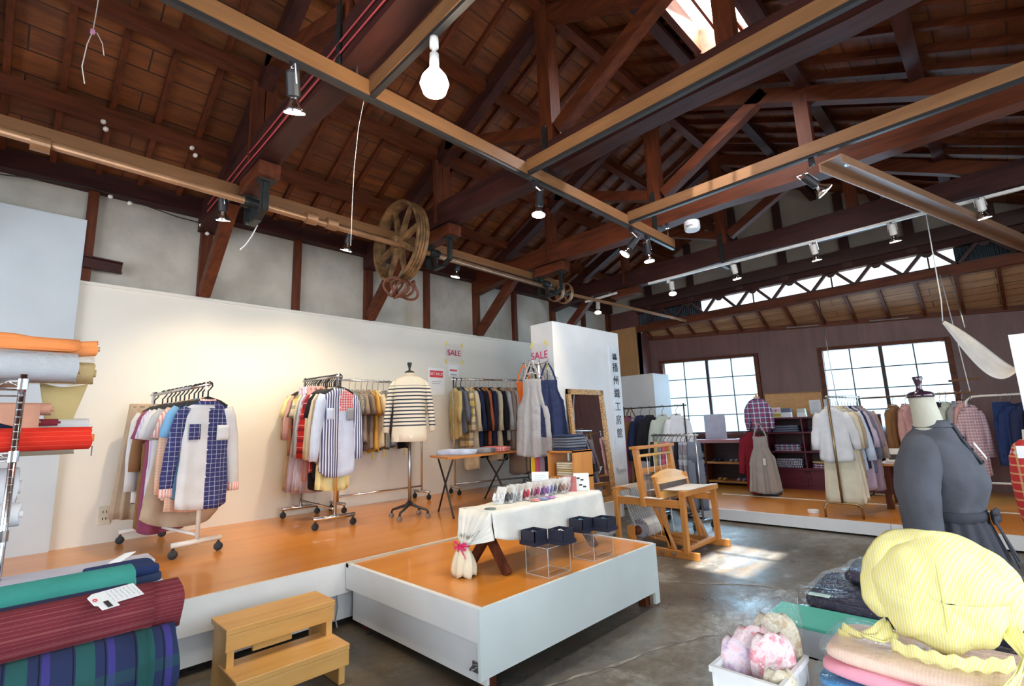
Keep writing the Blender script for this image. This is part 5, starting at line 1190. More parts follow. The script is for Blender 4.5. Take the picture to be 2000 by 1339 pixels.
hrack('clothes_rack','dark low trouser rack behind the loom',(-3.50,6.25),(-2.83,6.08),1.13,0,M['steel'],foot=.18,r=.014,lower=.18)
for i,(k,lab) in enumerate([('black','black trousers at the left end of the trouser rack'),('khaki','straw coloured trousers on the trouser rack'),('dgrc','dark check trousers beside the straw coloured pair'),('pinkc','pink trousers on the trouser rack'),('rose','salmon pink trousers right of the pink pair'),('gden','charcoal denim trousers near the middle of the trouser rack'),('black','black denim trousers right of the charcoal pair'),('patch','darker grey patchwork trousers right of the black denim pair'),('patch','lighter patchwork trousers with check panels'),('gden','grey denim trousers at the right end of the trouser rack')]):
    t=(i+.5)/10; p=Vector((-3.50+.67*t,6.25-.17*t,1.135)); garment(lab,'trousers',K[k],p,R(50),kind='trousers',L=.92,w=.27,hk='wire',hangm=M['blackp'],group='trousers on the low rack')
# brown arched rack
br=thing('clothes_rack','brown tube rack with arched feet holding the long cream dresses','clothes rack',(-1.4,7.3,.15))
for y,x in ((6.82,-1.50),(7.75,-1.35)):
    mb=MB(); mb.tube([(x,y,.15+.16),(x,y,1.55)],.013,10); obj('post',mb,M['brass'],br,smooth=True)
    mb=MB(); mb.tube([(x-.18,y-.02,.15),(x-.18,y-.02,.26),(x-.16,y,.30),(x-.13,y,.31),(x+.13,y,.31),(x+.16,y,.30),(x+.18,y+.02,.26),(x+.18,y+.02,.15)],.013,10); obj('foot',mb,M['brass'],br,smooth=True)
mb=MB(); mb.tube([(-1.51,6.78,1.53),(-1.34,7.80,1.53)],.011,10); obj('rail',mb,M['steel'],br,smooth=True)
mb=MB(); mb.tube([(-1.50,6.82,.31),(-1.35,7.75,.31)],.010,10); obj('lower_rail',mb,M['brass'],br,smooth=True)
for i,(k,lab,kd,L,sl) in enumerate([('white','loose off-white half-sleeved blouse over the long dress, facing out on the brown rack','shirt',.62,'mid'),('cream','long cream dress reaching almost to the brown rack foot','dress',1.10,'none'),('cream','second cream long dress behind the off-white blouse','dress',1.08,'mid'),('beige','beige long shirt on the brown rack','shirt',.84,'mid'),('pblue','pale blue shirt on the brown rack','shirt',.76,'long'),('navy','dark navy shirt in the middle of the brown rack','shirt',.74,'long'),('lav','lavender long blouse on the brown rack','shirt',.98,'mid'),('slate','slate blue shirt next to the lavender one','shirt',.80,'long'),('mauve','mauve long dress toward the rear of the brown rack','dress',1.0,'mid'),('taupe','dark brown coat at the rear end of the brown rack','jacket',.85,'long')]):
    t=(i+.6)/12; p=Vector((-1.51+.17*t*1.2,6.84+.85*t,1.535)); garment(lab,{'shirt':'shirt','dress':'dress','jacket':'coat'}[kd],K[k],p,R(12)+random.uniform(-.05,.05),kind=kd,L=L,sl=sl,hk='wire',w=.42,flare=.05 if kd=='dress' else .02,group='clothes on the brown rack')
# plaid dress form with two hung garments
pm=thing('dress_form','wooden-necked dress form wearing the navy and red plaid shirt','dress form',(-2.81,8.34,.15))
mb=MB(); mb.box(-2.98,-2.64,8.22,8.46,.15,.17); obj('base_plate',mb,M['black'],pm)
mb=MB(); mb.tube([(-2.81,8.34,.17),(-2.81,8.34,1.2)],.014,10); obj('pole',mb,M['black'],pm)
mb=MB(); mb.lathe((-2.81,8.34,1.25),[(.08,-.15),(.095,.1),(.09,.25),(.05,.32),(.040,.36),(.045,.40),(.0,.401)],20); obj('torso',mb,plain('skin_tone_form',(.72,.48,.33),.7),pm,smooth=True)
mb=MB(); mb.lathe((-2.81,8.34,1.65),[(.03,0),(.012,.015),(.02,.04),(0,.06)],14); obj('finial',mb,M['pinez'],pm,smooth=True)
ps=thing('plaid_shirt','navy, white and red plaid shirt worn by the far dress form','shirt',(-2.81,8.34,1.62),R(25))
mb=MB(); rings=[]
for z,a,b in ((.0,.06,.06),(-.04,.12,.08),(-.08,.145,.10),(-.2,.15,.115),(-.4,.145,.11),(-.52,.155,.12)):
    rings.append([Vector((a*math.cos(t),b*math.sin(t)+.006*math.sin(5*t+z*8),z)) for t in [2*PI*k/32 for k in range(32)]])
mb.loft(rings,True,False); obj('body',mb,K['nvpl'],ps,world=False,smooth=True,thick=.004)
for sx in(-1,1):
    mb=MB(); mb.tube([(sx*.12,0,-.09),(sx*.16,0,-.18),(sx*.175,-.03,-.34),(sx*.165,-.06,-.48)],[.045,.05,.047,.042],12,flat=.8); obj('sleeve',mb,K['nvpl'],ps,world=False,smooth=True)
garment('wine red long-sleeved dress hanging in front of the plaid shirt form','dress',K['wine'],(-2.90,8.18,1.24),R(30),kind='dress',L=.92,w=.36,sl='long',hk='thick',flare=.0)
garment('grey melange pinafore dress hanging over the wine red dress','pinafore dress',K['linen'],(-2.72,8.02,1.24),R(22),kind='apron',L=.84,w=.36,flare=.10,hk='thick',name='hanging_pinafore')
mb=MB(); mb.box(-2.70,-2.665,7.975,7.978,.62,.72); tag(obj('price_tag',mb,M['paper']),'white price tag hanging on the grey pinafore','price tag')
# slipper shelf
sf=thing('slipper_shelf','low wooden shelf with pinkish top holding slippers under the first window','shelf',(-3.8,9.3,.15))
X0,X1,Y0,Y1=-4.45,-3.25,9.12,9.42
mb=MB(); mb.box(X0,X1,Y0-.02,Y1,.90,.96); obj('shelf_top',mb,plain('pinkish_painted_top',(.50,.22,.22),.5),sf)
for z in (.20,.53): 
    mb=MB(); mb.box(X0,X1,Y0,Y1,z,z+.035); obj('shelf_board',mb,M['loomx'],sf)
for x in (X0,-4.10,X1-.03): 
    mb=MB(); mb.box(x,x+.03,Y0,Y1,.15,.90); obj('upright',mb,M['redz'],sf)
mb=MB(); mb.box(X0,X1,Y1-.01,Y1,.15,.9); obj('back_panel',mb,M['dark'],sf)
def slipper(lab,x,y,z,m,rz=0):
    mb=MB(); rings=[]
    for i in range(9):
        t=i/8; yy=-.11+.22*t; w_=.038*(math.sin(PI*min(.98,max(.05,t)))**.35); h=.012 if t>.55 else .012+.038*math.sin(PI*(.55-t)/.55*.8+.5)
        rings.append([Vector((x+w_*math.cos(a),y+yy,z+.002+max(0,h*.5+h*.5*math.sin(a)))) for a in [2*PI*k/14 for k in range(14)]])
    mb.loft(rings,True,True); return tag(obj('slipper',mb,m,smooth=True),lab,'slipper','slippers on the shelf')
for (x,z,m,l1) in ((-3.84,.236,'mustard','mustard slipper on the bottom shelf'),(-3.50,.236,'mauve','grey mauve slipper on the bottom shelf'),(-3.90,.566,'navy','navy slipper on the middle shelf'),(-3.60,.566,'grey','grey slipper on the middle shelf')):
    slipper(l1+', left of its pair',x-.045,9.24,z,K[m]); slipper(l1+', right of its pair',x+.045,9.24,z,K[m])
for i in range(5):
    folded('folded_towel','folded towel in the upper left bay of the slipper shelf, %s of its pile'%['bottom','second','middle','fourth','top'][i],'folded towel',(-4.26,9.25,.567+.035*i),.26,.22,.03,K[['grey','navy','khaki','lgrey','slate'][i]],0,'towels in the slipper shelf',wr=.02)
for i in range(6):
    folded('folded_towel','folded towel in the lower left bay of the slipper shelf, %s of its pile'%['bottom','second','third','fourth','fifth','top'][i],'folded towel',(-4.26,9.25,.237+.034*i),.26,.22,.03,K[['lav','white','grey','lgrey','gden','slate'][i]],0,'lower towels in the slipper shelf',wr=.02)
mb=MB(); mb.box(-4.15,-3.75,9.36,9.365,.965,1.42); tag(obj('poster',mb,plain('pale_lilac_sheet',(.62,.60,.68),.7)),'large pale lilac sheet leaning against the left window above the slipper shelf','poster')
for i,x in enumerate((-3.52,-3.44)):
    mb=MB(); mb.box(x,x+.09,9.18,9.26,.961,.975+.01*i); tag(obj('paper_pad',mb,M['paper']),('left','right')[i]+' small white pad lying on the pinkish shelf top','paper pad')
# red dresser
rd=thing('pigeonhole_cabinet','dark red cabinet with rows of pigeonholes and panelled base under the board','cabinet',(-2.2,9.3,.15))
M['wred']=wood('dark_red_lacquer_wood',(.09,.010,.025),(.16,.02,.045),'x',.35,bump=.03)
A0,A1,B0,B1=-2.98,-1.35,9.13,9.48
for z in (.49,.76,1.07,1.31):
    mb=MB(); mb.box(A0,A1,B0-(.01 if z>1.2 else 0),B1,z-.025,z); obj('shelf_board',mb,M['wred'],rd)
for x in (A0,-2.44,-1.90,A1-.025):
    mb=MB(); mb.box(x,x+.02,B0+.01,B1,.49,1.30); obj('divider',mb,M['wred'],rd)
mb=MB(); mb.box(A0,A1,B1-.01,B1,.15,1.3); obj('back_panel',mb,M['dark'],rd)
mb=MB(); mb.box(A0,A1,B0+.02,B1,.15,.465); obj('base',mb,M['wred'],rd)
for x in (A0+.06,-2.42,-1.88):
    mb=MB(); mb.box(x,x+.48,B0+.005,B0+.02,.20,.22); mb.box(x,x+.48,B0+.005,B0+.02,.42,.44); mb.box(x,x+.02,B0+.005,B0+.02,.2,.44); mb.box(x+.46,x+.48,B0+.005,B0+.02,.2,.44); obj('door',mb,M['wred'],rd)
grid_=[(1.072,[('slate',3),('denim',2),('pblue',2)]),(.762,[('nvpl',3),('dgrc',3),('floral',4)]),(.492,[('bst',4),('beige',3),('mauve',3)])]
for r_,(z,cols) in enumerate(grid_):
    for c_,(k,n_) in enumerate(cols):
        for s_ in range(n_):
            xx=-2.70+.54*c_
            kk=k if s_ or k!='beige' else 'floral'
            if k=='beige': kk='nvpl' if s_<2 else 'khaki'
            folded('bagged_shirt','bagged folded shirt, %s row, %s compartment of dark red cabinet, %s of its pile'%(['top','middle','bottom'][r_],['left','centre','right'][c_],(['bottom']+['second','third'][:n_-2]+['top'])[s_]),'folded shirt',(xx,9.27,z+.037*s_),.40,.24,.032,K[kk],random.uniform(-.06,.06),'bagged shirts in the %s row %s compartment'%(['top','middle','bottom'][r_],['left','centre','right'][c_]),wr=.02,film_=M['film'] if s_==n_-1 else None)
mb=MB(); 
def onwall(x,z,off=.02): p=wl(ux(x),z); return Vector((p.x,p.y-off,z))
mb=MB(); a,b=onwall(-3.10,1.25,.03),onwall(-2.22,1.25,.03); mb.hexa([a,b,b+Vector((0,.025,0)),a+Vector((0,.025,0)),a+Vector((0,0,.49)),b+Vector((0,0,.47)),b+Vector((0,.025,.47)),a+Vector((0,.025,.49))]); ob_=obj('notice_board',mb,M['osb']); tag(ob_,'orange chipboard panel behind the top of the dark red cabinet','board')
mb=MB(); mb.beam(onwall(-3.11,1.75,.04),onwall(-2.20,1.73,.04),.03,.02); obj('top_edge',mb,M['palex'],ob_)
for x,z,w_,h_,lab,m in ((-2.33,1.47,.17,.24,'white typed notice pinned on the chipboard panel',M['paper']),(-2.15,1.48,.10,.22,'smaller pale notice beside the chipboard panel',plain('pale_blue_sheet',(.7,.75,.85),.7))):
    p=onwall(x,z,.05); o=sheet('notice',lab,'notice',p.x,p.y,p.z,(1,.115,0),w_,h_,m,n=(0,-1,0)); mb=MB()
    for k in range(8): mb.box(p.x-w_*.35,p.x+w_*.3,p.y-.022,p.y-.018,p.z+h_*.35-k*h_*.09,p.z+h_*.36-k*h_*.09)
    obj('print',mb,plain('faint_print',(.35,.42,.42),.7),o)
o=sheet('sign_card','white card reading 24H in red over a yellow band on the dark red cabinet','sign',-2.84,9.22,1.40,(1,0,0),.20,.17,M['paper'],n=(0,-1,0))
text('lettering','24H',.075,M['pinkink'],o,face((-2.82,9.212,1.43),(1,0,0),(0,0,1)))
mb=MB(); mb.box(-2.935,-2.745,9.213,9.215,1.325,1.385); obj('yellow_band',mb,M['tape'],o); 
text('band_lettering','警戒カメラ',.038,M['ink'],o,face((-2.84,9.211,1.355),(1,0,0),(0,0,1)))
for (x,w_,h_,m,lab) in ((-2.66,.15,.15,K['slate'],'small blue and white box on the dark red cabinet'),(-2.43,.13,.07,M['paper'],'low white card box on the dark red cabinet'),(-2.43,.12,.06,plain('pale_green_card',(.55,.62,.58),.6),'pale green card box stacked on the low white one')):
    z0=1.312 if 'stacked' not in lab else 1.384
    mb=MB(); mb.box(x-w_/2,x+w_/2,9.20,9.28,z0,z0+h_*.55,mi=1 if m==K['slate'] else 0); mb.box(x-w_/2+.003,x+w_/2-.003,9.203,9.28,z0+h_*.55,z0+h_); tag(obj('small_box',mb,[m,M['paper']]),lab,'box')
mb=MB(); mb.lathe((-1.86,7.0,.15),[(.055,0),(.06,.005),(.06,.035),(.05,.04),(.0,.041)],24); tag(obj('round_lid',mb,M['whitep'],smooth=False),'small round white tin on the edge of the far stage','tin')
# table with sheets at the far right centre
tb=thing('side_table','orange wooden table with dark legs behind the grey mannequin','table',(-.95,7.9,.15))
mb=MB(); mb.box(-1.25,-.4,7.7,8.4,.67,.70); obj('table_top',mb,M['loomx'],tb)
for x,y in ((-1.2,7.75),(-.45,7.75),(-1.2,8.35),(-.45,8.35)):
    mb=MB(); mb.box(x-.03,x+.03,y-.03,y+.03,.15,.67); obj('leg',mb,M['redz'],tb)
mb=MB(); mb.add([(-1.2,7.95,.702),(-.98,7.98,.702),(-1.0,8.14,.86),(-1.22,8.11,.86),(-1.2,7.96,.70),(-.98,7.99,.70),(-1.0,8.15,.858),(-1.22,8.12,.858)],[(0,1,2,3),(7,6,5,4),(0,4,5,1),(1,5,6,2),(2,6,7,3),(3,7,4,0)]); o=tag(obj('display_card',mb,M['paper']),'large white card with a dark picture on the table behind the grey mannequin','card')
mb=MB(); mb.add([(-1.17,7.975,.73),(-1.05,7.99,.73),(-1.06,8.045,.79),(-1.18,8.03,.79)],[(0,1,2,3)]); obj('picture',mb,M['ink'],o,thick=.004)
# right rear pipe rack
pr_=thing('clothes_rack','white curved pipe rack of dark blue garments at the far right','clothes rack',(.3,8.7,.15))
mb=MB(); mb.tube([(-.38,8.55,.15),(-.38,8.55,1.36),(-.36,8.55,1.43),(-.30,8.55,1.48),(-.2,8.55,1.485),(1.2,8.75,1.485)],.014,10); obj('rail',mb,M['whitem'],pr_,smooth=True)
mb=MB(); mb.tube([(-.38,8.55,.42),(1.2,8.75,.42)],.012,10); obj('lower_rail',mb,M['whitem'],pr_,smooth=True)
mb=MB(); mb.tube([(1.2,8.75,.15),(1.2,8.75,1.485)],.014,10); obj('post',mb,M['whitem'],pr_,smooth=True)
for i,(x,k,lab,kd,L) in enumerate([(-.34,'floral','floral print blouse at the left end of the white pipe rack','shirt',.85),(-.05,'dkblue','dark blue trousers on the white pipe rack','trousers',.85),(.03,'dkblue','long navy denim dress right of the blue trousers','dress',.82),(.13,'navy','navy blouse next to the navy denim dress','shirt',.7),(.24,'black','black coat at the right of the white pipe rack','jacket',.8)]):
    garment(lab,{'shirt':'shirt','trousers':'trousers','dress':'dress','jacket':'coat'}[kd],K[k],(x,8.56+.12*x,1.49),R(35),kind=kd,L=L,w=.30,hk='wire',hangm=M['black'],sl='long' if kd!='trousers' else 'none',group='clothes on the white pipe rack')
# bamboo pole with hanging garments in front of second window
mb=MB(); mb.tube([(-1.5,8.6,1.54),(-.28,8.6,1.54)],.012,8); tag(obj('bamboo_pole',mb,M['palex'],smooth=True),'thin bamboo pole strung across the second window','pole')
mb=MB(); mb.tube([(-.5,8.65,1.70),(-.2,8.65,1.71)],.014,8); tag(obj('wooden_stick',mb,M['palex'],smooth=True),'short wooden stick to the right of the second window','pole')
for i,(x,k,lab) in enumerate([(-1.12,'brown','brown shawl hanging from the bamboo pole left of the grey mannequin'),(-.98,'rose','dusty rose shawl hanging from the bamboo pole'),(-.62,'black','black collar shirt just right of the mannequin neck'),(-.56,'sage','sage grey shirt right of the mannequin neck'),(-.46,'grey','grey shirt under the bamboo pole end'),(-.40,'rose','terracotta pink shirt at the end of the bamboo pole')]):
    garment(lab,'shirt',K[k],(x,8.6,1.55),R(60),kind='shirt',L=.75,w=.34,hk='wire',group='clothes on the bamboo pole')
wire('white rope from the ceiling carrying the bamboo pole',[(-.40,8.97,3.20),(-.34,8.7,2.2),(-.31,8.6,1.55)],.006,M['paper'],'rope','rope')
wire('thin dark rope hanging in front of the second window',[(-1.9,9.0,3.20),(-1.88,9.0,2.3),(-1.85,9.0,1.4)],.006,M['steel'],'rope','rope')
# white cloth swag
mb=MB(); a=Vector((-.36,7.0,2.27));b=Vector((.16,7.0,1.72))
def swag(u,v):
    p=a.lerp(b,u); p.z-=.30*math.sin(PI*min(1,u*1.0))**1.0*(.55+.45*u); p.y+=-.12+.5*v; p.z+=.24*(v-.4)*math.sin(PI*min(1,.12+u*.88)); p.x+=.08*v*math.sin(PI*u); return p
mb.grid(30,10,swag); tag(obj('cloth_swag',mb,K['white'],smooth=True,thick=.004),'white cloth slung like a hammock from ropes at the upper right','cloth')
wire('short rope tying the white swag to the ceiling',[(-.36,7.0,2.27),(-.34,7.0,2.5),(-.33,7.0,3.53)],.006,M['paper'],'rope','rope')
wire('slanting rope from the lean-to down to the white swag',[(-.30,8.97,3.18),(-.2,7.2,2.2)],.006,M['steel'],'rope','rope')
mb=MB(); mb.box(.078,1.0,5.0,5.04,0,1.83); tag(obj('display_panel',mb,M['whitep']),'white panel standing at the right edge of the view','panel')
# pipe under lean-to and small studs
for (x0,x1) in ((-2.6,-2.1),(-1.4,-.9)):
    mb=MB(); mb.tube([onwall(x0,zc(x0)-.06,.06),onwall(x1,zc(x1)-.06,.06)],.012,8); tag(obj('fluorescent_pipe',mb,M['steel']),'thin pipe under the lean-to ceiling, '+('left one, between the two windows' if x0<-2 else 'right one, above the second window'),'pipe','pipes under the lean-to')
# red plaid form
rf=thing('dress_form','pale neck dress form at the right edge in front of the white panel','dress form',(.06,4.3,0))
mb=MB(); mb.tube([(.09,4.3,0.02),(.09,4.3,.7)],.015,10); mb.lathe((.09,4.3,0),[(.16,0),(.16,.015),(.02,.03)],24); obj('stand',mb,M['black'],rf)
mb=MB(); mb.lathe((.09,4.3,1.10),[(.10,-.4),(.11,-.2),(.12,-.05),(.055,.02),(.05,.08),(.0,.081)],24); obj('torso',mb,plain('pale_linen_form',(.70,.70,.62),.85),rf,smooth=True)
rs=thing('red_plaid_top','red check gathered top on the dress form at the right edge','top',(.09,4.3,1.12))
mb=MB(); rings=[]
for z,a_ in ((.0,.065),(-.03,.10),(-.10,.125),(-.25,.135),(-.40,.13),(-.5,.115),(-.53,.11)):
    rings.append([Vector((.09+a_*(1+.03*math.sin(13*t))*math.cos(t),4.3+a_*(1+.03*math.sin(13*t))*math.sin(t),1.12+z)) for t in [2*PI*k/60 for k in range(60)]])
mb.loft(rings,True,False); obj('body',mb,C_('red_orange_check',(.62,.05,.05),[('x',20,.2,0,(.8,.6,.3),.6),('z',20,.2,0,(.8,.6,.3),.6)]),rs,smooth=True,thick=.004)
mb=MB(); mb.box(.00,.035,4.17,4.172,1.02,1.09); obj('price_tag',mb,M['paper'],rs)
# ================= grey dress mannequin (tailor's form) in the right foreground
mnx,mny=-.25,2.93
mf=thing('dress_form','linen-necked dress form with dark polished cap wearing the grey dress in the right foreground','dress form',(mnx,mny,0))
mb=MB(); mb.tube([(mnx,mny,.03),(mnx,mny,.9)],.018,12); obj('pole',mb,M['steel'],mf)
for k in range(4):
    a=k*PI/2+.4; mb=MB(); mb.tube([(mnx,mny,.10),(mnx+.2*math.cos(a),mny+.2*math.sin(a),.03)],.014,8); obj('leg',mb,M['black'],mf)
NC=Vector((mnx-.01,mny-.015,1.235)); ns=.82; ns=.82; ns=.82; ns=.82; ns=.82; ns=.82
mb=MB(); rings=[]
for h,a,b in ((-.05,.085,.08),(0,.072,.07),(.04,.064,.062),(.09,.059,.057),(.135,.057,.055)):
    rings.append([NC+Vector((a*ns*math.cos(t)-h*.10,b*ns*math.sin(t)+h*.0,h)) for t in [2*PI*k/32 for k in range(32)]])
mb.loft(rings,True,True); obj('neck',mb,C_('form_linen_cloth',(.46,.45,.38),[('x',200,.5,0,(.5,.5,.42),.4),('z',200,.5,0,(.5,.5,.42),.4)]),mf,smooth=True)
M['cap']=plain('dark_polished_wood',(.035,.015,.03),.15,.1,coat=.6)
mb=MB(); mb.lathe(NC+Vector((-.014,0,.135)),[(.050,0),(.053,.007),(.050,.017),(.038,.025),(.015,.030),(.012,.038),(.011,.05),(.015,.07),(.020,.088),(.018,.095),(.010,.091),(0,.09)],28); obj('cap',mb,M['cap'],mf,smooth=True)
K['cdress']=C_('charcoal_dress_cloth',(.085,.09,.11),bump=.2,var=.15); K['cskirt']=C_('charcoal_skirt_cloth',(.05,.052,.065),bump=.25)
gd_=thing('grey_dress','charcoal grey long-sleeved dress with waist tie and pleated skirt on the foreground form','dress',(mnx,mny,1.22),R(80)); gd_.scale=(.80,.86,1)
# local frame: front is -Y, turned so the front looks to the right
def sect(z,a,b,yo=0,xo=0,n=48,ex=.9,fo=0,kf=9,ph=0):
    r=[]
    for k in range(n):
        t=2*PI*k/n; c,s=math.cos(t),math.sin(t)
        f=fo*math.sin(kf*t+ph); r.append(Vector((xo+(a+f)*(abs(c)**ex)*(1 if c>0 else -1),yo+(b+f)*(abs(s)**ex)*(1 if s>0 else -1),z)))
    return r
def wrk(o,sz,st):
    tx=WT.get(sz) or bpy.data.textures.new('fold_noise','CLOUDS'); WT[sz]=tx; tx.noise_scale=sz; tx.noise_depth=1
    md=o.modifiers.new('w','DISPLACE'); md.texture=tx; md.texture_coords='GLOBAL'; md.strength=st; md.mid_level=.5
mb=MB(); mb.loft([sect(.02,.082,.078,0),sect(0,.095,.088,0),sect(-.025,.150,.105,.008),sect(-.05,.185,.120,.012),sect(-.09,.20,.138,.008),sect(-.14,.195,.158,-.006),sect(-.20,.185,.168,-.022,fo=.003),sect(-.26,.170,.155,-.02,fo=.004),sect(-.31,.155,.130,-.015,fo=.004),sect(-.35,.145,.122,-.01,fo=.004)],True,False)
o=obj('bodice',mb,K['cdress'],gd_,world=False,smooth=True,sub=2); wrk(o,.11,.030)
mb=MB(); mb.loft([sect(.045,.070,.066,0),sect(.03,.078,.074,0),sect(.015,.092,.085,0)],True,False); obj('collar_band',mb,K['cdress'],gd_,world=False,smooth=True,thick=.005)
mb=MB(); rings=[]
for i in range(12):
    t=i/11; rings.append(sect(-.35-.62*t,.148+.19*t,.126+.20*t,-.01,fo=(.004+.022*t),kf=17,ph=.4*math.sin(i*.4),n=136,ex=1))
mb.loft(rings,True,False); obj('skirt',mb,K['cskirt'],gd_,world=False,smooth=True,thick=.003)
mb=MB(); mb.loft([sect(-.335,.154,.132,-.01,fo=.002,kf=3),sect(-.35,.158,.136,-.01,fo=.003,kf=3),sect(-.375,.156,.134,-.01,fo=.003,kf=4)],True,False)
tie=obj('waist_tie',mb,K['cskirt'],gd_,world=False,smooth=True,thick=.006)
mb=MB()
for s_ in(-1,1): mb.grid(8,2,lambda u,v:Vector((.04+s_*(.012+.05*math.sin(PI*u)),-.155-.02*math.sin(PI*u),-.355-.015*s_*math.sin(2*PI*u)+.03*(v-.5)))) 
mb.grid(8,2,lambda u,v:Vector((.05+.05*u+.03*(v-.5),-.160-.05*u,-.36-.20*u))); mb.grid(8,2,lambda u,v:Vector((.03-.02*u+.03*(v-.5),-.160-.07*u,-.36-.16*u)))
obj('bow',mb,K['cskirt'],tie,world=False,smooth=True,thick=.005)
for sx in(-1,1):
    mb=MB(); pts=[(sx*.09,.015,-.045),(sx*.155,.03,-.085),(sx*.195,.045,-.16),(sx*.222,.055,-.27),(sx*.235,.05,-.38),(sx*.238,.03,-.50),(sx*.235,.0,-.64)]
    mb.tube(pts,[.062,.095,.102,.092,.082,.072,.060],22,flat=.92); o=obj('sleeve',mb,K['cdress'],gd_,world=False,smooth=True,sub=2); wrk(o,.10,.030)
def plk(z):
    T_=[(.03,-.080),(.0,-.094),(-.025,-.104),(-.05,-.116),(-.09,-.138),(-.14,-.170)]
    for (a,p),(b,q) in zip(T_,T_[1:]):
        if z<=a and z>=b: return p+(q-p)*(a-z)/(a-b)
    return T_[0][1] if z>0 else T_[-1][1]
mb=MB(); mb.grid(3,10,lambda u,v:Vector((-.018+.036*u,plk(.03-.17*v),.03-.17*v))); o=obj('placket',mb,K['cskirt'],gd_,world=False,smooth=True,thick=.006)
mb=MB()
for z in (-.03,-.08,-.13): mb.lathe((0,plk(z)-.004,z),[(.006,0),(.006,-.006)],8,axis='y')
obj('buttons',mb,M['blackp'],o,world=False)
mb=MB(); mb.add([(.015,-.142,-.06),(.042,-.138,-.05),(.075,-.168,-.115),(.048,-.174,-.125),(.015,-.145,-.06),(.042,-.141,-.05),(.075,-.171,-.115),(.048,-.177,-.125)],[(0,1,2,3),(7,6,5,4)]); tg=obj('price_tag',mb,M['paper'],gd_,world=False)
# ================= right foreground table of fabric packs
tt=thing('display_table','low table mostly hidden under the fabric packs in the right foreground','table',(0,1.75,0))
mb=MB(); mb.box(-.62,.75,1.02,2.42,.585,.61); obj('table_top',mb,plain('white_laminate',(.7,.7,.72),.5),tt)
for x,y in ((-.58,1.06),(.7,1.06),(-.58,2.38),(.7,2.38)):
    mb=MB(); mb.box(x-.02,x+.02,y-.02,y+.02,0,.585); obj('leg',mb,M['black'],tt)
K['navyst']=C_('dark_navy_striped_cloth',(.03,.03,.06),[('z',200,.5,0,(.06,.06,.10),.5)]); K['mint']=plain('mint_plastic_tray',(.10,.55,.42),.4)
K['pch']=C_('pale_peach_cloth',(.92,.68,.54),[('x',140,.5,0,(.95,.74,.66),.4)]); K['pk']=C_('rose_pink_cloth',(.85,.38,.48)); K['bl2']=C_('clear_blue_cloth',(.10,.35,.70)); K['pale2']=C_('pale_blue_cloth',(.60,.72,.80)); K['teal']=C_('teal_green_cloth',(.05,.30,.26),bump=.4)
def slab(name,label,cat,x0,x1,y0,y1,z0,z1,m,group=None,film_=None,ph=0,r=.02,dx=0):
    """soft folded cloth slab with rounded edges and slightly wavy faces"""
    nx,ny=26,20; mb=MB(); rings=[]
    N=64
    cx_,cy_=(x0+x1)/2,(y0+y1)/2; hx,hy=(x1-x0)/2,(y1-y0)/2; h=z1-z0
    def per(k,s_):
        t=2*PI*k/N; c,s=math.cos(t),math.sin(t); e=.28
        return cx_+hx*s_*(abs(c)**e)*(1 if c>0 else -1)+dx*0,cy_+hy*s_*(abs(s)**e)*(1 if s>0 else -1)
    for s_,zz in ((0,0),(.95,0),(1,.25),(1.0,.6),(.985,.88),(.95,.98),(.7,1.0),(.4,1.01),(0,1.01)):
        ring=[]
        for k in range(N):
            x,y=per(k,s_); ring.append(Vector((x,y,z0+h*zz+(.006*math.sin(x*21+ph)*math.sin(y*17+ph) if zz>.7 else 0))))
        rings.append(ring)
    mb.loft(rings,True,False); o=obj(name,mb,m,smooth=True); tag(o,label,cat,group)
    if film_:
        mb=MB(); rings=[]
        for s_,zz in ((0,-.01),(1.0,-.01),(1.035,.3),(1.04,.7),(1.02,1.0),(.97,1.12),(.75,1.14),(.5,1.15),(.25,1.15),(0,1.15)):
            ring=[]
            for k in range(N):
                x,y=per(k,s_); ring.append(Vector((x+.006*math.sin(k*1.7+zz*9),y+.006*math.sin(k*2.3+zz*7),max(z0,z0+h*zz+(.006*math.sin(x*37+ph)*math.sin(y*31)+.006 if zz>.9 else 0)))))
            rings.append(ring)
        mb.loft(rings,True,False); obj('plastic_wrap',mb,film_,o,smooth=True,wr=(.035,.022),sub=1)
    return o
M['filmc']=film('crinkled_garment_bag',(1,1,1),.03,.75,26,2.0)
# navy packs at the back
slab('fabric_pack','dark navy garment pack in crinkled plastic, bottom of the navy pile','fabric pack',-.60,.30,1.86,2.32,.611,.665,K['navyst'],'dark navy packs',M['filmc'],1)
slab('fabric_pack','dark navy garment pack in crinkled plastic in the middle of the navy pile','fabric pack',-.585,.34,1.90,2.33,.675,.715,K['navyst'],'dark navy packs',M['filmc'],2)
slab('fabric_pack','dark navy garment pack in plastic on top at the back of the navy pile','fabric pack',-.50,.36,2.10,2.36,.726,.76,K['navyst'],'dark navy packs',M['filmc'],3)
mb=MB(); mb.box(-.56,-.50,1.92,1.95,.721,.7225); tag(obj('price_sticker',mb,plain('pale_mint_label',(.6,.8,.7),.6)),'pale mint label on the front corner of the navy pack','label')
# mint tray
tr_=thing('plastic_tray','mint green flat plastic bin lid between navy packs and peach pack','tray',(-.3,1.8,.611))
mb=MB(); mb.box(-.61,-.37,1.70,1.85,.611,.615)
for a in ((-.61,-.60,1.70,1.85),(-.38,-.37,1.70,1.85),(-.61,-.37,1.70,1.71),(-.61,-.37,1.84,1.85)): mb.box(*a,.611,.689)
mb.box(-.60,-.38,1.71,1.845,.62,.68); obj('tray_lid',MB().box(-.625,-.355,1.69,1.865,.690,.702),K['mint'],tr_,bevel=.003); obj('tray_body',mb,M['boardw'],tr_)
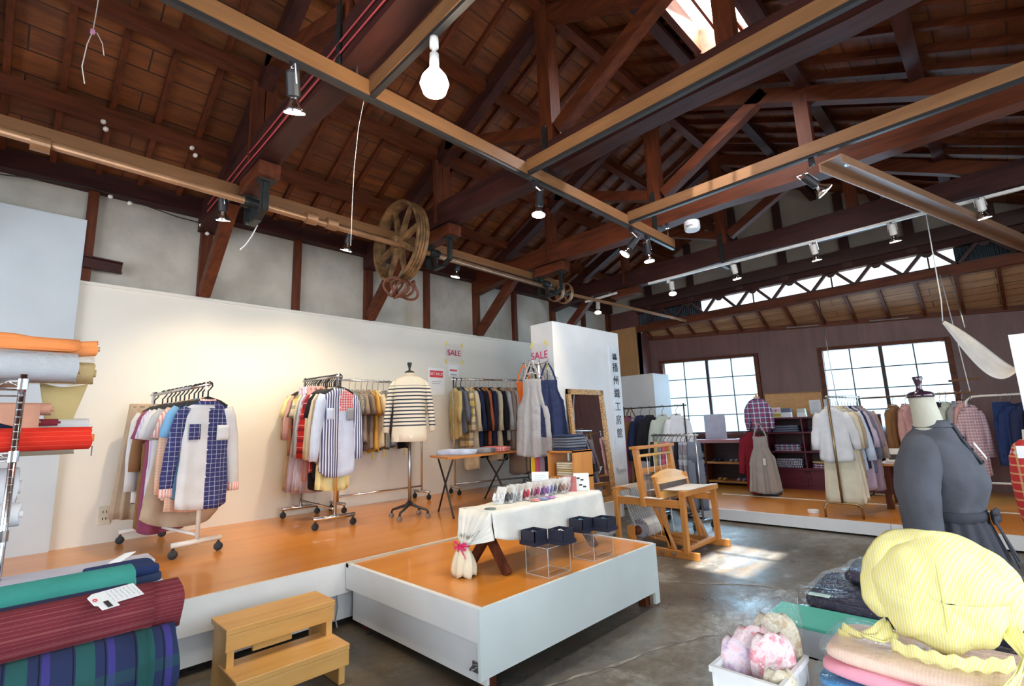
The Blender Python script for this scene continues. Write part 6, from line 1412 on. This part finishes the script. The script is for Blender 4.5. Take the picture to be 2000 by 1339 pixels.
# peach stack
for i,(m,lab,z0,z1) in enumerate([('pale2','pale blue folded cloth pack at the bottom of the pastel pile',.611,.650),('bl2','clear blue folded cloth pack in the pastel pile',.654,.676),('pk','rose pink folded cloth pack in the pastel pile',.686,.712),('pch','pale peach folded cloth pack on top of the pastel pile',.716,.745)]):
    slab('fabric_pack',lab,'fabric pack',-.44+.01*i,.42,1.42+.008*i,1.69,z0,z1,K[m],'pastel packs',M['filmc'] if i in(1,3) else None,i)
# basket
bk=thing('plastic_basket','white slatted plastic basket full of bagged patterned cloths in the right foreground','basket',(-.45,1.25,.61))
bc=Vector((-.535,1.385,.611)); rot=Matrix.Rotation(R(0),3,'Z')
mb=MB(); bx,by,bh=.078,.10,.09
def bq(x0,x1,y0,y1,z0,z1): mb.box(bc.x+x0,bc.x+x1,bc.y+y0,bc.y+y1,bc.z+z0,bc.z+z1)
bq(-bx,bx,-by,by,0,.004)
for k in range(26):
    f=-1+2*k/25
    bq(-bx,-bx+.003,by*f-.0028,by*f+.0028,0,bh); bq(bx-.003,bx,by*f-.0028,by*f+.0028,0,bh)
    bq(bx*f-.0025,bx*f+.0025,by-.003,by,0,bh)
bq(-bx,bx,-by,-by+.004,0,bh)
for z in (.0,.028): bq(-bx,-bx+.004,-by,by,z,z+.006); bq(bx-.004,bx,-by,by,z,z+.006)
for a in ((-bx-.006,-bx+.004,-by-.006,by+.006),(bx-.004,bx+.006,-by-.006,by+.006),(-bx+.0045,bx-.0045,-by-.006,-by+.005),(-bx+.0045,bx-.0045,by-.005,by+.006)): bq(*a,bh-.012,bh+.001)
obj('basket_body',mb,plain('white_plastic',(.80,.82,.84),.35),bk)
K['pinkfl']=plain('pink_floral_print',(.85,.45,.50),.8,.0,30)
def prn(name,c1,c2,c3,s):
    t=NT(name); v=t.coord(); n=t.noise(v,s,3,.6); t.lk(t.ramp(n,[(.38,c1),(.5,c2),(.62,c3)]),t.b.inputs['Base Color']); setp(t.b,rough=.85); return t.mat
K['pinkfl']=prn('pink_floral_print',(.85,.30,.38),(.85,.75,.76),(.80,.55,.62),45); K['tanfl']=prn('tan_floral_print',(.50,.38,.22),(.72,.68,.55),(.60,.50,.35),40); K['lilacfl']=prn('lilac_floral_print',(.60,.42,.62),(.80,.72,.80),(.85,.55,.62),42)
def cushion(name,lab,c,w_,h_,t_,m,rz,tilt,film_=True,grp=None):
    Mx=Matrix.Translation(Vector(c))@Matrix.Rotation(rz,4,'Z')@Matrix.Rotation(tilt,4,'X'); mb=MB(); rings=[]; N=28
    for i in range(11):
        u=i/10; s_=math.sin(PI*min(.995,max(.005,u)))**.16
        rings.append([Mx@Vector((w_/2*s_*(abs(math.cos(a))**.6)*(1 if math.cos(a)>0 else -1)*(1+.03*math.sin(3*a+i)),t_/2*s_*math.sin(a)*(1+.22*math.sin(5*a+i*1.3)),h_*u+.006*math.sin(3*a))) for a in [2*PI*k/N for k in range(N)]])
    mb.loft(rings,True,True); o=obj(name,mb,m,smooth=True); tag(o,lab,'bagged cloth',grp)
    if film_:
        mb=MB(); rings=[]
        for i in range(13):
            u=-.02+1.32*i/12; s_=(1.12 if u<1 else 1.12+.35*(u-1)); tk=1.25 if u<.9 else max(.1,1.25-(u-.9)*3)
            rings.append([Mx@Vector((w_/2*s_*math.cos(a)*(1+.05*math.sin(4*a+i)),t_/2*tk*math.sin(a)*(1+.2*math.sin(7*a+i*1.1)),h_*u+.01*math.sin(3*a+i)*(u>1))) for a in [2*PI*k/N for k in range(N)]])
        mb.loft(rings,True,False); obj('clear_bag',mb,M['filmc'],o,smooth=True)
    return o
g_='bagged cloths in the basket'
cushion('bagged_cloth','lilac and pink print cloth in a clear bag at the left of the basket',(-.565,1.36,.62),.10,.13,.03,K['lilacfl'],R(35),R(-12),grp=g_)
cushion('bagged_cloth','pink floral cloth in a clear bag in the middle of the basket',(-.54,1.39,.62),.11,.15,.032,K['pinkfl'],R(38),R(-8),grp=g_)
cushion('bagged_cloth','second pink floral cloth right of the middle of the basket',(-.50,1.39,.62),.11,.145,.03,K['pinkfl'],R(40),R(-4),grp=g_)
cushion('bagged_cloth','tan floral cloth in a tall crumpled clear bag at the back of the basket',(-.505,1.45,.62),.12,.17,.035,K['tanfl'],R(35),R(-10),grp=g_)
cushion('bagged_cloth','tan cloth bundle in clear plastic at the right front of the basket',(-.475,1.34,.62),.08,.09,.04,K['tanfl'],R(40),R(0),grp=g_)
mb=MB(); mb.grid(14,12,lambda u,v:Vector((-.615+.10*u-.02*v,1.42+.10*u,.70+.09*v*(1-.5*u)+.008*math.sin(9*u+5*v)))); tag(obj('clear_wrapper',mb,M['filmc'],smooth=True),'loose clear plastic flap sticking up at the left of the basket','plastic wrapper')
# yellow bonnet
K['bonp']=plain('plain_pale_yellow',(.86,.80,.30),.9)
K['bon']=C_('yellow_striped_seersucker',(.86,.80,.28),[('x',150,.45,0,(.88,.86,.58),.75)],bump=.3)
bo=thing('bonnet','large pale yellow striped sun bonnet standing on the pastel pile','bonnet',(-.185,1.60,.745),R(12)); bo.scale=(.76,.76,.86)
mb=MB()
def crown(u,v):
    a=u*2*PI; # dome bulging toward viewer
    ph=v*PI*.5; r=math.sin(ph)**.8*1.10; 
    x=.150*r*math.cos(a)*(1+.025*math.sin(5*a)); z=.155+.135*r*math.sin(a)*(1.0 if math.sin(a)>0 else .98)+.004*math.sin(9*a)*r; y=-.11*math.cos(ph)-.01+.005*math.sin(7*a+4*v)*r
    if z<.012: z=.012
    return Vector((x,y,z))
mb.grid(64,24,crown); obj('crown',mb,K['bon'],bo,world=False,smooth=True,thick=.003,wr=(.10,.030))
mb=MB(); mb.tube([crown(.25,1-k/12)+Vector((0,-.003,0)) for k in range(13)]+[crown(.75,k/12)+Vector((0,-.003,0)) for k in range(9)],.0022,5); obj('centre_seam',mb,K['bonp'],bo,world=False,smooth=True)
mb=MB()
def brim(u,v):
    a=-.55+u*(PI+1.1); w_=.028+.008*math.sin(u*PI)+.030*max(0,math.cos(a))**2+.018*max(0,-math.cos(a)); rr_=1+ v*w_/.16
    x=.150*math.cos(a)*rr_*(1+.02*math.sin(6*a)); z=.155+.135*math.sin(a)*rr_; y=-.045-.012*math.sin(PI*v)+.045*v+.014*v*math.sin(7*a)
    return Vector((x,y,max(z,.015)))
mb.grid(64,10,brim); obj('brim',mb,K['bon'],bo,world=False,smooth=True,thick=.003,wr=(.07,.018))
mb=MB()
def cape(u,v):
    x=-.14+.28*u; return Vector((x,-.02-.11*math.sin(PI*(.15+.7*u))-.015*v,.035-.028*v+.004*math.sin(u*40)))
mb.grid(40,6,cape); obj('neck_frill',mb,K['bon'],bo,world=False,smooth=True,thick=.003)
for s_,pts in ((-1,[(-.13,-.02,.05),(-.17,-.06,.03),(-.22,-.05,.022),(-.27,0,.022)]),(1,[(.14,-.03,.10),(.165,-.10,.06),(.13,-.17,.03),(.09,-.22,.0),(.07,-.24,-.02)])):
    mb=MB(); P_=[Vector(p) for p in pts]
    def rib(u,v,P_=P_,s_=s_):
        k=u*(len(P_)-1); i=int(min(k,len(P_)-2)); f=k-i; p=P_[i].lerp(P_[i+1],f); return p+Vector((.0,.0,.045*(v-.5)*math.cos(u*3)*1.0))+Vector((.03*(v-.5)*s_,.03*(v-.5),.006*math.sin(v*12+u*5)))
    mb.grid(20,8,rib); obj('tie_string',mb,K['bon'],bo,world=False,smooth=True,thick=.003)
mb=MB(); mb.grid(10,8,lambda u,v:Vector((.06+.14*u,1.98+.2*v,.76+.06*math.sin(PI*u)*math.sin(PI*v)))); tag(obj('fabric_bundle',mb,K['pinkc'],smooth=True,thick=.02),'crimson cloth bundle at the right edge behind the bonnet','fabric bundle')
# ================= left foreground: table with bolts of cloth
def roll(name,label,x,z,y0,y1,r,m,core=None,group=None,taper=0,wob=.03,cat='fabric roll',over=None,sag=0):
    T=thing(name,label,cat,(x,(y0+y1)/2,z-r),0,group); mb=MB(); rings=[]; N=32; ph=random.uniform(0,6); ny=14
    for i in range(ny+1):
        t=i/ny; y=y0+(y1-y0)*t; rr_=r*(1+taper*t)
        rings.append([Vector((x+rr_*(1+wob*math.sin(2*a+ph+t*3)+wob*.5*math.sin(5*a+t*5))*math.cos(a),y+.004*math.sin(a*3+ph)*(t>.9),z+sag*math.sin(t*19)+rr_*(1+wob*math.sin(3*a+ph+t*2))*math.sin(a))) for a in [2*PI*k/N for k in range(N)]])
    mb.loft(rings,True,False)
    end=rings[-1]; c=Vector((x,y1-.004,z)); prev=end
    for s_ in (.92,.80,.66,.5,.36): 
        ring=[c+(p-c)*s_+Vector((0,.003*math.sin(s_*60),0)) for p in end]; b=len(mb.v); mb.v+=prev+ring
        for k in range(N): mb.f.append((b+k,b+(k+1)%N,b+N+(k+1)%N,b+N+k)); mb.m.append(0)
        prev=ring
    obj('cloth',mb,m,T,smooth=True)
    mb=MB(); rc=r*.34; mb.loft([[Vector((x+q*math.cos(a),y,z+q*math.sin(a))) for a in [2*PI*k/20 for k in range(20)]] for y,q in ((y1-.05,rc),(y1+.012,rc),(y1+.012,rc*.8),(y1-.04,rc*.8))],True,False); obj('core_tube',mb,core or M['cardboard'],T)
    if over:
        mb=MB(); 
        def fn(u,v):
            y=y0+(y1-y0)*(.02+.93*u)
            if v<.5: a=PI*.5-PI*.62*v*2; return Vector((x+(r*1.06)*math.cos(a),y,z+(r*1.06)*math.sin(a)))
            a=PI*.5-PI*.62; t=(v-.5)*2; return Vector((x+r*1.06*math.cos(a)+.02*t+.012*math.sin(u*14)*t,y-.03*t*u,z+r*1.06*math.sin(a)-over*t))
        mb.grid(24,16,fn); obj('loose_end',mb,m,T,smooth=True,thick=.003)
    return T
lt_=thing('display_table','low table carrying the cloth rolls in the left foreground','table',(-2.5,0,0))
mb=MB(); mb.box(-3.02,-1.98,-1.2,.34,.42,.45); obj('table_top',mb,M['whitep'],lt_)
for x,y in ((-2.98,-1.1),(-2.02,-1.1),(-2.98,.30),(-2.02,.30)):
    mb=MB(); mb.box(x-.02,x+.02,y-.02,y+.02,0,.42); obj('leg',mb,M['black'],lt_)
K['maroonst']=C_('maroon_slub_cloth',(.16,.025,.035),[('z',90,.08,0,(.35,.14,.15),.6),('x',70,.1,.2,(.30,.10,.10),.4)],bump=.4)
K['bw']=C_('blackwatch_plaid_cloth',(.020,.030,.085),[('y',7,.30,0,(.02,.10,.09),.8),('y',7,.12,.5,(.05,.04,.22),.8),('z',9,.3,0,(.02,.07,.07),.5),('y',14,.05,.1,(.005,.005,.01),.8)],bump=.3)
K['bluest']=C_('navy_grey_block_plaid',(.03,.04,.12),[('y',5,.35,0,(.25,.30,.42),.8),('y',5,.1,.5,(.5,.55,.65),.7),('z',8,.3,0,(.02,.02,.07),.6)])
K['tartan']=C_('red_tartan',(.62,.03,.03),[('y',12,.12,0,(.03,.02,.03),.9),('z',14,.15,0,(.03,.02,.03),.7),('y',12,.04,.35,(.8,.75,.6),.8)])
K['lime']=C_('lime_green_cloth',(.45,.65,.03))
roll('fabric_roll','blackwatch green and navy plaid roll, largest and lowest in the left foreground',-2.06,.60,-1.2,.44,.105,K['bw'],None,'cloth rolls on the left table',over=.30)
roll('fabric_roll','lime green roll peeking out behind the blackwatch plaid roll',-2.18,.565,-1.2,.47,.085,K['lime'],None,'cloth rolls on the left table')
roll('fabric_roll','maroon slub cloth roll lying on top of the blackwatch roll',-2.19,.735,-1.2,.475,.080,K['maroonst'],plain('peach_core',(.80,.50,.32),.8),'cloth rolls on the left table',over=.03)
roll('fabric_roll','dark navy roll behind the maroon roll',-2.36,.72,-1.2,.35,.075,K['navy'],None,'cloth rolls on the left table')
roll('fabric_roll','teal green cloth roll behind the navy roll',-2.52,.755,-1.2,.385,.075,K['teal'],plain('teal_core',(.08,.35,.30),.7),'cloth rolls on the left table',wob=.05)
roll('fabric_roll','dark blue denim roll under the teal roll',-2.42,.56,-1.2,.46,.09,K['denim'],M['cardboard'],'cloth rolls on the left table')
roll('fabric_roll','off-white roll with a cardboard end half hidden by the paper tag',-2.33,.65,-1.2,.47,.06,K['cream'],M['cardboard'],'cloth rolls on the left table')
roll('fabric_roll','pale blue narrow roll end beside the cardboard tube',-2.31,.64,.30,.50,.035,K['sky'],M['paper'],'cloth rolls on the left table')
for i,(m,lab) in enumerate([('slate','slate blue folded cloth at the bottom of the blue stack'),('pblue','pale denim blue folded cloth in the blue stack'),('denim','dark denim folded cloth in the blue stack'),('dkblue','royal blue folded cloth on top of the blue stack')]):
    slab('folded_cloth',lab,'folded cloth',-2.86,-2.62,.26,.53-.01*i,.655+.033*i,.686+.033*i,K[m],'blue folded cloths')
slab('folded_cloth','grey blue folded cloth holding up the blue stack','folded cloth',-2.86,-2.62,.22,.50,.452,.652,K['gden'],'blue folded cloths')
mb=MB(); mb.hexa([(-3.05,-1.2,.754),(-2.87,-1.2,.754),(-2.87,.52,.754),(-3.05,.52,.754),(-3.05,-1.2,.768),(-2.87,-1.2,.768),(-2.87,.52,.768),(-3.05,.52,.768)]); tag(obj('paper_board',mb,plain('lilac_white_board',(.62,.62,.75),.5)),'flat lilac white board lying behind the teal roll','board')
slab('folded_cloth','thick grey folded cloth under the lilac white board','folded cloth',-3.01,-2.87,-1.1,.30,.452,.752,K['grey'])
mb=MB(); mb.add([(-2.95,.36,.77),(-2.88,.38,.77),(-2.90,.45,.81),(-2.96,.42,.80)],[(0,1,2,3)]); tag(obj('paper_slip',mb,M['paper'],thick=.002),'small folded paper slip standing at the end of the lilac board','paper')
# paper tag
tg=thing('paper_tag','white handwritten paper tag with red eyelet and barcode lying on the maroon roll','paper tag',(-2.17,.28,.82))
c=Vector((-2.125,.285,.812)); r_=Vector((.62,.30,-.36)).normalized(); u_=Vector((-.55,.80,.05)); u_=(u_-r_*u_.dot(r_)).normalized(); n_=r_.cross(u_); 
if n_.z<0: n_=-n_
def TP(a,b,h=0): return c+r_*a*.72+u_*b*.72+n_*(.004+h)
mb=MB(); q=[(-.045,-.09),(.045,-.09),(.055,.09),(-.055,.09)]
q=[(-.045,.10),(.045,.10),(.045,-.075),(.028,-.10),(-.028,-.10),(-.045,-.075)]
mb.add([TP(*p) for p in q]+[TP(*p,.0015) for p in q],[(5,4,3,2,1,0),(6,7,8,9,10,11)]+[(i,(i+1)%6,6+(i+1)%6,6+i) for i in range(6)]); obj('card',mb,M['paper'],tg)
mb=MB(); mb.add([TP(.02,-.02,.002),TP(.07,-.02,.002),TP(.07,-.09,.002),TP(.02,-.09,.002)],[(0,1,2,3)]); obj('sticker',mb,M['paper'],tg,thick=.001)
mb=MB(); 
for k in range(14): mb.beam(TP(.025+.003*k,-.045,.004),TP(.025+.003*k,-.065,.004),.0015 if k%3 else .0028,.0006,up=n_)
obj('barcode',mb,M['ink'],tg)
mb=MB(); 
for k in range(7):
    for j in range(6): mb.beam(TP(-.035+.012*j,.085-.018*k,.003),TP(-.029+.012*j+.003*((k+j)%3),.083-.018*k,.003),.0012,.0005,up=n_)
obj('handwriting',mb,plain('grey_blue_ink',(.35,.42,.55),.7),tg)
mb=MB(); rings=[[TP(rr*math.cos(a),-.085+rr*math.sin(a),hh) for a in [2*PI*k/18 for k in range(18)]] for rr,hh in ((.004,.003),(.009,.004),(.009,.003))]; mb.loft(rings,True,False); obj('eyelet',mb,M['red'],tg)
# ================= wire shelf with rolls at the left edge
ws=thing('wire_shelf','chrome wire shelving unit stacked with cloth rolls at the left edge','wire shelf',(-3.05,-.2,0))
WX0,WX1,WY=-3.45,-2.98,.013
for x,y in ((WX1,WY),(WX0,WY),(WX1,-1.1),(WX0,-1.1)):
    mb=MB(); mb.tube([(x,y,0),(x,y,1.605)],.013,12); 
    for k in range(50): mb.torus((x,y,.06+.031*k),.0132,.0012,12,4,'z')
    obj('post',mb,M['chrome'],ws,smooth=True)
for z in (.33,.63,.953,1.272,1.575):
    mb=MB(); 
    for y in (WY,-1.1): mb.tube([(WX0,y,z),(WX1,y,z)],.004,6); mb.tube([(WX0,y,z-.03),(WX1,y,z-.03)],.004,6)
    for x in (WX0,WX1): mb.tube([(x,-1.1,z),(x,WY,z)],.004,6); mb.tube([(x,-1.1,z-.03),(x,WY,z-.03)],.004,6)
    for k in range(14): x=WX0+(WX1-WX0)*k/13; mb.tube([(x,-1.1,z+.004),(x,WY,z+.004)],.0018,4)
    for k in range(12): y=WY-.09*k; mb.tube([(WX1,y,z-.03),(WX1,y-.045,z)],.003,5); mb.tube([(WX1,y-.045,z),(WX1,y-.09,z-.03)],.003,5)
    obj('shelf_basket',mb,M['chrome'],ws,smooth=True)
    mb=MB(); mb.tube([(WX1,WY,z-.035),(WX1,WY,z+.01)],.018,12); obj('collar',mb,M['chrome'],ws)
K['orgb']=C_('orange_organza',(.85,.30,.10),bump=.4); K['redor']=C_('bright_red_crepe',(.75,.035,.02),[('z',50,.1,0,(.85,.18,.08),.5)],bump=.4); K['peachc']=C_('peach_cloth',(.68,.36,.26)); K['burg']=C_('burgundy_cloth',(.25,.03,.05))
g_='cloth rolls on the wire shelf'
roll('fabric_roll','grey white roll wrapped in clear plastic on the top wire shelf',-3.12,1.655,-1.1,.19,.070,K['lgrey'],M['cardboard'],g_,wob=.05)
o=[x for x in COL.objects if x.get('label','').startswith('grey white roll wrapped')][0]
mb=MB(); mb.loft([[Vector((-3.12+rr*(1+.05*math.sin(5*a+y*30))*math.cos(a),y,1.655+rr*(1+.05*math.sin(7*a+y*20))*math.sin(a))) for a in [2*PI*k/32 for k in range(32)]] for y,rr in [(-1.1+.1*i,.077) for i in range(13)]+[(.19,.077),(.23,.07),(.25,.058)]],True,False); obj('plastic_wrap',mb,M['filmc'],o,smooth=True)
roll('fabric_roll','orange organza roll sagging on top of everything on the wire shelf',-3.18,1.765,-1.1,.26,.036,K['orgb'],None,g_,wob=.14,over=.015,sag=.012)
roll('fabric_roll','tan cardboard-cored roll behind the plastic wrapped one',-3.30,1.655,-1.1,.265,.055,K['khaki'],M['cardboard'],g_)
mb=MB(); mb.grid(14,10,lambda u,v:Vector((-3.27+.01*v,.07+.18*u*(1-.6*v)+.045*v,1.60-.25*v-.02*math.sin(u*PI)))); tag(obj('loose_fabric',mb,K['khaki'],smooth=True,thick=.003),'straw coloured cloth end drooping from the top wire shelf','loose fabric')
roll('fabric_roll','peach roll end on the second wire shelf',-3.14,1.465,-1.1,.115,.028,K['peachc'],plain('peach_tube',(.62,.36,.25),.8),g_)
mb=MB(); mb.grid(16,8,lambda u,v:Vector((-3.10+.05*v,-.9+.98*u,1.49-.10*v-.05*math.sin(u*PI*2.2)*v))); tag(obj('loose_fabric',mb,K['peachc'],smooth=True,thick=.003),'peach cloth flap draped over the navy roll on the wire shelf','loose fabric')
roll('fabric_roll','navy roll with brown tube end on the second wire shelf',-3.12,1.405,-1.1,.075,.032,K['navy'],M['brass'],g_)
roll('fabric_roll','burgundy narrow roll end sticking out beside the navy roll',-3.17,1.405,-.2,.145,.016,K['burg'],K['burg'],g_)
roll('fabric_roll','white roll wrapped in clear plastic above the red roll',-3.28,1.385,-1.1,.265,.040,K['white'],M['paper'],g_)
roll('fabric_roll','bright red crepe roll, the most vivid on the wire shelf',-3.05,1.328,-1.1,.262,.051,K['redor'],plain('orange_core',(.80,.30,.10),.7),g_,wob=.015)
roll('fabric_roll','pale cloth roll drooping below the red one',-3.28,1.30,-1.1,.22,.045,K['cream'],M['paper'],g_)
roll('fabric_roll','large white rounded roll on the lower wire shelf',-3.20,1.12,-1.1,.04,.085,K['white'],M['paper'],g_)
roll('fabric_roll','white roll bag with dark ties on the lowest visible wire shelf',-3.12,1.01,-1.1,.055,.05,K['white'],M['paper'],g_)
mb=MB(); mb.box(-3.05,-3.02,.268,.270,1.245,1.29); tag(obj('swing_tag',mb,K['slate']),'small blue grey swing tag hanging from the end of the red roll','tag')
roll('fabric_roll','navy and grey block plaid roll laid on the stage edge behind the red tartan',-3.62,.60,-1.0,.45,.045,K['bluest'],plain('navy_tube',(.04,.04,.18),.6),'plaid rolls below the wire shelf',over=.14)
roll('fabric_roll','red tartan bundle between the wire shelf and the block plaid roll',-3.30,.60,-1.0,.10,.085,K['tartan'],None,'plaid rolls below the wire shelf')
mb=MB(); mb.box(-3.40,-3.18,-1.0,.08,.42,.51); tag(obj('stock_box',mb,M['cardboard']),'low cardboard box under the red tartan bundle','box')
